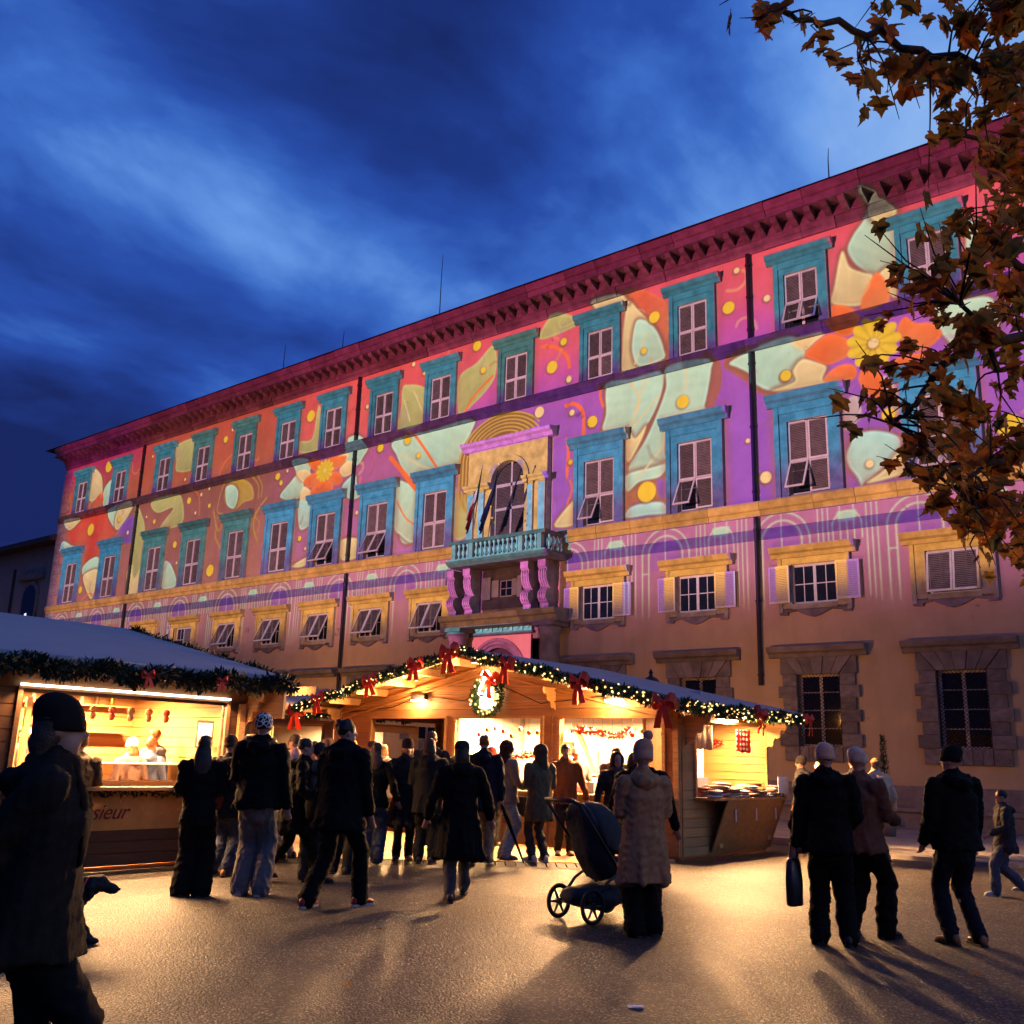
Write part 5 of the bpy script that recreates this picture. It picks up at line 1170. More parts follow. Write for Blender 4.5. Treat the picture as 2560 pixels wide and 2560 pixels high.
LC.add(MB().box(-12.22, -12.19, -21.4, -18.4, 2.235, 2.26).build('strip_light', STRIPG)); area('eave_strip', (-12.16, -19.9, 2.22), (0, R(-8), 0), 230, .06, 3.0, WARMW, 130)
for k in range(5): LC.add(bx('door_slat', PINE_B, None, -13.3, -13.24, -21.2+k*.13, -21.13+k*.13, 1.05, 2.15))
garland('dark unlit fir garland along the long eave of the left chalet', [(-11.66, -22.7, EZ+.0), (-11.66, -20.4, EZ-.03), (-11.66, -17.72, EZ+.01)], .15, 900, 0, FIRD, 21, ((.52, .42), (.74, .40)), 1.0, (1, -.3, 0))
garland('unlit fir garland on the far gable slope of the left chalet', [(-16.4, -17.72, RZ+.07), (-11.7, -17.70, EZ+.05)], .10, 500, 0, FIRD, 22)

# ================= chalet in the background between the two
BC = Chalet(-25.6, -9.5, -4.6, 'background pine chalet glowing in the gap between the two front chalets')
HB = [(-24.0, -21.7, .98, 2.25), (-27.5, -25.0, .98, 2.25)]
BC.wall_y(-8.55, -29.9, -21.3, .06, True, HB); BC.wall_x(-21.3, -8.5, -5.2, .06, [(-8.2, -5.6, 1.0, 2.2)], ztop=EZ)
for h in HB: BC.frame_y(-8.55, h)
BC.add(MB().box(-29.9, -21.35, -6.6, -6.55, .06, 2.6).build('back_panel', BOARD)); BC.add(MB().box(-24.2, -21.5, -9.0, -8.2, .93, .975).build('counter', PLYW))
BC.add(MB().box(-23.8, -21.9, -7.9, -7.85, 2.42, 2.46).build('strip_light', STRIPG)); area('stall_strip', (-22.9, -7.8, 2.40), (0, 0, 0), 700, 1.9, .08, WARMW)
vp = [(-30.35+k*.19+dx, EZ+.62-dz_) for k in range(50) for dx, dz_ in ((0, 0), (.05, .05), (.095, .06), (.14, .05))]
BC.add(MB().prism([(-30.35, EZ+.80), (-20.85, EZ+.80)]+vp[::-1], -9.62, -9.58, 'y').build('scalloped_valance', PINE_B))
area('sign_lamp', (-21.6, -10.2, 3.1), (R(95), 0, R(20)), 40, .3, .2, WARMW)
garland('lit fir garland across the front of the background chalet', [(-27.0, -9.66, EZ+.2), (-20.9, -9.66, EZ+.08)], .11, 420, 11, FIR, 31)

# ================= wooden deck filling the corner between the chalets
DK = MB().prism([(-12.25, -17.65), (-8.62, -14.05), (-8.3, -12.55), (-17.2, -12.55), (-17.2, -17.65)], .002, .06, 'z').build('deck', wood('deck_board', (.42, .27, .13), .6, (.6, .6, 8))); setk(DK, kind='structure')
e0, e1 = Vector((-12.25, -17.65, 0)), Vector((-8.62, -14.05, 0)); dd = (e1-e0).normalized(); nn = Vector((dd.y, -dd.x, 0))
ys = MB(); ys.v = [tuple(e0+Vector((0, 0, .064))), tuple(e1+Vector((0, 0, .064))), tuple(e1-nn*.07+Vector((0, 0, .064))), tuple(e0-nn*.07+Vector((0, 0, .064)))]; ys.f = [(0, 1, 2, 3)]
ys.build('edge_strip', mat('yellow_edge', (.62, .38, .02), .6, .1), DK)
rm = MB(); a_, b_ = e0+nn*.005, e1+nn*.005
for k in range(34):
    p = a_.lerp(b_, k/34); q_ = a_.lerp(b_, (k+.9)/34)
    rm.v += [tuple(p+Vector((0, 0, .055))), tuple(q_+Vector((0, 0, .055))), tuple(q_+nn*.28+Vector((0, 0, .008))), tuple(p+nn*.28+Vector((0, 0, .008))), tuple(p), tuple(q_)]
    n0 = len(rm.v)-6; rm.f += [(n0, n0+1, n0+2, n0+3), (n0, n0+4, n0+5, n0+1)]
setk(rm.build('ramp_mat', mat('rubber', (.02, .02, .02), .7, .3, 60)), 'ribbed black rubber ramp along the deck edge', 'ramp')

# ================= goods on the counters
CLO = [mat('cloth_'+n, c, .9, .2, 14, .3, 50) for n, c in (('cream', (.55, .50, .42)), ('white', (.68, .66, .62)), ('red', (.36, .05, .035)), ('brown', (.15, .085, .05)), ('sage', (.24, .30, .22)), ('grey', (.25, .25, .26)), ('rust', (.34, .13, .05)))]
def folded(q):
    m = MB(); w_, d_, h_ = q.uniform(.13, .17), q.uniform(.12, .15), q.uniform(.018, .028); rg = []
    for t_ in np.linspace(-1, 1, 7):
        e_ = (1-abs(t_)**4*.35); rg.append([(w_*t_, d_*e_*math.cos(a)*1.0, h_*math.sin(a)*(1 if math.sin(a) > 0 else .9)+q.uniform(-.003, .003)) for a in np.linspace(0, 2*PI, 11)[:-1]])
    m.rings(rg); return m
def pile(x, y, z, n, seed, label, rz=0):
    q = random.Random(seed); r_ = empty('clothes_pile', (x, y, z), rz); setk(r_, label, 'clothes pile', 'folded clothes on the chalet counter'); h = .022
    for k in range(n):
        folded(q).build('garment', CLO[q.randrange(len(CLO))] if q.random() < .8 else CLO[0], r_, True, (q.uniform(-.015, .015), q.uniform(-.015, .015), h), (0, q.uniform(-.05, .05), q.uniform(-.15, .15))); h += .038
lab = ['nearest the chalet corner', 'second from the chalet corner', 'third from the chalet corner', 'fourth from the chalet corner', 'in front of the white price card', 'sixth along the side counter', 'seventh along the side counter', 'at the far end of the side counter']
for k in range(8): pile(-8.14-.02*(k % 2), -11.5+k*.345, .997, 3+(k*5) % 3, 50+k, 'stack of folded knitwear '+lab[k], R(90)+rnd.uniform(-.1, .1))
for k in range(6): pile(-8.50, -11.3+k*.42, .997, 4+k % 3, 90+k, 'higher stack of folded scarves in the back row, number %s from the corner' % ('one', 'two', 'three', 'four', 'five', 'six')[k], R(90))
for k in range(4): pile(-8.66-k*.36, FY-.2, .977, 3+(k % 2), 120+k, 'folded shawls on the front counter, %s from the right end' % ('first', 'second', 'third', 'fourth')[k])
CARD = mat('white_card', (.80, .80, .78), .6, .02, 4, 0)
def card(x, y, z, label, hgt=.28, rz=0):
    r_ = empty('price_card', (x, y, z), rz); setk(r_, label, 'card', 'white price cards'); MB().box(-.006, .006, -.17, .17, .06, .06+hgt).build('card', CARD, r_); MB().box(-.02, .02, -.05, .05, 0, .012).box(-.004, .004, -.01, .01, .012, .06).build('stand', IRON, r_)
card(-8.75, -10.75, .997, 'blank white price card standing among the clothes on the side counter', .26, R(-8)); bpy.data.objects[-1] if False else None
card(-8.0, -9.02, .997, 'blank white price card at the far right end of the clothes counter', .30, R(-10))
# hanging textiles and ornaments
def hang(name, label, cat, m_, w_, h_, loc, rz):
    n = 10; m = MB(); rg = []
    for k in range(n+1):
        u = -w_/2+w_*k/n; y = .018*math.sin(k*1.9); rg.append([(u, y, 0), (u, y+.006, 0), (u, y+.006+.01*math.sin(k), -h_*(1-.04*math.sin(k*1.3))), (u, y+.01*math.sin(k), -h_*(1-.04*math.sin(k*1.3)))])
    m.rings(rg); o = m.build(name, m_, None, True, loc, (0, 0, rz)); setk(o, label, cat); return o
PRINT = mat('printed_cotton', (.50, .44, .36), .9, .45, 40, .1, 40)
hang('tea_towel', 'printed pale cloth hanging above the clothes counter', 'cloth', PRINT, .42, .42, (-8.6, -11.0, 2.22), R(60))
dot = mat('dotted_red', (.48, .02, .02), .8, .1); t = dot.node_tree; b_ = next(n for n in t.nodes if n.type == 'BSDF_PRINCIPLED'); vv = N('ShaderNodeTexVoronoi', t, i_Scale=11.0, i_Randomness=.15); tcd = N('ShaderNodeTexCoord', t); t.links.new(tcd.outputs['Object'], vv.inputs['Vector'])
t.links.new(ramp(t, vv.outputs['Distance'], [(.32, (.75, .72, .68)), (.36, (.48, .02, .02))]), b_.inputs['Base Color'])
hang('dotted_cloth', 'red cloth with white dots hung in the corner of the side counter', 'cloth', dot, .40, .42, (-8.62, -9.35, 2.20), R(75))
def tinsel(label, path, seed, r_=.06):
    m, _, _ = greens(path, r_, 500, RED, seed, .07); o = m.build('tinsel', mat('tinsel_red%d' % seed, (.60, .03, .015), .4, .4, 20, 0)); setk(o, label, 'tinsel')
tinsel('red tinsel hanging on the back wall behind the clothes counter', [(-10.6, -8.9, 1.98), (-10.0, -8.92, 1.90), (-9.3, -8.92, 1.98)], 71)
tinsel('red tinsel strung inside the right front window of the wide chalet', [(-10.8, -11.9, 2.12), (-10.2, -11.9, 2.02), (-9.7, -11.9, 2.0), (-9.5, -11.9, 2.1)], 72)
tinsel('red and gold tinsel inside the middle window of the wide chalet', [(-12.9, -11.8, 1.62), (-12.3, -11.8, 1.55), (-11.7, -11.8, 1.66)], 73)
q = random.Random(77)
for k, (x, y, z, nm) in enumerate(((-15.05, -21.5, 1.78, 'leftmost'), (-15.05, -20.9, 1.78, 'second'), (-15.05, -20.3, 1.78, 'third'), (-15.05, -19.8, 1.78, 'fourth'), (-15.05, -19.2, 1.78, 'rightmost'))):
    o = MB().lathe([(.07, 0), (.09, .02), (.09, .16), (.06, .2), (.04, .22), (.05, .26)], 12).build('jar', CLO[(k*3) % 7], None, True, (x-.07, y, z)); setk(o, 'ceramic jar on the back shelf of the food stall, %s of five' % nm, 'jar', 'jars on the shelf')
for k in range(7):
    o = MB().ell((0, 0, 0), (.10, .16, .035), 12, 6).build('loaf', CLO[(3, 6, 0)[k % 3]], None, True, (-12.62, -20.5+k*.29, 1.085), (0, 0, q.uniform(-.3, .3))); setk(o, 'baked loaf in the glass case, %s from the left' % ('first', 'second', 'third', 'fourth', 'fifth', 'sixth', 'seventh')[k], 'loaf', 'loaves in the counter case')
for k, (x, z, w_, h_) in enumerate(((-12.9, 1.75, .3, .38), (-12.3, 1.95, .26, .26), (-11.7, 1.55, .3, .5), (-10.6, 1.75, .3, .36), (-10.0, 1.6, .34, .55), (-9.5, 1.9, .22, .3))):
    o = MB().box(-w_/2, w_/2, -.02, .02, 0, h_).box(-w_/2+.02, w_/2-.02, -.025, -.021, .02, h_-.02).build('framed_print', CLO[(k*2+1) % 7], None, False, (x, -9.93, z-.3)); setk(o, 'small hung panel on the pale back wall, %s from the left' % ('first', 'second', 'third', 'fourth', 'fifth', 'sixth')[k], 'panel', 'panels on the stall back wall')

# ================= street lanterns between the chalets and the palace
AMB = (1.0, .43, .10)
LGL = bpy.data.materials.new('lantern_glass'); LGL.use_nodes = True; _t = LGL.node_tree; _t.nodes.clear(); _e = N('ShaderNodeEmission', _t); _e.inputs[0].default_value = (1, .55, .2, 1); _e.inputs[1].default_value = 3; _tr = N('ShaderNodeBsdfTransparent', _t); _mx = N('ShaderNodeMixShader', _t); _mx.inputs[0].default_value = .25; _o = N('ShaderNodeOutputMaterial', _t)
_t.links.new(_tr.outputs[0], _mx.inputs[1]); _t.links.new(_e.outputs[0], _mx.inputs[2]); _t.links.new(_mx.outputs[0], _o.inputs[0]); LGL.cycles.emission_sampling = 'NONE'
def lantern(x, y, label, e, full=True):
    r_ = empty('street_lamp', (x, y, .125)); setk(r_, label, 'street lamp', 'street lamps before the palace')
    MB().lathe([(.18, 0), (.18, .25), (.10, .35), (.07, .5), (.05, 1.2), (.045, 2.6), (.06, 2.65), (.04, 2.7)], 12).build('post', IRON, r_, True)
    MB().lathe([(.06, 2.7), (.13, 2.78), (.20, 3.22), (.21, 3.24)], 6).build('glass', LGL, r_)
    MB().lathe([(.25, 3.24), (.24, 3.29), (.17, 3.38), (.12, 3.41), (.05, 3.45), (.035, 3.49), (.055, 3.53), (.035, 3.57), (.012, 3.62)], 10).build('cap', IRON, r_, True)
    for dx in (-.15, .15):
        for dy in (-.12, .12): MB().tube([(dx*.6, dy*.6, 2.76), (dx*1.1, dy*1.1, 3.25)], .012, 5).build('frame_bar', IRON, r_)
    l_ = point('lantern_light', (x, y-.0, 3.10), e, .10, AMB)
lantern(-12.55, -6.2, 'black lantern post with only its cap showing over the chalet roof', 560)
lantern(-30.5, -6.0, 'black lantern post standing behind the left chalet', 800)
lantern(-3.2, -6.0, 'black lantern post beyond the right edge of the crowd', 60)

lantern(3.2, -21.2, 'unseen black lantern post added on the right to warm the plane tree leaves', 260)  # out-of-view lamp, added so the leaves catch warm light
lantern(-60.5, -8.0, 'unseen black lantern post added far off to warm the neighbouring building', 320)  # added lamp outside the view, warms the neighbour's dark wall

# ================= more stock: baubles, hanging stars, boxed goods, bottles
ORD = ('first', 'second', 'third', 'fourth', 'fifth', 'sixth', 'seventh', 'eighth', 'ninth', 'tenth', 'eleventh', 'twelfth', 'thirteenth', 'fourteenth')
GOLD = mat('gold_bauble', (.60, .34, .06), .25, .1, 6, 0, metal=.7); BAU = (RED, GOLD, MARBLE)
q = random.Random(311)
for w_, (a, b, nm) in enumerate(((-13.3, -11.4, 'middle'), (-10.75, -8.85, 'right'))):
    for k in range(9):
        z = 2.12-q.uniform(0, .16); o = empty('bauble', (a+(b-a)*(k+.5)/9, -11.75, z)); setk(o, '%s bauble from the left hanging in the %s front window' % (ORD[k], nm), 'bauble', 'hanging baubles')
        MB().ell((0, 0, 0), (.045, .045, .05), 10, 7).build('ball', BAU[(k+w_) % 3], o, True); MB().tube([(0, 0, .05), (0, 0, 2.45-z)], .003, 4).build('thread', IRON, o)
for k in range(12):
    o = MB().box(-.11, .11, -.09, .09, 0, q.uniform(.10, .24)).box(-.115, .115, -.095, .095, .03, .06).build('gift_box', CLO[(k*3+2) % 7], None, False, (-13.25+k*.37+q.uniform(-.03, .03), FY+.14, .977), (0, 0, q.uniform(-.3, .3))); setk(o, '%s wrapped box from the left on the inner ledge of the wide chalet' % ORD[k], 'box', 'boxes on the inner ledge')
for k in range(14):
    o = MB().lathe([(.035, 0), (.038, .01), (.038, .16), (.015, .21), (.014, .26), (.018, .265)], 10).build('bottle', (DARKW, GOLD, CLO[4])[k % 3], None, True, (-15.12, -21.9+k*.255, 2.176)); setk(o, '%s bottle from the left on the top shelf of the food stall' % ORD[k], 'bottle', 'bottles on the top shelf')
for k in range(10):
    o = MB().ell((0, 0, 0), (.055, .055, .055), 8, 6).ell((0, 0, -.09), (.045, .045, .06), 8, 6).build('sausage_string', CLO[(2, 3, 6)[k % 3]], None, True, (-13.5, -21.2+k*.29, 2.05)); setk(o, '%s dried sausage from the left hung under the roof of the food stall' % ORD[k], 'sausage', 'hung sausages')
sgn = empty('menu_board', (SX+.05, -18.75, 1.75)); setk(sgn, 'small framed notice fixed beside the food counter opening', 'notice'); MB().box(0, .02, -.12, .12, -.17, .17).build('board', CARD, sgn); MB().box(.001, .026, -.135, -.121, -.185, .185).box(.001, .026, .121, .135, -.185, .185).box(.001, .026, -.12, .12, .171, .185).box(.001, .026, -.12, .12, -.185, -.171).build('frame', DARKW, sgn)
cb1 = MB().tube([(-16.6, FY-.05, 2.42), (-15.2, FY-.07, 2.52), (-14.45, FY-.06, 2.74), (-13.2, FY-.07, 2.62), (-12.5, FY-.06, 2.98), (-11.3, FY-.07, 2.55), (-9.65, FY-.06, 2.68)], .009, 6).build('power_cable', IRON); setk(cb1, 'black power cable looping between the gable lamps', 'cable')
pp_ = MB().box(-.05, .05, -.035, .035, 0, .003).box(-.02, .04, -.05, .0, .003, .012).build('paper_scrap', CARD, None, False, (-3.72, -21.05, .003), (0, 0, .7)); setk(pp_, 'white scrap of paper lying on the asphalt near the bottom edge', 'paper')

# ------------------------------------------------------------------ people
TMP = bpy.data.scenes.new('tmp_scene')
def remesh(mb, voxel, it=2, fac=.5):
    me = mb.mesh('tmp'); bm = bmesh.new(); bm.from_mesh(me); bmesh.ops.recalc_face_normals(bm, faces=bm.faces); bm.to_mesh(me); bm.free()
    ob = bpy.data.objects.new('tmp', me); TMP.collection.objects.link(ob)
    r_ = ob.modifiers.new('r', 'REMESH'); r_.mode = 'VOXEL'; r_.voxel_size = voxel
    if it: s_ = ob.modifiers.new('s', 'SMOOTH'); s_.factor = fac; s_.iterations = it
    vl = TMP.view_layers[0]; vl.update(); ev = ob.evaluated_get(vl.depsgraph); out = bpy.data.meshes.new_from_object(ev)
    bpy.data.objects.remove(ob); bpy.data.meshes.remove(me)
    out.polygons.foreach_set('use_smooth', [True]*len(out.polygons)); return out
def folds(me, amp, seed, freq=9.0, vert=.35, drape=0, z0=1.0, clip=True):
    """cloth creases: push the surface along its normals with layered waves"""
    n = len(me.vertices); co = np.empty(n*3, np.float32); no = np.empty(n*3, np.float32)
    me.vertices.foreach_get('co', co); me.vertices.foreach_get('normal', no); co = co.reshape(-1, 3); no = no.reshape(-1, 3); q = np.random.RandomState(seed); d = np.zeros(n)
    for k in range(7):
        w_ = q.normal(size=3)*freq*(1+k*.35); w_[2] *= (vert if k % 2 else 1.6); sn = np.sin(co @ w_+q.uniform(0, 6.28)+.9*np.sin(co @ (w_[::-1]*.5))); d += (sn if k < 2 else 1.3-2.6*np.abs(sn)**.7)/(1+k*.4)
    if drape:
        th = np.arctan2(co[:, 1], co[:, 0]); dn = np.clip(z0-co[:, 2], 0, 1); d = d*amp/2.2+dn*drape*(np.sin(th*6+q.uniform(0, 6))+.6*np.sin(th*11+co[:, 2]*3+q.uniform(0, 6)))
    else: d = d*amp/2.2
    if clip: d = np.maximum(d+.55*amp, -.006)
    co += no*d[:, None]; me.vertices.foreach_set('co', co.ravel()); me.update(); return me
CLM = {}
def clothm(col, rough=.85):
    k = tuple(round(c, 3) for c in col)+(rough,)
    if k not in CLM: CLM[k] = mat('garment_%d' % len(CLM), col, rough, .22, 16, .25, 110, spec=.10)
    return CLM[k]
SKIN = mat('skin', (.42, .22, .15), .55, .10, 12, .05, 60); EYE = mat('eye_dark', (.012, .010, .009), .3, .1); LIP = mat('lips', (.30, .10, .08), .5, .1)
HAIRM = dict(black=mat('hair_black', (.010, .008, .007), .5, .4, 30, .3, 90), brown=mat('hair_brown', (.045, .022, .011), .5, .4, 30, .3, 90), blond=mat('hair_blond', (.28, .16, .06), .5, .4, 30, .3, 90), ginger=mat('hair_ginger', (.20, .06, .015), .5, .4, 30, .3, 90), grey=mat('hair_grey', (.16, .14, .13), .5, .4, 30, .3, 90))
SHOEM = dict(dark=mat('shoe_dark', (.018, .016, .015), .5, .2), white=mat('shoe_white', (.50, .48, .44), .6, .15), red=mat('shoe_red', (.28, .03, .025), .55, .15), tan=mat('shoe_tan', (.20, .09, .035), .6, .2), pink=mat('shoe_pink', (.45, .26, .22), .6, .15))
SOLE = mat('shoe_sole', (.45, .43, .40), .7, .1)
def ik(a, b, l1, l2, pole):
    a, b = Vector(a), Vector(b); d = b-a; L = min(d.length, (l1+l2)*.999); u = d.normalized(); x = (l1*l1-l2*l2+L*L)/(2*L); h = math.sqrt(max(0, l1*l1-x*x))
    p = Vector(pole); p -= u*p.dot(u); p.normalize(); return a+u*x+p*h, a+u*L
def person(label, loc, face=0, h=1.72, top=(.02, .02, .022), hem=.78, flare=.0, bulk=1.0, legs=(.02, .02, .022), wide=0, shoe='dark', hair='brown', hairlen='short', hat=None, hatcol=(.02, .02, .02), hood=False,
           feet=((-.10, .03), (.10, -.03)), hands=None, lean=.0, turn=0, tilt=0, far=False, faceon=False, sleeve=None, group=None, scarf=None, beard=False, liftL=0, liftR=0, skirt=False, torso_turn=0):
    """feet: (x, forward) of each foot; hands: targets for the left and right hand as (x, forward, height)"""
    s = h/1.75; root = empty('person', (loc[0], loc[1], loc[2] if len(loc) > 2 else 0), R(AWAY-face)); setk(root, label, 'person', group or 'people at the market'); seed = int(abs(loc[0]*131+loc[1]*57)*10) % 9973
    V = lambda x, y, z: Vector((x, y, z))
    pel = V(0, (feet[0][1]+feet[1][1])*.25, .93); che = pel+V(0, lean*.6, .36); nk = pel+V(0, lean, .54); hd = nk+V(0, lean*.25+.015, .165)
    AN = [V(feet[0][0], feet[0][1], .085+liftL), V(feet[1][0], feet[1][1], .085+liftR)]; KN = []
    for i, sd in ((0, -1), (1, 1)):
        k_, a_ = ik(pel+V(sd*.085, 0, -.02), AN[i], .45, .44, (0, 1, .1)); KN.append(k_); AN[i] = a_
    SH = [nk+V(-.20, 0, -.060), nk+V(.20, 0, -.060)]
    if torso_turn:
        rt_ = Matrix.Rotation(R(torso_turn), 3, 'Z'); SH = [nk+rt_ @ (p-nk) for p in SH]
    hands = hands or (None, None); EL, WR = [], []
    for i, sd in ((0, -1), (1, 1)):
        tg = hands[i]; tg = V(*tg) if tg else SH[i]+V(sd*(.11+.05*bulk), .05, -.51)
        e_, w_ = ik(SH[i], tg, .285, .265, (sd*.35, -1, -.25)); EL.append(e_); WR.append(w_)
    hr = Matrix.Rotation(R(-turn), 3, 'Z') @ Matrix.Rotation(R(-tilt), 3, 'X')
    H = lambda x, y, z: hd+hr @ V(x, y, z)
    # --- one continuous body: legs, trunk, arms, hands with fingers, neck, head with nose, chin and ears
    b = MB()
    b.cap_tube([pel+V(0, 0, -.06), pel+V(0, 0, .06), pel.lerp(che, .5), che, nk+V(0, 0, -.08)], [(.135, .10), (.14, .10), (.12, .09), (.14, .095), (.12, .08)], 14, side=(1, 0, 0))
    for i, sd in ((0, -1), (1, 1)):
        b.cap_tube([pel+V(sd*.085, 0, -.02), (pel+V(sd*.085, 0, -.02)).lerp(KN[i], .5), KN[i], KN[i].lerp(AN[i], .35), AN[i]], [.078, .066, .050, .050, .036], 12)
        b.cap_tube([AN[i]+V(0, -.04, -.03), AN[i]+V(sd*.01, .06, -.045), AN[i]+V(sd*.015, .14, -.055)], [.035, .036, .028], 8)
        b.cap_tube([SH[i], SH[i].lerp(EL[i], .5), EL[i], EL[i].lerp(WR[i], .4), WR[i]], [.050, .043, .036, .034, .027], 12)
        # hand
        d = (WR[i]-EL[i]).normalized(); sdv = d.cross(V(0, 1, 0) if abs(d.y) < .8 else V(1, 0, 0)).normalized(); nv = sdv.cross(d).normalized()
        pm = WR[i]+d*.05; b.cap_tube([WR[i], pm, WR[i]+d*.085], [(.028, .02), (.038, .017), (.036, .015)], 10, side=sdv)
        for k, ln in enumerate((.070, .080, .076, .060)):
            o_ = WR[i]+d*.088+sdv*(-.030+.02*k); p1 = o_+d*ln*.5+nv*.006; p2 = o_+d*ln*.88+nv*.028
            b.cap_tube([o_, p1, p2], [.0088, .0085, .0075], 6)
        o_ = WR[i]+d*.03+sdv*.03*(-1 if sd > 0 else 1); b.cap_tube([o_, o_+d*.03+sdv*.022*(-1 if sd > 0 else 1)+nv*.012, o_+d*.055+sdv*.03*(-1 if sd > 0 else 1)+nv*.022], [.012, .011, .009], 6)
    b.cap_tube([nk+V(0, 0, -.06), hd+V(0, -.015, -.06)], [.056, .054], 10)
    b.ell(H(0, -.012, .028), (.074, .092, .098), 14, 9, hr); b.ell(H(0, .022, -.045), (.056, .062, .072), 12, 8, hr); b.ell(H(0, .055, -.088), (.026, .024, .022), 8, 6, hr)
    b.cap_tube([H(0, .082, .018), H(0, .098, -.018)], [.009, .015], 6); 
    for sd in (-1, 1): b.ell(H(sd*.075, -.012, -.002), (.012, .02, .032), 8, 6, hr)
    me = remesh(b, .0125 if not far else .019, 2, .35); me.materials.append(SKIN); body = O('body', me, root); body.scale = (s,)*3
    def part(n, mb, mtl, vox=None, amp=0, fr=9.0, sm=2, drape=0, z0=1.0):
        me_ = remesh(mb, vox, sm) if vox else mb.mesh(n, None, True)
        if amp: folds(me_, amp, seed+len(n), fr, .35, drape, z0)
        me_.materials.append(mtl); o_ = O(n, me_, root); o_.scale = (s,)*3; return o_
    vc = .0165 if not far else .026
    # --- trousers
    tr = MB(); tr.cap_tube([pel+V(0, 0, -.10), pel+V(0, 0, .10)], [(.168, .128), (.160, .118)], 14, side=(1, 0, 0))
    for i, sd in ((0, -1), (1, 1)):
        hp = pel+V(sd*.082, 0, -.03); w_ = wide
        tr.cap_tube([hp, hp.lerp(KN[i], .45), KN[i], KN[i].lerp(AN[i], .55), AN[i]+V(0, 0, -.01-.03*min(1, w_*10))], [.105+w_*.2, .092+w_*.5, .074+w_*.8, .070+w_*1.0, .062+w_*1.25], 12)
    part('trousers', tr, clothm(legs), vc, .015, 13)
    # --- coat or jacket
    jk = MB(); z0 = pel.z; hz = hem*1.0
    bb_ = bulk
    if hz < z0-.05:
        jk.cap_tube([V(pel.x, pel.y*.6, hz), V(pel.x, pel.y*.8, (hz+z0)/2), pel+V(0, 0, .06), pel.lerp(che, .55), che, nk+V(0, 0, -.10)], [(.205*bb_+flare, .175*bb_+flare*.8), (.195*bb_+flare*.6, .165*bb_+flare*.5), (.185*bb_, .145*bb_), (.175*bb_, .135*bb_), (.198*bb_, .145*bb_), (.165*bb_, .115*bb_)], 18, side=(1, 0, 0), flat0=True)
    else:
        jk.cap_tube([pel+V(0, 0, hz-z0), pel+V(0, 0, .10), pel.lerp(che, .6), che, nk+V(0, 0, -.10)], [(.188*bb_, .148*bb_), (.186*bb_, .148*bb_), (.182*bb_, .14*bb_), (.2*bb_, .15*bb_), (.165*bb_, .118*bb_)], 18, side=(1, 0, 0), flat0=True)
    jk.cap_tube([SH[0]+V(.06, 0, .0), nk+V(0, -.01, -.035), SH[1]+V(-.06, 0, .0)], [.075, .085, .075], 10)
    jk.cap_tube([nk+V(0, -.01, -.06), nk+V(0, .0, .035)], [.098, .082], 12)
    if bulk > 1.09 and not hood:
        jk.cap_tube([nk+V(-.105, -.055, .0), nk+V(-.07, -.115, -.035), nk+V(0, -.14, -.05), nk+V(.07, -.115, -.035), nk+V(.105, -.055, .0)], [.045, .058, .064, .058, .045], 10)
    for i, sd in ((0, -1), (1, 1)):
        jk.cap_tube([SH[i], SH[i].lerp(EL[i], .5), EL[i], EL[i].lerp(WR[i], .5), EL[i].lerp(WR[i], .93)], [.074*bb_, .066*bb_, .058*bb_, .052*bb_, .047*bb_], 12)
    part('coat' if hz < .7 else 'jacket', jk, clothm(top), vc, .016+.012*(bulk-1), 12, 1, .05, .98)
    # --- shoes
    for i, sd in ((0, -1), (1, 1)):
        a = AN[i]; fa = R(8)*sd; f_ = V(math.sin(fa), math.cos(fa), 0); sh = MB()
        for (zz_, k0, mt) in ((0, 0, 0),):
            rg = []
            for t_, w_, hh in ((-.085, .026, .055), (-.07, .036, .085), (-.02, .039, .10), (.04, .040, .075), (.10, .046, .058), (.15, .042, .045), (.178, .022, .03)):
                c_ = V(a.x, a.y, a.z-.085)+f_*t_*1.05; sx_ = V(f_.y, -f_.x, 0)
                rg.append([c_+sx_*(w_*math.cos(q))*1.0+V(0, 0, .014+max(0, hh*(math.sin(q)*.5+.5))) for q in np.linspace(0, 2*PI, 11)[:-1]])
            sh.rings(rg)
        o_ = O('shoe', sh.mesh('shoe', SHOEM[shoe], True), root); o_.scale = (s,)*3
        so = MB(); rg = []
        for t_, w_ in ((-.094, .02), (-.078, .037), (0, .041), (.08, .049), (.15, .046), (.188, .02)):
            c_ = V(a.x, a.y, a.z-.085)+f_*t_*1.05; sx_ = V(f_.y, -f_.x, 0); rg.append([c_-sx_*w_+V(0, 0, .001), c_+sx_*w_+V(0, 0, .001), c_+sx_*w_+V(0, 0, .022), c_-sx_*w_+V(0, 0, .022)])
        O('sole', so.rings(rg).mesh('sole', SOLE if shoe in ('white', 'red', 'pink') else SHOEM['dark']), o_)
    # --- hair, hats, hood
    HM = HAIRM[hair]
    if not hood or hairlen == 'long':
        hb = MB(); hb.ell(H(0, -.022, .045), (.086, .098, .092), 14, 9, hr)
        if hairlen == 'long':
            hb.cap_tube([H(0, -.045, -.02), H(0, -.08, -.10), H(.012, -.105, -.20), H(.0, -.11, -.30)], [(.088, .062), (.104, .058), (.108, .045), (.085, .03)], 12, side=hr @ V(1, 0, 0))
        elif hairlen == 'mid':
            hb.cap_tube([H(0, -.04, .03), H(0, -.06, -.06), H(0, -.06, -.13)], [(.09, .07), (.098, .065), (.085, .05)], 12, side=hr @ V(1, 0, 0))
        elif hairlen == 'curly':
            for k in range(22):
                q = random.Random(seed+k); hb.ell(H(q.uniform(-.075, .075), q.uniform(-.11, .02), q.uniform(-.02, .125)), (.03, .03, .03), 7, 5)
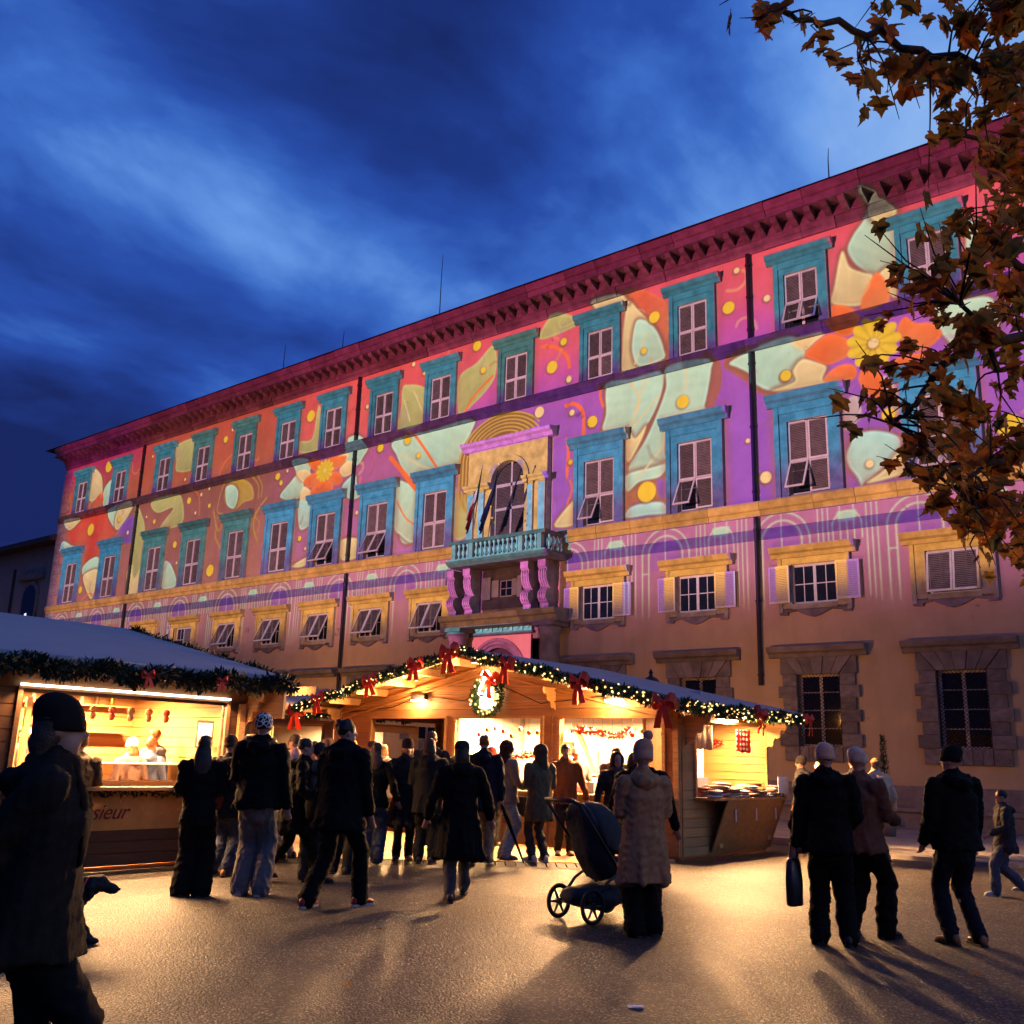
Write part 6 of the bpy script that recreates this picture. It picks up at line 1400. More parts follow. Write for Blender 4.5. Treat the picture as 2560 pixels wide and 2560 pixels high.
        # trim the fringe off the face
        part('hair', hb, HM, .017, .004, 40)
    if hat in ('beanie', 'pompom', 'patterned'):
        bm_ = MB(); prof = [(.090, -.032), (.0965, -.022), (.098, .012), (.0945, .018), (.0965, .038), (.091, .068), (.078, .094), (.056, .113), (.030, .124), (.008, .128)]
        if hat == 'pompom': prof = [(.100, -.045), (.107, -.03), (.108, .03), (.103, .036), (.108, .06), (.104, .10), (.084, .145), (.035, .168)]
        rg = [[H(0, 0, 0)*0+H(r_*math.cos(a)*.94, -.012+r_*1.07*math.sin(a)-z_*.22, .028+z_) for a in np.linspace(0, 2*PI, 21)[:-1]] for r_, z_ in prof]
        me_ = bm_.rings(rg).mesh('hat', clothm(hatcol, .95), True)
        if hat == 'patterned':
            me_.materials.clear(); me_.materials.append(PATT)
        o_ = O('hat', me_, root); o_.scale = (s,)*3
        if hat == 'pompom':
            pb = MB(); q = random.Random(seed)
            for k in range(160):
                u = Vector((q.gauss(0, 1), q.gauss(0, 1), q.gauss(0, 1))).normalized(); c_ = H(.055, -.05, .235); sd_ = u.orthogonal().normalized()*.006
                pb.poly([c_+u*.01-sd_, c_+u*.01+sd_, c_+u*q.uniform(.056, .07)])
            pb.ell(H(.055, -.05, .235), (.052, .052, .052), 10, 7)
            o2 = O('pompom', pb.mesh('pompom', clothm(hatcol, .95)), o_)
    elif hat == 'cap':
        cb_ = MB(); prof = [(.096, .02), (.098, .05), (.090, .09), (.06, .118), (.02, .128)]
        cb_.rings([[H(r_*math.cos(a)*.95, -.012+r_*1.06*math.sin(a), .02+z_) for a in np.linspace(0, 2*PI, 19)[:-1]] for r_, z_ in prof])
        o_ = O('cap', cb_.mesh('cap', clothm(hatcol), True), root); o_.scale = (s,)*3
        pk = MB(); pk.rings([[H(-.075*w_, .085+t_, .045-t_*.25), H(.075*w_, .085+t_, .045-t_*.25), H(.07*w_, .085+t_, .053-t_*.25), H(-.07*w_, .085+t_, .053-t_*.25)] for t_, w_ in ((-.01, 1), (.03, .95), (.06, .75), (.075, .4))]); O('peak', pk.mesh('peak', clothm(hatcol)), o_)
    if hood:
        hb = MB(); hb.ell(H(0, -.045, .035), (.112, .105, .125), 16, 10, hr); hb.cap_tube([H(0, -.05, -.06), nk+V(0, -.03, -.04)], [(.115, .10), (.125, .11)], 14, side=hr @ V(1, 0, 0))
        for a0, a1 in ((-.5, PI+.5),):
            hb.tube([H(.098*math.cos(a), .035-.02*math.sin(a), .02+.115*math.sin(a)) for a in np.linspace(a0, a1, 14)], .020, 8)
        part('hood', hb, clothm(hatcol if hood == 2 else top), .02, .006, 18)
    if scarf:
        sc2 = MB(); sc2.tube([nk+V(.09*math.cos(a), .005+.085*math.sin(a), .03+.012*math.sin(3*a)) for a in np.linspace(0, 2*PI, 17)], .038, 8, False); sc2.cap_tube([nk+V(.05, .10, .0), nk+V(.07, .15, -.15), nk+V(.06, .16, -.34)], [(.045, .02), (.05, .02), (.045, .012)], 8)
        part('scarf', sc2, clothm(scarf, .95), .018, .005, 25)
    if beard:
        bd = MB(); bd.ell(H(0, .04, -.075), (.05, .045, .045), 10, 7, hr); part('beard', bd, HM, .016)
    if faceon:
        for sd in (-1, 1):
            O('eye', MB().ell(H(sd*.030, .073, .012), (.011, .006, .006), 8, 5, hr).mesh('eye', EYE), root).scale = (s,)*3
            O('eyebrow', MB().cap_tube([H(sd*.015, .082, .032), H(sd*.032, .080, .036), H(sd*.048, .070, .030)], .0035, 5).mesh('eyebrow', HM), root).scale = (s,)*3
        O('mouth', MB().ell(H(0, .079, -.053), (.020, .006, .006), 8, 5, hr).mesh('mouth', LIP), root).scale = (s,)*3
    root['_s'] = s
    P_ = lambda i: root.matrix_local @ (Vector(WR[i])*s)
    rot_ = Matrix.Rotation(R(AWAY-face), 3, 'Z')
    W_ = [Vector(root.location)+rot_ @ (w_*s) for w_ in WR]; D_ = [rot_ @ (WR[i]-EL[i]).normalized() for i in (0, 1)]
    del root['_s']
    return root, W_, D_
PATT = mat('patterned_knit', (.05, .05, .05), .95, .1); t = PATT.node_tree; b_ = next(n for n in t.nodes if n.type == 'BSDF_PRINCIPLED'); vv = N('ShaderNodeTexVoronoi', t, i_Scale=22.0); vv.feature = 'DISTANCE_TO_EDGE'; tcd = N('ShaderNodeTexCoord', t); t.links.new(tcd.outputs['Object'], vv.inputs['Vector'])
t.links.new(ramp(t, vv.outputs['Distance'], [(.05, (.75, .70, .62)), (.11, (.015, .015, .015))]), b_.inputs['Base Color'])
STRI = mat('striped_knit', (.5, .5, .5), .95, .1); t = STRI.node_tree; b_ = next(n for n in t.nodes if n.type == 'BSDF_PRINCIPLED'); vv = N('ShaderNodeTexWave', t, i_Scale=9.0); vv.bands_direction = 'Z'; tcd = N('ShaderNodeTexCoord', t); t.links.new(tcd.outputs['Object'], vv.inputs['Vector'])
t.links.new(ramp(t, vv.outputs['Color'], [(.45, (.20, .20, .22)), (.55, (.70, .69, .66))]), b_.inputs['Base Color'])
BK = (.006, .0055, .0055); CH = (.014, .013, .013); NAVY = (.009, .010, .017); JEAN = (.035, .045, .075); LJEAN = (.20, .26, .34)

# ---- near the camera, left
person('person in a puffy dark coat and hat walking past close by on the left', (-4.05, -24.97), 72, 1.72, (.017, .012, .010), .76, .01, 1.2, (.009, .008, .008), .006, hat='beanie', hatcol=(.014, .011, .010), hair='brown', hairlen='mid', feet=((-.08, -.24), (.08, .26)), hands=((-.27, -.12, .90), (.03, -.02, 1.02)), scarf=(.03, .015, .010), liftL=.05, group='people passing in front')
# ---- left group
person('person in a dark coat and knitted hat at the left food counter', (-12.2, -20.55), -28, 1.66, (.03, .022, .016), .62, .02, 1.15, CH, .01, hat='beanie', hatcol=(.06, .035, .02), feet=((-.1, .0), (.1, .04)), hands=((-.22, .28, 1.1), (.22, .28, 1.1)))
person('person with long hair, black coat and very wide trousers seen from behind', (-9.78, -20.38), -6, 1.68, BK, .76, .0, 1.02, BK, .042, hair='brown', hairlen='long', feet=((-.11, .0), (.11, .02)), hands=((-.16, .25, 1.08), (.16, .25, 1.1)))
person('person in a dark beanie and jeans just behind the long-haired one', (-11.01, -19.17), 20, 1.70, CH, .74, .0, 1.1, JEAN, .01, hat='beanie', hatcol=(.05, .03, .022), hair='brown', feet=((-.10, .0), (.10, .03)), shoe='tan')
person('person in a flat grey cap peering past the tall man', (-11.84, -18.24), -60, 1.74, (.10, .08, .07), .76, .0, 1.0, CH, hat='cap', hatcol=(.16, .11, .09), faceon=True, hair='grey', far=True)
person('very tall person in a patterned knit hat and loose grey trousers', (-9.44, -19.86), 4, 1.93, BK, .84, .0, 1.18, (.13, .12, .115), .03, hat='patterned', shoe='pink', feet=((-.11, .02), (.12, -.02)), hands=((-.18, .22, 1.02), (.31, .04, .80)))
pr_, W_, D_ = person('person in black striding to the right past the tall man', (-10.05, -18.80), 78, 1.70, BK, .60, .06, 1.1, BK, .0, hair='black', feet=((-.06, -.36), (.07, .34)), liftL=.05, lean=.05, hands=((-.28, -.22, .95), (.30, .26, .98)))
person('bearded person in a pale pink jacket facing left', (-11.77, -17.52, .06), -75, 1.72, (.48, .27, .24), .72, .0, 1.08, (.25, .18, .14), hair='brown', beard=True, faceon=True, far=True)
person('person in a pale yellow jacket with a fur-trimmed hood', (-11.45, -17.15, .06), 40, 1.66, (.50, .40, .20), .66, .0, 1.15, (.30, .22, .15), hood=2, hatcol=(.22, .11, .05), far=True, shoe='tan')
person('person in a greyish jacket beside the man in red trainers', (-9.93, -18.59), -14, 1.64, (.075, .06, .055), .72, .0, 1.15, (.05, .05, .055), .01, hat='beanie', hatcol=(.03, .025, .03), hands=((-.26, .1, .95), (.2, .26, 1.05)))
person('burly person in dark clothes and red trainers turning to the right', (-8.21, -19.73), 30, 1.88, BK, .72, .02, 1.28, BK, .018, hair='black', hairlen='curly', shoe='red', feet=((-.16, -.20), (.15, .22)), lean=.03, turn=35, hands=((-.30, .05, .80), (.28, .16, .82)))
# ---- people on the deck
person('person with long dark hair, black jacket and dark jeans on the deck edge', (-10.89, -16.70, .06), 8, 1.64, BK, .80, .0, 1.08, JEAN, .03, hair='brown', hairlen='long', feet=((-.12, .02), (.11, -.05)), shoe='dark')
r15, W15, D15 = person('person in a dark knitted hat and long coat facing us with a carrier bag', (-10.70, -16.25, .06), 172, 1.70, (.035, .028, .024), .50, .03, 1.05, CH, hat='beanie', hatcol=(.035, .02, .016), hair='blond', hairlen='mid', faceon=True, feet=((-.09, .0), (.09, .03)))
person('broad-shouldered person in a dark blazer with their back to us', (-10.93, -15.50, .06), -4, 1.84, (.03, .026, .024), .78, .0, 1.18, LJEAN, .01, hair='brown', feet=((-.12, .0), (.12, .02)), hands=((-.2, .24, 1.05), (.2, .24, 1.05)))
person('person in a long black coat and cap walking toward the chalet', (-7.75, -18.33), -5, 1.70, BK, .46, .05, 1.16, (.075, .065, .06), .0, hat='cap', hatcol=(.03, .025, .025), turn=0, hair='brown', hairlen='mid', feet=((-.09, -.22), (.09, .24)), liftR=.03, shoe='dark')
person('dark-haired person half hidden beside the blazer', (-10.63, -15.06, .06), 25, 1.70, NAVY, .76, .0, 1.0, CH, hair='black', far=True)
r19, W19, D19 = person('short-haired person in a navy jacket and khaki trousers with an umbrella', (-9.78, -15.57, .06), 6, 1.80, NAVY, .70, .0, 1.15, (.26, .17, .09), .01, hair='ginger', feet=((-.11, .0), (.11, .03)), hands=((-.24, .1, .88), (.27, .04, .86)))
r20, W20, D20 = person('hooded person in a quilted vest and pale jeans looking right', (-9.92, -14.84, .06), 62, 1.72, (.20, .16, .13), .84, .0, 1.1, LJEAN, .012, hood=2, hatcol=(.03, .014, .012), faceon=True, shoe='tan', feet=((-.1, .02), (.1, -.04)), hands=((-.25, .04, .86), (.2, .3, 1.1)))
r21, W21, D21 = person('person in an olive hooded parka seen from behind', (-9.37, -14.72, .06), -32, 1.68, (.11, .085, .045), .62, .0, 1.12, (.04, .038, .03), hood=2, hatcol=(.07, .045, .025), shoe='white', hands=((-.16, .28, 1.12), (.2, .26, 1.05)))
person('person in a rust-brown jacket facing us near the middle counter', (-9.75, -13.55, .06), 175, 1.72, (.16, .055, .02), .80, .0, 1.05, CH, hair='brown', faceon=True, far=False, feet=((-.09, .0), (.1, .02)), shoe='tan')
person('person in a grey knitted hat serving inside the middle window', (-10.95, -11.55, .06), 165, 1.70, (.10, .09, .09), .8, .0, 1.05, CH, hat='beanie', hatcol=(.12, .11, .12), faceon=True, far=True)
person('person in a dark headscarf and coat facing us by the stroller', (-8.55, -13.85), 168, 1.66, (.035, .026, .022), .60, .02, 1.15, CH, hood=2, hatcol=(.05, .022, .018), faceon=True, scarf=(.08, .05, .04))
person('dark-haired person in a black jacket holding a cup near the stroller', (-7.75, -14.65), 20, 1.66, BK, .74, .0, 1.1, (.10, .085, .065), hair='brown', hairlen='mid', hands=((-.14, .30, 1.2), (.2, .2, 1.0)), shoe='tan')
rS, WS, DS = person('person in a knee-length brown coat and pompom hat standing at the stroller', (-5.10, -18.69), -14, 1.68, (.36, .18, .085), .49, .04, 1.12, BK, .03, hat='pompom', hatcol=(.50, .27, .17), hair='brown', feet=((-.10, -.02), (.11, .03)), hands=((-.16, .30, 1.16), (.16, .26, 1.12)), tilt=12)
person('person in dark clothes standing just behind the pompom hat', (-5.78, -17.62), 10, 1.72, BK, .76, .0, 1.1, BK, hair='black', feet=((-.1, .0), (.14, .05)))
# ---- right group
rW, WW, DW = person('person in a pale knitted hat and black jacket with a shiny bag', (-3.68, -17.78), 18, 1.74, BK, .80, .0, 1.14, BK, .022, hat='beanie', hatcol=(.60, .36, .26), hair='brown', feet=((-.12, .0), (.14, .02)), hands=((-.30, .02, .84), (.2, .24, 1.02)))
person('person in a pale knitted hat and beige fleece vest turned to the right', (-3.62, -17.12), 55, 1.72, (.14, .07, .045), .78, .0, 1.08, BK, .026, hat='beanie', hatcol=(.52, .38, .30), faceon=True, hair='blond', feet=((-.12, -.1), (.13, .14)), hands=((-.2, .28, 1.05), (.18, .34, 1.08)))
person('blond person in a pale jacket glowing in the counter light', (-6.90, -9.9), -70, 1.68, (.52, .44, .30), .72, .0, 1.1, CH, hair='blond', hairlen='long', far=True)
person('person in a dark flat cap behind the pale hats', (-6.55, -9.3), 40, 1.74, CH, .74, .0, 1.05, CH, hat='cap', hatcol=(.05, .025, .02), far=True)
person('person in a cream puffer jacket seen from behind', (-6.28, -8.95), -18, 1.72, (.56, .40, .27), .74, .0, 1.22, (.16, .07, .03), hair='blond', far=True, shoe='tan')
person('shadowy person in grey waiting at the right of the clothes counter', (-7.75, -8.75), -58, 1.72, (.05, .045, .045), .6, .0, 1.15, CH, .02, hat='beanie', hatcol=(.04, .035, .03), far=True)
person('tall person in a black jacket and tan boots at the right', (-2.83, -16.80), -12, 1.76, BK, .84, .0, 1.16, NAVY, .008, hat='beanie', hatcol=(.012, .011, .012), shoe='tan', hair='brown', feet=((-.12, .02), (.13, -.04)), hands=((-.26, .12, .90), (.27, .10, .88)), turn=-30)
person('child in a striped jacket running to the left at the far right', (-3.45, -12.40), -80, 1.32, (.035, .032, .035), .72, .0, 1.12, (.07, .08, .11), .02, hair='black', feet=((-.07, .24), (.07, -.26)), liftR=.08, shoe='white', hands=((-.25, .28, 1.02), (.26, -.2, .95)), group='children')
person('toddler in dark overalls beside the running child', (-3.05, -11.75), -85, 1.02, (.05, .05, .06), .74, .0, 1.2, (.10, .12, .17), .02, hat='beanie', hatcol=(.14, .03, .03), feet=((-.07, .1), (.07, -.1)), shoe='white', group='children')
# ---- inside and behind the left counter
person('person in a white knitted hat and rose jacket at the lit food counter', (-13.40, -19.15, .05), -60, 1.60, (.42, .26, .20), .8, .0, 1.1, CH, hat='beanie', hatcol=(.62, .60, .56), hair='ginger', hairlen='long', far=True, faceon=True)
person('ginger-haired person in a blue jacket inside the food stall', (-13.55, -18.75, .05), 15, 1.62, (.10, .12, .20), .8, .0, 1.1, CH, hair='ginger', far=True)
person('short-haired person in a dark jacket leaning inside the food stall', (-13.9, -18.50, .05), -75, 1.76, (.09, .09, .11), .8, .0, 1.1, CH, hair='ginger', far=True, faceon=True, tilt=10)
rk, _, _ = person('person in a striped knitted hat raising a hand to the mouth at the counter', (-12.95, -18.25, .05), -82, 1.62, (.10, .10, .11), .8, .0, 1.1, CH, hat='beanie', hatcol=(.6, .6, .57), hair='brown', far=True, faceon=True, hands=((-.10, .26, 1.30), (.14, .28, 1.12)))
for c_ in rk.children:
    if c_.name.startswith('hat'): c_.data.materials.clear(); c_.data.materials.append(STRI)
person('person with dark hair standing before the background chalet', (-13.6, -15.6, .06), 20, 1.66, (.25, .16, .12), .76, .0, 1.05, CH, hair='brown', far=True)

# ---- more of the crowd further back
for lb, lc_, fc, hh, tp, ht_, hc_, hl_, sc3 in (
  ('person in a maroon coat between the left counter and the background chalet', (-13.1, -16.9, .06), 10, 1.68, (.10, .018, .018), None, 0, 'long', None),
  ('person in a mustard hat waiting at the back of the deck', (-14.2, -14.2, .06), 5, 1.70, (.05, .045, .04), 'beanie', (.40, .22, .03), 'short', None),
  ('person with a pale scarf at the left front window of the chalet', (-14.6, -13.0, .06), -8, 1.66, (.09, .075, .07), None, 0, 'mid', (.35, .25, .2)),
  ('person in a teal jacket queuing behind the olive parka', (-12.3, -13.3, .06), 6, 1.74, (.02, .055, .06), None, 0, 'short', None),
  ('person in a grey coat and red hat beside the front counter', (-11.5, -13.35, .06), 14, 1.64, (.07, .07, .075), 'beanie', (.26, .03, .025), 'short', None),
  ('person in a camel coat reaching into the right front window', (-9.15, -12.95, .06), 0, 1.70, (.30, .17, .07), None, 0, 'long', None),
  ('person in a denim jacket at the gap beside the tall man', (-12.4, -18.0, .06), 35, 1.72, (.06, .08, .13), 'beanie', (.02, .02, .02), 'short', None),
  ('person in black between the striding figure and the red trainers', (-10.35, -17.75), 5, 1.73, BK, None, 0, 'short', None),
  ('person in a dark hooded jacket behind the patterned hat', (-11.35, -18.65), -12, 1.70, BK, 'beanie', (.02, .018, .018), 'short', None),
  ('person in a charcoal coat just left of the furled umbrella', (-10.15, -16.35, .06), 2, 1.72, CH, None, 0, 'mid', None),
  ('person in a light quilted jacket talking at the left of the deck', (-12.6, -15.2, .06), -100, 1.69, (.36, .30, .24), None, 0, 'mid', (.2, .05, .04))):
    person(lb, lc_, fc, hh, tp, .70, .0, 1.1, CH, .01, hat=ht_, hatcol=hc_ or (.02, .02, .02), hair=rnd.choice(('brown', 'black', 'blond')), hairlen=hl_, far=True, scarf=sc3, faceon=abs(fc) > 90, hands=((-.17, .25, 1.08), (.18, .25, 1.05)))
person('person in a dark apron serving at the back of the food stall', (-14.3, -20.3, .05), 95, 1.74, (.03, .028, .03), .62, .0, 1.0, CH, hair='black', far=True, faceon=True, hands=((-.2, .28, 1.1), (.2, .28, 1.1)))
# ---- things carried
def bag(name, label, c, w_, d_, h_, m_, strap=None, rz=0, cat='bag'):
    r_ = empty(name, c, rz); setk(r_, label, cat)
    m = MB(); m.rings([[(w_*k_*math.cos(a)*(abs(math.cos(a))**-.35 if abs(math.cos(a)) > .3 else 1.4), d_*k_*math.sin(a), z_) for a in np.linspace(.001, 2*PI+.001, 17)[:-1]] for z_, k_ in ((-h_, .80), (-h_*.97, .95), (-h_*.5, 1.06), (-h_*.1, .92), (0, .7))])
    me_ = m.mesh('pouch', m_, True); folds(me_, .012, int(abs(c[0]*100)), 14); O('pouch', me_, r_)
    if strap: MB().tube([(-w_*.6, 0, 0)]+strap+[(w_*.6, 0, 0)], .008, 6).build('strap', m_, r_)
    return r_
PLAST = mat('carrier_plastic', (.50, .36, .22), .35, .15, 8, .2, 20, transl=.5); BLEA = mat('black_leather', (.012, .012, .013), .28, .2, 20, .2, 60, spec=.6)
cw = W15[0]+D15[0]*.09; bag('carrier_bag', 'translucent carrier bag hanging from the hand of the one facing us', tuple(cw+Vector((0, 0, -.12))), .17, .09, .40, PLAST, [(-.03, 0, .12), (.03, 0, .12)], R(AWAY))
cw = W20[0]; bag('tote_bag', 'dark square tote bag between the hooded pair', tuple(cw+Vector((.25, .18, .06))), .16, .06, .30, clothm((.02, .024, .03)), [(-.10, 0, .3), (.10, 0, .3)], R(AWAY))
cw = WW[0]; bag('handbag', 'glossy black handbag hanging at the left of the pale hat', tuple(cw+Vector((-.01, -.04, -.13))), .085, .045, .42, BLEA, [(-.02, 0, .16), (.02, 0, .16)], R(AWAY+30))
bag('shoulder_bag', 'black bag swinging from the striding person', (-9.60, -18.72, 1.10), .24, .11, .34, clothm(BK), [(-.1, .1, .3), (.1, .05, .28)], R(AWAY))
u0 = W19[1]+D19[1]*.08; ud = (Vector((.30, .18, -.80))).normalized()
um = empty('umbrella', tuple(u0)); setk(um, 'furled black umbrella slanting from the khaki trousers to the deck', 'umbrella')
L_ = (u0.z-.075)/-ud.z
MB().tube([-ud*.12, ud*.15, ud*L_*.97, ud*L_], [.012, .03, .012, .006], 10).build('canopy', clothm(BK), um, True); MB().tube([-ud*.12, -ud*.20, -ud*.23+Vector((.03, 0, 0)), -ud*.20+Vector((.06, 0, 0))], .010, 8).build('handle', DARKW, um, True)
def backpack(label, loc, face, m_, z=1.12):
    r_ = empty('backpack', (loc[0], loc[1], z), R(AWAY-face)); setk(r_, label, 'backpack'); b2 = MB(); b2.cap_tube([(0, -.24, -.20), (0, -.26, 0), (0, -.23, .20)], [(.13, .08), (.145, .09), (.11, .06)], 12, side=(1, 0, 0)); b2.cap_tube([(0, -.33, -.14), (0, -.34, -.02)], [(.10, .035), (.10, .035)], 10, side=(1, 0, 0))
    me_ = remesh(b2, .02); folds(me_, .008, 9, 16); me_.materials.append(m_); O('pouch', me_, r_)
    for sx in (-.09, .09): MB().tube([(sx, -.20, .22), (sx*1.2, -.10, .30), (sx*1.3, .06, .26)], .014, 6, True, .4).build('strap', m_, r_)
backpack('dark red backpack on the person in the dark beanie and jeans', (-11.01, -19.17), 20, clothm((.09, .012, .012))); backpack('olive backpack on the broad-shouldered person on the deck', (-10.93, -15.50), -4, clothm((.05, .055, .03)), 1.26)
cup = MB().lathe([(.028, 0), (.04, .10), (.042, .10)], 12).build('paper_cup', MARBLE, None, True, (-8.02, -14.45, 1.22)); setk(cup, 'white paper cup held by the black jacket near the stroller', 'cup')

# ---- dog
dg = empty('dog', (-8.22, -22.74, 0), R(AWAY-82)); setk(dg, 'black long-haired dog walking beside the passer-by in the puffy coat', 'dog'); dg.scale = (.78,)*3
d_ = MB()
d_.cap_tube([(0, -.42, .44), (0, -.20, .46), (0, .02, .44), (0, .20, .46), (0, .30, .50)], [(.13, .15), (.13, .15), (.14, .17), (.145, .18), (.115, .14)], 14, side=(1, 0, 0))
d_.cap_tube([(0, .26, .51), (0, .36, .55), (0, .42, .57)], [.12, .105, .095], 10)
d_.ell((0, .46, .58), (.092, .11, .088), 12, 8); d_.cap_tube([(0, .52, .555), (0, .60, .53), (0, .64, .525)], [.062, .05, .04], 10)
for s_ in (-1, 1):
    d_.cap_tube([(s_*.07, .42, .64), (s_*.105, .41, .57), (s_*.10, .42, .48)], [.03, .042, .03], 8)
    d_.cap_tube([(s_*.075, .24, .42), (s_*.08, .24+.06*s_, .26), (s_*.08, .24+.15*s_, .13), (s_*.08, .25+.20*s_, .04)], [.085, .062, .050, .045], 10); d_.cap_tube([(s_*.08, .25+.20*s_, .035), (s_*.08, .32+.20*s_, .03)], [.045, .036], 8)
    d_.cap_tube([(s_*.075, -.36, .42), (s_*.085, -.30-.05*s_, .28), (s_*.085, -.42-.08*s_, .16), (s_*.085, -.38-.10*s_, .04)], [.11, .085, .05, .044], 10); d_.cap_tube([(s_*.085, -.38-.10*s_, .035), (s_*.085, -.31-.10*s_, .03)], [.044, .036], 8)
d_.cap_tube([(0, -.50, .50), (0, -.62, .50), (0, -.74, .42), (0, -.80, .32)], [.05, .06, .06, .03], 8)
me = remesh(d_, .016, 2, .4); folds(me, .010, 5, 17, 1.0); me.materials.append(mat('dog_fur', (.012, .010, .010), .7, .4, 30, .5, 90)); O('body', me, dg)
for s_ in (-1, 1): MB().ell((s_*.05, .545, .60), (.012, .010, .012), 8, 5).build('eye', EYE, dg)
MB().ell((0, .675, .53), (.024, .016, .018), 8, 6).build('nose', EYE, dg)
MB().tube([(.118*math.cos(a), .33+.03*math.sin(a), .53+.118*math.sin(a)) for a in np.linspace(0, 2*PI, 17)], .010, 6, False).build('collar', RED, dg)
# ---- stroller
st = empty('stroller', (-5.92, -18.24, 0), R(AWAY-52)); st.scale = (1, 1, 1.08); setk(st, 'black pushchair with hood up and large spoked wheels', 'stroller')
STF = mat('stroller_fabric', (.025, .025, .030), .8, .2, 12, .2, 60); STM = mat('stroller_metal', (.03, .03, .032), .35, .2, 12, .05, 60, metal=.6); TYR = mat('tyre', (.015, .015, .015), .8, .2)
def wheel(x, y, r_):
    t_ = MB().tube([(x, y+r_*math.cos(a), r_+.002+r_*math.sin(a)*.999-.0) for a in np.linspace(0, 2*PI, 33)], .021, 8, False)
    o_ = t_.build('wheel', TYR, st, True, (0, 0, .021)); s_ = MB().lathe([(.03, -.03), (.035, 0), (.03, .03)], 10)
    s_.v = [(x+v[2], y+v[0], r_+v[1]) for v in s_.v]
    for k in range(6):
        a = 2*PI*k/6; s_.tube([(x, y+.02*math.cos(a), r_+.02*math.sin(a)), (x, y+(r_-.005)*math.cos(a), r_+(r_-.005)*math.sin(a))], [.013, .009], 6)
    O('spokes', s_.mesh('spokes', STM), o_)
for x in (-.25, .25): wheel(x, -.30, .135); wheel(x, .38, .10)
fr = MB()
for x in (-.24, .24):
    fr.tube([(x, .38, .12), (x, .10, .42), (x, -.18, .72), (x, -.48, 1.04)], .016, 8); fr.tube([(x, -.30, .155), (x, -.10, .35), (x, .12, .46)], .015, 8)
fr.tube([(-.24, -.48, 1.04), (-.20, -.54, 1.07), (.20, -.54, 1.07), (.24, -.48, 1.04)], .02, 8); fr.tube([(-.25, -.30, .155), (.25, -.30, .155)], .012, 6); fr.tube([(-.25, .38, .12), (.25, .38, .12)], .012, 6)
fr.build('frame', STM, st, True)
se = MB(); se.cap_tube([(0, -.22, .86), (0, -.10, .62), (0, .02, .46), (0, .26, .46), (0, .40, .34)], [(.22, .09), (.235, .13), (.235, .13), (.22, .09), (.18, .05)], 14, side=(1, 0, 0)); me = remesh(se, .022); folds(me, .006, 3, 14); me.materials.append(STF); O('seat', me, st)
cn = MB(); rg = []
for k in range(7):
    a = R(-30+k*22); rg.append([(.255*math.cos(q), -.10+(.40*math.sin(a))*math.sin(q), .66+.40*math.cos(a)*math.sin(q)) for q in np.linspace(.05, PI-.05, 13)])
cn.rings([r_+[(p[0]*.97, p[1], p[2]-.012) for p in r_[::-1]] for r_ in rg], True); cn.build('canopy', STF, st, True)
bk_ = MB(); bk_.cap_tube([(0, -.24, .22), (0, .05, .20), (0, .28, .22)], [(.20, .10), (.21, .13), (.18, .08)], 12, side=(1, 0, 0)); me = remesh(bk_, .025); me.materials.append(STF); O('basket', me, st)
ap = MB(); ap.cap_tube([(0, .10, .52), (0, .30, .50), (0, .45, .38)], [(.21, .05), (.21, .05), (.18, .04)], 12, side=(1, 0, 0)); me = remesh(ap, .022); folds(me, .008, 8, 12); me.materials.append(STF); O('footmuff', me, st)
bpy.data.scenes.remove(TMP)

# ------------------------------------------------------------------ plane tree reaching in from the right
BARK = mat('bark', (.045, .034, .026), .9, .35, 8, .6, 25)
def leafmat():
    m = bpy.data.materials.new('autumn_leaf'); m.use_nodes = True; t = m.node_tree; t.nodes.clear(); out = N('ShaderNodeOutputMaterial', t); b = N('ShaderNodeBsdfPrincipled', t); b.inputs['Roughness'].default_value = .6; b.inputs['Specular IOR Level'].default_value = .2
    ge = N('ShaderNodeNewGeometry', t); oi = N('ShaderNodeObjectInfo', t); rn = math_(t, 'FRACT', math_(t, 'ADD', ge.outputs['Random Per Island'], oi.outputs['Random']))
    c = ramp(t, rn, [(0, (.22, .15, .025)), (.3, (.40, .21, .03)), (.55, (.52, .22, .028)), (.8, (.55, .15, .02)), (1, (.30, .11, .022))])
    tc = N('ShaderNodeTexCoord', t); n = N('ShaderNodeTexNoise', t, i_Scale=9.0, i_Detail=3.0); t.links.new(tc.outputs['Object'], n.inputs['Vector'])
    c = mixc(t, ramp(t, n.outputs[0], [(.5, (0, 0, 0)), (.72, (.7, .7, .7))]), c, (.09, .042, .014))
    t.links.new(c, b.inputs['Base Color']); tr = N('ShaderNodeBsdfTranslucent', t); t.links.new(c, tr.inputs[0]); mx = N('ShaderNodeMixShader', t); mx.inputs[0].default_value = .5; t.links.new(b.outputs[0], mx.inputs[1]); t.links.new(tr.outputs[0], mx.inputs[2]); t.links.new(mx.outputs[0], out.inputs[0])
    return m
LEAF = leafmat()
def leaf_pts():
    """half outline of a lobed plane leaf, stem at the origin, tip along -Z"""
    half = [(.0, .0), (.10, .06), (.30, .10), (.46, .02), (.34, -.08), (.56, -.24), (.60, -.40), (.40, -.36), (.30, -.42), (.34, -.60), (.20, -.62), (.10, -.80), (.0, -1.0)]
    return half
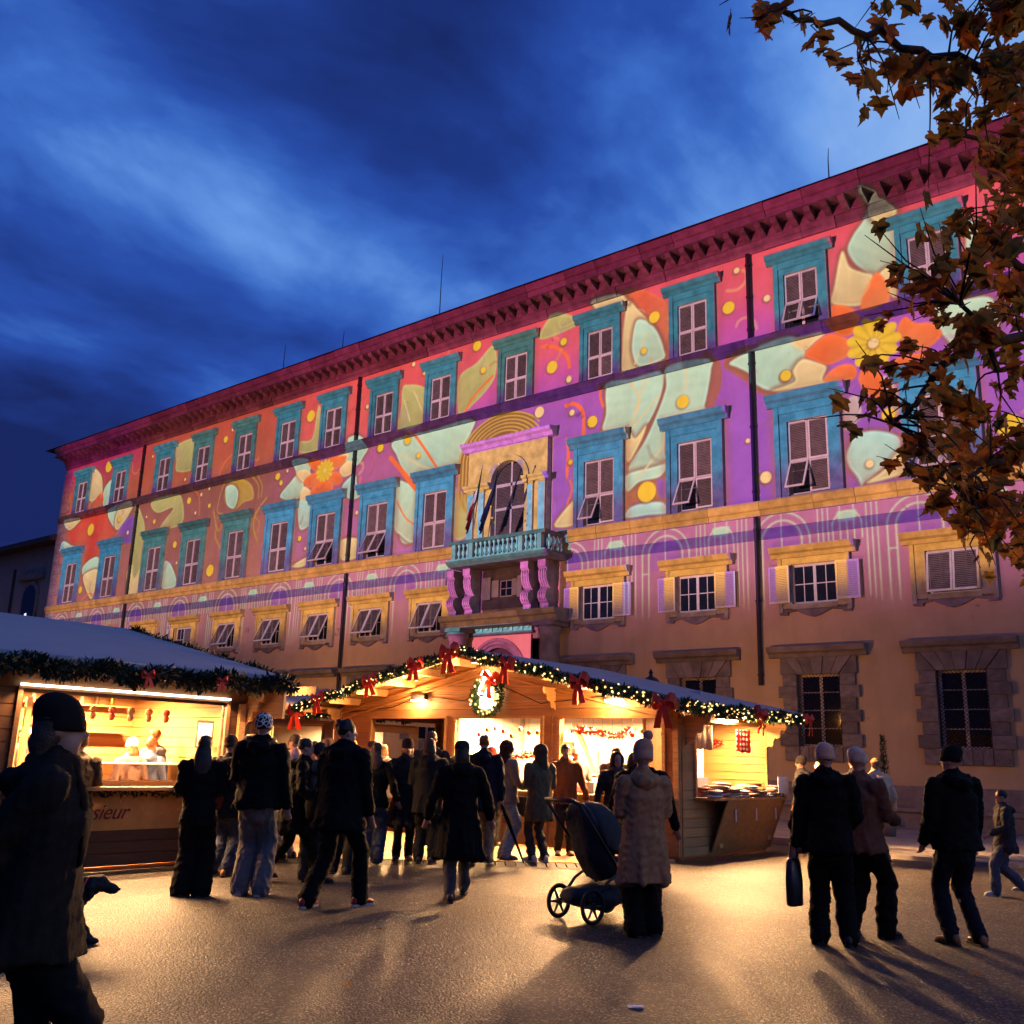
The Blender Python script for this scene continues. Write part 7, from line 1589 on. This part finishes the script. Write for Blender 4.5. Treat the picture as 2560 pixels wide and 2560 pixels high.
def leaf_geo(q, size):
    H_ = leaf_pts(); cup = q.uniform(.05, .5); curl = q.uniform(-.3, .55); V_ = []; F_ = []
    def pt(x, z): return Vector((x*size*(1-.12*curl), (cup*abs(x)*.55-curl*z*z*.5+.03*math.sin(x*9+z*7))*size, z*size))
    mid = [pt(0, z) for z in (0, -.25, -.5, -.75, -1.0)]
    V_ = mid[:]
    for sd in (-1, 1):
        b0 = len(V_); V_ += [pt(sd*x*q.uniform(.88, 1.1), z*q.uniform(.95, 1.05)) for x, z in H_[1:-1]]; n = len(H_)-2
        ring = [0]+list(range(b0, b0+n))+[4]
        # fan to the nearest midrib point
        def near(z): return 0 if z > -.12 else 1 if z > -.37 else 2 if z > -.62 else 3 if z > -.87 else 4
        zz_ = [h[1] for h in H_]
        for i in range(len(ring)-1):
            a, b = near(zz_[i]), near(zz_[i+1])
            if ring[i] != a and ring[i+1] != a: F_.append((a, ring[i], ring[i+1]) if sd > 0 else (a, ring[i+1], ring[i]))
            if b != a and ring[i+1] != b: F_.append((a, ring[i+1], b) if sd > 0 else (a, b, ring[i+1]))
    return V_, F_
q = random.Random(23)
LEAFM = []
for k in range(14):
    v, f = leaf_geo(q, .128); m = MB(); m.v = [tuple(p) for p in v]; m.f = f; me = m.mesh('leaf', LEAF, False); LEAFM.append(me)
TR = empty('plane_tree', (1.3, -19.4, 0)); setk(TR, 'plane tree with brown and orange autumn leaves hanging in from the right', 'tree'); T0 = Vector(TR.location)
MB().tube([(0, 0, 0), (.02, .0, .6), (-.02, .03, 2.0), (.03, -.02, 3.6), (.0, .0, 5.2), (-.1, -.2, 7.2), (-.2, -.4, 9.5)], [.42, .30, .25, .22, .18, .12, .04], 14).build('trunk', BARK, TR, True)
LIMBS = [[(1.3,-19.4,5),(-0.58,-20.55,5.69),(-0.92,-21,5.74),(-1.19,-21.39,5.76),(-1.52,-21.83,5.79),(-1.75,-22.17,5.76),(-1.91,-22.46,5.75)],
[(1.3,-19.4,5.2),(-0.51,-20.43,6.31),(-0.89,-20.9,6.31),(-1.17,-21.3,6.35),(-1.45,-21.7,6.36)],
[(1.3,-19.4,4.6),(-0.71,-19.76,5.37),(-1.01,-20.21,5.53),(-1.22,-20.56,5.58),(-1.35,-20.84,5.62)],
[(1.3,-19.4,4.2),(-0.77,-20.11,4.27),(-1.07,-20.5,4.2),(-1.34,-20.86,4.15),(-1.56,-21.12,3.89),(-1.63,-21.27,3.68),(-1.72,-21.44,3.5)],
[(1.3,-19.4,4.1),(-0.78,-19.37,4.82),(-1.14,-19.85,4.91),(-1.35,-20.23,5.06),(-1.47,-20.52,5.15)],
[(1.3,-19.4,3.6),(-0.9,-19.63,3.69),(-1.22,-20.03,3.61),(-1.45,-20.34,3.49),(-1.64,-20.59,3.3)],
[(1.3,-19.4,3.4),(-0.99,-19.13,3.16),(-1.24,-19.51,3.2),(-1.44,-19.84,3.22),(-1.61,-20.11,3.1)],
[(1.3,-19.4,4),(-0.78,-20.38,3.83),(-1.05,-20.76,3.84),(-1.2,-21.06,3.9),(-1.31,-21.4,4.16)]]
TWIGS = [(-2.17,-22.61,5.8,2),(-2.03,-22.64,5.62,2),(-2.04,-22.29,5.88,3),(-1.86,-22.43,5.64,2),(-1.7,-22.42,5.62,3),(-1.79,-22.05,5.78,4),(-1.97,-21.53,6.06,3),(-1.77,-21.56,6.12,2),(-1.74,-21.52,5.92,4),(-1.53,-21.98,5.42,5),(-1.56,-21.6,5.56,4),(-1.41,-21.81,5.44,5),(-1.49,-21.95,5.21,4),(-1.41,-21.95,5.1,3),(-1.34,-21.78,5.24,4),(-1.44,-21.05,5.96,6),(-1.39,-21.08,5.74,5),(-1.49,-21.27,5.97,4),(-1.35,-21.03,5.57,5),(-1.13,-21.69,5.39,6),(-1.39,-21.9,5.9,3),(-1.37,-21.48,6.12,4),(-1.25,-21.27,6.23,4),(-1.17,-21.03,6.24,6),(-1.26,-21.03,6.13,5),(-1.64,-21.96,4.45,2),(-1.75,-21.4,4.82,2),(-1.78,-21.27,4.64,3),(-1.66,-21.36,4.46,2),(-1.61,-21.72,4.19,3),(-1.83,-21.47,4.2,2),(-1.76,-21.86,3.88,3),(-2.09,-20.98,4.15,2),(-1.98,-20.96,4.04,3),(-1.92,-21.3,3.81,4),(-1.99,-21.69,3.7,2),(-2.14,-20.92,3.73,2),(-1.83,-21.15,3.66,3),(-1.98,-20.79,3.6,3),(-2.02,-20.85,3.51,2),(-1.44,-21.35,4.98,3),(-1.47,-21.45,4.81,2),(-1.44,-21.16,4.83,3),(-1.55,-21.32,4.26,3),(-1.52,-21.61,4.03,3),(-1.53,-21.39,3.97,4),(-1.77,-20.92,4.2,4),(-1.35,-21.74,4.32,3),(-2.02,-22,3.42,1),(-1.76,-20.92,3.39,3),(-1.59,-21.22,3.19,4),(-1.66,-20.89,3.13,4),(-1.54,-20.86,3.05,4),(-1.49,-20.94,2.87,4),(-1.63,-20.1,2.86,4),(-1.46,-21.6,4.3,3),(-1.29,-20.98,4.88,4),(-1.48,-20.17,3.84,4),(-1.71,-19.57,3.35,4),(-1.46,-20.95,4.12,4),(-1.28,-19.87,6.58,8),(-1.71,-18.94,3.24,4),(-0.9,-20.99,6.41,8),(-1.4,-21.22,3.26,4),(-1.1,-20.93,4.96,4),(-0.89,-21.11,6.35,8),(-1.5,-19.67,6.21,8),(-1.29,-21.46,4.6,4),(-1.34,-21.59,3.64,4),(-1.53,-20.62,4.79,4),(-1.16,-21.13,2.66,4),(-1.62,-19.82,5.51,4),(-1.48,-20.97,3.29,4),(-1.43,-20.01,6.4,8),(-0.96,-19.42,6.9,8),(-1.26,-20.17,5.3,4),(-1.52,-21.13,3.4,4),(-1.55,-19.02,3.58,4),(-1.23,-19.81,5.78,8),(-1.3,-19.96,4.83,4),(-1.11,-19.4,6.3,8),(-1.09,-21.08,2.75,4),(-1.05,-21.07,2.96,4),(-0.89,-20.4,6.12,8),(-1.86,-19.46,4.12,4),(-0.83,-21.67,5.9,8),(-1.76,-19.42,3.82,4),(-0.81,-20.9,5.61,8),(-1.29,-21.36,2.95,4),(-0.89,-20.76,6.49,8),(-1.71,-19.62,3.51,4),(-1.69,-19.87,5.01,4),(-1.62,-19.54,3.68,4),(-1.19,-20.67,5.43,8),(-1.62,-19.07,3.16,4),(-1.63,-19.78,5.08,4),(-1.28,-20.7,3.53,4),(-1.66,-19.53,3.65,4),(-1.18,-20.82,5.98,8),(-1.39,-19.71,5.89,8),(-1.48,-20.42,3.92,4),(-1.39,-21.49,3.55,4),(-1.3,-19.55,6.42,8),(-1.45,-20.16,4.35,4),(-0.96,-20.96,5.18,8),(-1.52,-19.9,3.41,4),(-1.34,-20.17,5.15,4),(-0.9,-21.52,5.55,8),(-1.54,-20.09,3.61,4),(-0.83,-21.37,4.76,4),(-1.18,-20.98,4.88,4),(-1.07,-21.8,4.81,8),(-1.55,-18.84,3.27,4),(-0.92,-20.62,6.03,8),(-1.02,-21.22,4.06,4),(-1.57,-19.85,4.38,4),(-1.36,-20.66,4.19,4),(-1.44,-19.93,4.56,4),(-1.43,-19.54,6.15,8),(-1.39,-20.37,3.16,4),(-1.49,-21.15,3.29,4),(-1.35,-20.17,4.7,4),(-0.99,-21.55,4.68,4),(-1.56,-18.91,3.14,4),(-1.39,-21.2,4.05,4),(-1.56,-19.38,3.26,4),(-0.97,-21.52,5.53,8),(-1.49,-20.16,3.66,4),(-1.33,-21.13,2.78,4),(-0.79,-21.6,5.85,8),(-0.98,-20.27,6.76,8),(-1.87,-19.41,4.21,4),(-1.64,-19.67,3.43,4),(-1.13,-21.24,4.16,4),(-1.84,-19.44,3.66,4),(-1.33,-20.35,5.92,8),(-1.29,-21.39,3.05,4),(-1.78,-19.11,3.58,4),(-0.87,-21.26,5.63,8),(-1.33,-19.86,4.76,4),(-1.06,-19.61,6.6,8),(-1.65,-20.01,3.48,4),(-1.48,-19.71,3.25,4),(-1.39,-20.78,3.07,4),(-1.46,-20.73,3.24,4),(-1.62,-19.14,3.46,4),(-1.49,-19.71,3.33,4),(-1.32,-20.67,3.85,4),(-0.97,-20.75,6.32,8),(-1.22,-21.54,4.09,4),(-1.6,-19.84,3.81,4),(-0.7,-21.75,5.37,8),(-1.64,-20,3.5,4),(-0.94,-21.68,5.93,8),(-1.32,-20.03,5.59,4),(-1.31,-21.43,3.2,4),(-1.26,-19.9,5.39,4),(-1.6,-19.71,3.48,4),(-1.02,-21.63,4.38,4),(-1.38,-20.35,3.2,4),(-1.35,-20.87,4.07,4),(-1.48,-21.14,4.04,4),(-0.85,-21.35,5.02,8),(-1.09,-21.16,3.43,4),(-0.95,-20.14,6.09,8),(-1.5,-20.31,3.22,4),(-1.4,-20.72,2.75,4),(-1.36,-19.94,3.48,4),(-1.04,-21.27,3.74,4),(-1.74,-19.67,3.58,4),(-0.85,-21.71,5.22,8),(-0.98,-20.81,5.22,8),(-1.67,-19.04,3.11,4),(-1.38,-21.14,3.69,4),(-0.92,-20.52,6.19,8),(-1.38,-19.81,4.86,4),(-0.85,-21.4,6,8),(-1.05,-21.02,5.5,8),(-1.44,-19.61,5.83,4),(-0.82,-21.7,5.18,8),(-1.43,-20.86,3.69,4),(-1.38,-21.3,3.59,4),(-1.05,-21.41,4.73,4),(-1.09,-20.32,6.93,8),(-1.46,-19.68,5.53,4),(-1.3,-20.44,4.83,4),(-1.1,-20.16,6.3,8),(-1.05,-20.13,7.08,8),(-1.09,-20.94,6,8),(-1.07,-21.4,4.98,8),(-1.31,-19.55,5.91,4),(-1.1,-20.53,5.71,8),(-1.31,-20.53,4.53,4),(-0.89,-20.39,6.35,8),(-1.11,-21.04,2.67,4),(-1.16,-21.18,3.22,4),(-1.35,-20.68,2.93,4),(-1.01,-19.89,7.06,8),(-1.23,-19.62,6.54,8),(-1.55,-20.46,3.2,4)]
lm_paths = []
for P in LIMBS:
    pts = [Vector(p)-T0 for p in P]; r0 = .042
    fine = []
    for a, b in zip(pts, pts[1:]):
        for k in range(4): fine.append(a.lerp(b, k/4)+Vector((q.gauss(0, .025), q.gauss(0, .025), q.gauss(0, .03)))*(1 if fine else 0))
    pts = fine+[pts[-1]]; n = len(pts)
    MB().tube(pts, [r0*(1-.85*i/(n-1))+.006 for i in range(n)], 8).build('limb', BARK, TR, True); lm_paths.append(pts)
leaves = []
for ti_, (tx_, ty_, tz_, nl) in enumerate(TWIGS):
    e = Vector((tx_, ty_, tz_))-T0
    # nearest limb point further from the tip (towards the trunk)
    best = None
    for P in lm_paths:
        for a, b in zip(P, P[1:]):
            for u in (0, .33, .66, 1):
                c = a.lerp(b, u); d = (c-e).length
                if best is None or d < best[0]: best = (d, c)
    c = best[1]; mid = c.lerp(e, .5)+Vector((q.uniform(-.08, .08), q.uniform(-.08, .08), q.uniform(.02, .12)*(best[0]+.2)))
    MB().tube([c, c.lerp(mid, .6)+Vector((0, 0, .02)), mid, mid.lerp(e, .6), e], [.008, .006, .005, .0035, .002], 5).build('twig', BARK, TR, True)
    for k in range(int(nl)):
        u = q.uniform(.25, 1.02); p = (c.lerp(mid, u*2) if u < .5 else mid.lerp(e, (u-.5)*2))+Vector((q.gauss(0, .045), q.gauss(0, .045), q.gauss(-.02, .04)))
        leaves.append((p, q.uniform(0, 6.28), q.gauss(0, .45), q.gauss(0, .45), q.uniform(.55, 1.25)))
q.shuffle(leaves)
big = leaves[:300]; rest = leaves[300:]
for i, (p, rz, rx_, ry_, sc_) in enumerate(big): O('leaf', LEAFM[i % 14], TR, p, (rx_, ry_, rz), (sc_,)*3)
if rest:
    m = MB()
    for i, (p, rz, rx_, ry_, sc_) in enumerate(rest):
        M_ = Matrix.LocRotScale(p, Matrix.Rotation(rz, 3, 'Z') @ Matrix.Rotation(ry_, 3, 'Y') @ Matrix.Rotation(rx_, 3, 'X'), Vector((sc_,)*3)); me = LEAFM[i % 14]; b0 = len(m.v)
        m.v += [tuple(M_ @ v.co) for v in me.vertices]; m.f += [tuple(b0+j for j in pl.vertices) for pl in me.polygons]
    o = m.build('foliage', LEAF, TR); o['kind'] = 'stuff'
# small clipped evergreen in a pot by the wall
cyp = empty('potted_cypress', (-7.75, -4.2, .125)); setk(cyp, 'slim clipped evergreen standing in a pot against the palace wall', 'plant')
MB().lathe([(.16, 0), (.20, .3), (.23, .42), (.21, .43), (.19, .38)], 14).build('pot', STONE_D, cyp, True); MB().tube([(0, 0, .35), (0, 0, 1.9)], [.03, .01], 6).build('stem', BARK, cyp)
m = MB()
for k in range(900):
    z = q.uniform(.5, 2.15); r_ = .17*(1-(z-.5)/1.75)**.8+.015; a = q.uniform(0, 6.28); c = Vector((r_*math.cos(a)*q.uniform(.5, 1), r_*math.sin(a)*q.uniform(.5, 1), z)); d = Vector((math.cos(a), math.sin(a), 1.2)).normalized()*q.uniform(.05, .09); s_ = Vector((-math.sin(a), math.cos(a), 0))*.012
    m.poly([c-s_, c+s_, c+d])
fo = m.build('foliage', FIR, cyp); fo['kind'] = 'stuff'
# a few fallen leaves on the asphalt
for k, (x, y) in enumerate(((-6.9, -20.35), (-5.9, -21.6), (-5.4, -22.0), (-2.4, -18.2), (-4.6, -16.8), (-8.9, -20.9))):
    o = O('fallen_leaf', LEAFM[k], None, (x, y, .02), (R(88), 0, k*1.3), (.6,)*3); setk(o, ('fallen brown leaf on the asphalt near the man in red trainers', 'fallen leaf on the bare asphalt in the foreground', 'curled fallen leaf nearest the bottom edge of the asphalt', 'fallen leaf by the tan boots at the right', 'fallen leaf on the lit asphalt between stroller and pale hats', 'fallen leaf on the asphalt ahead of the black dog')[k], 'leaf', 'fallen leaves')
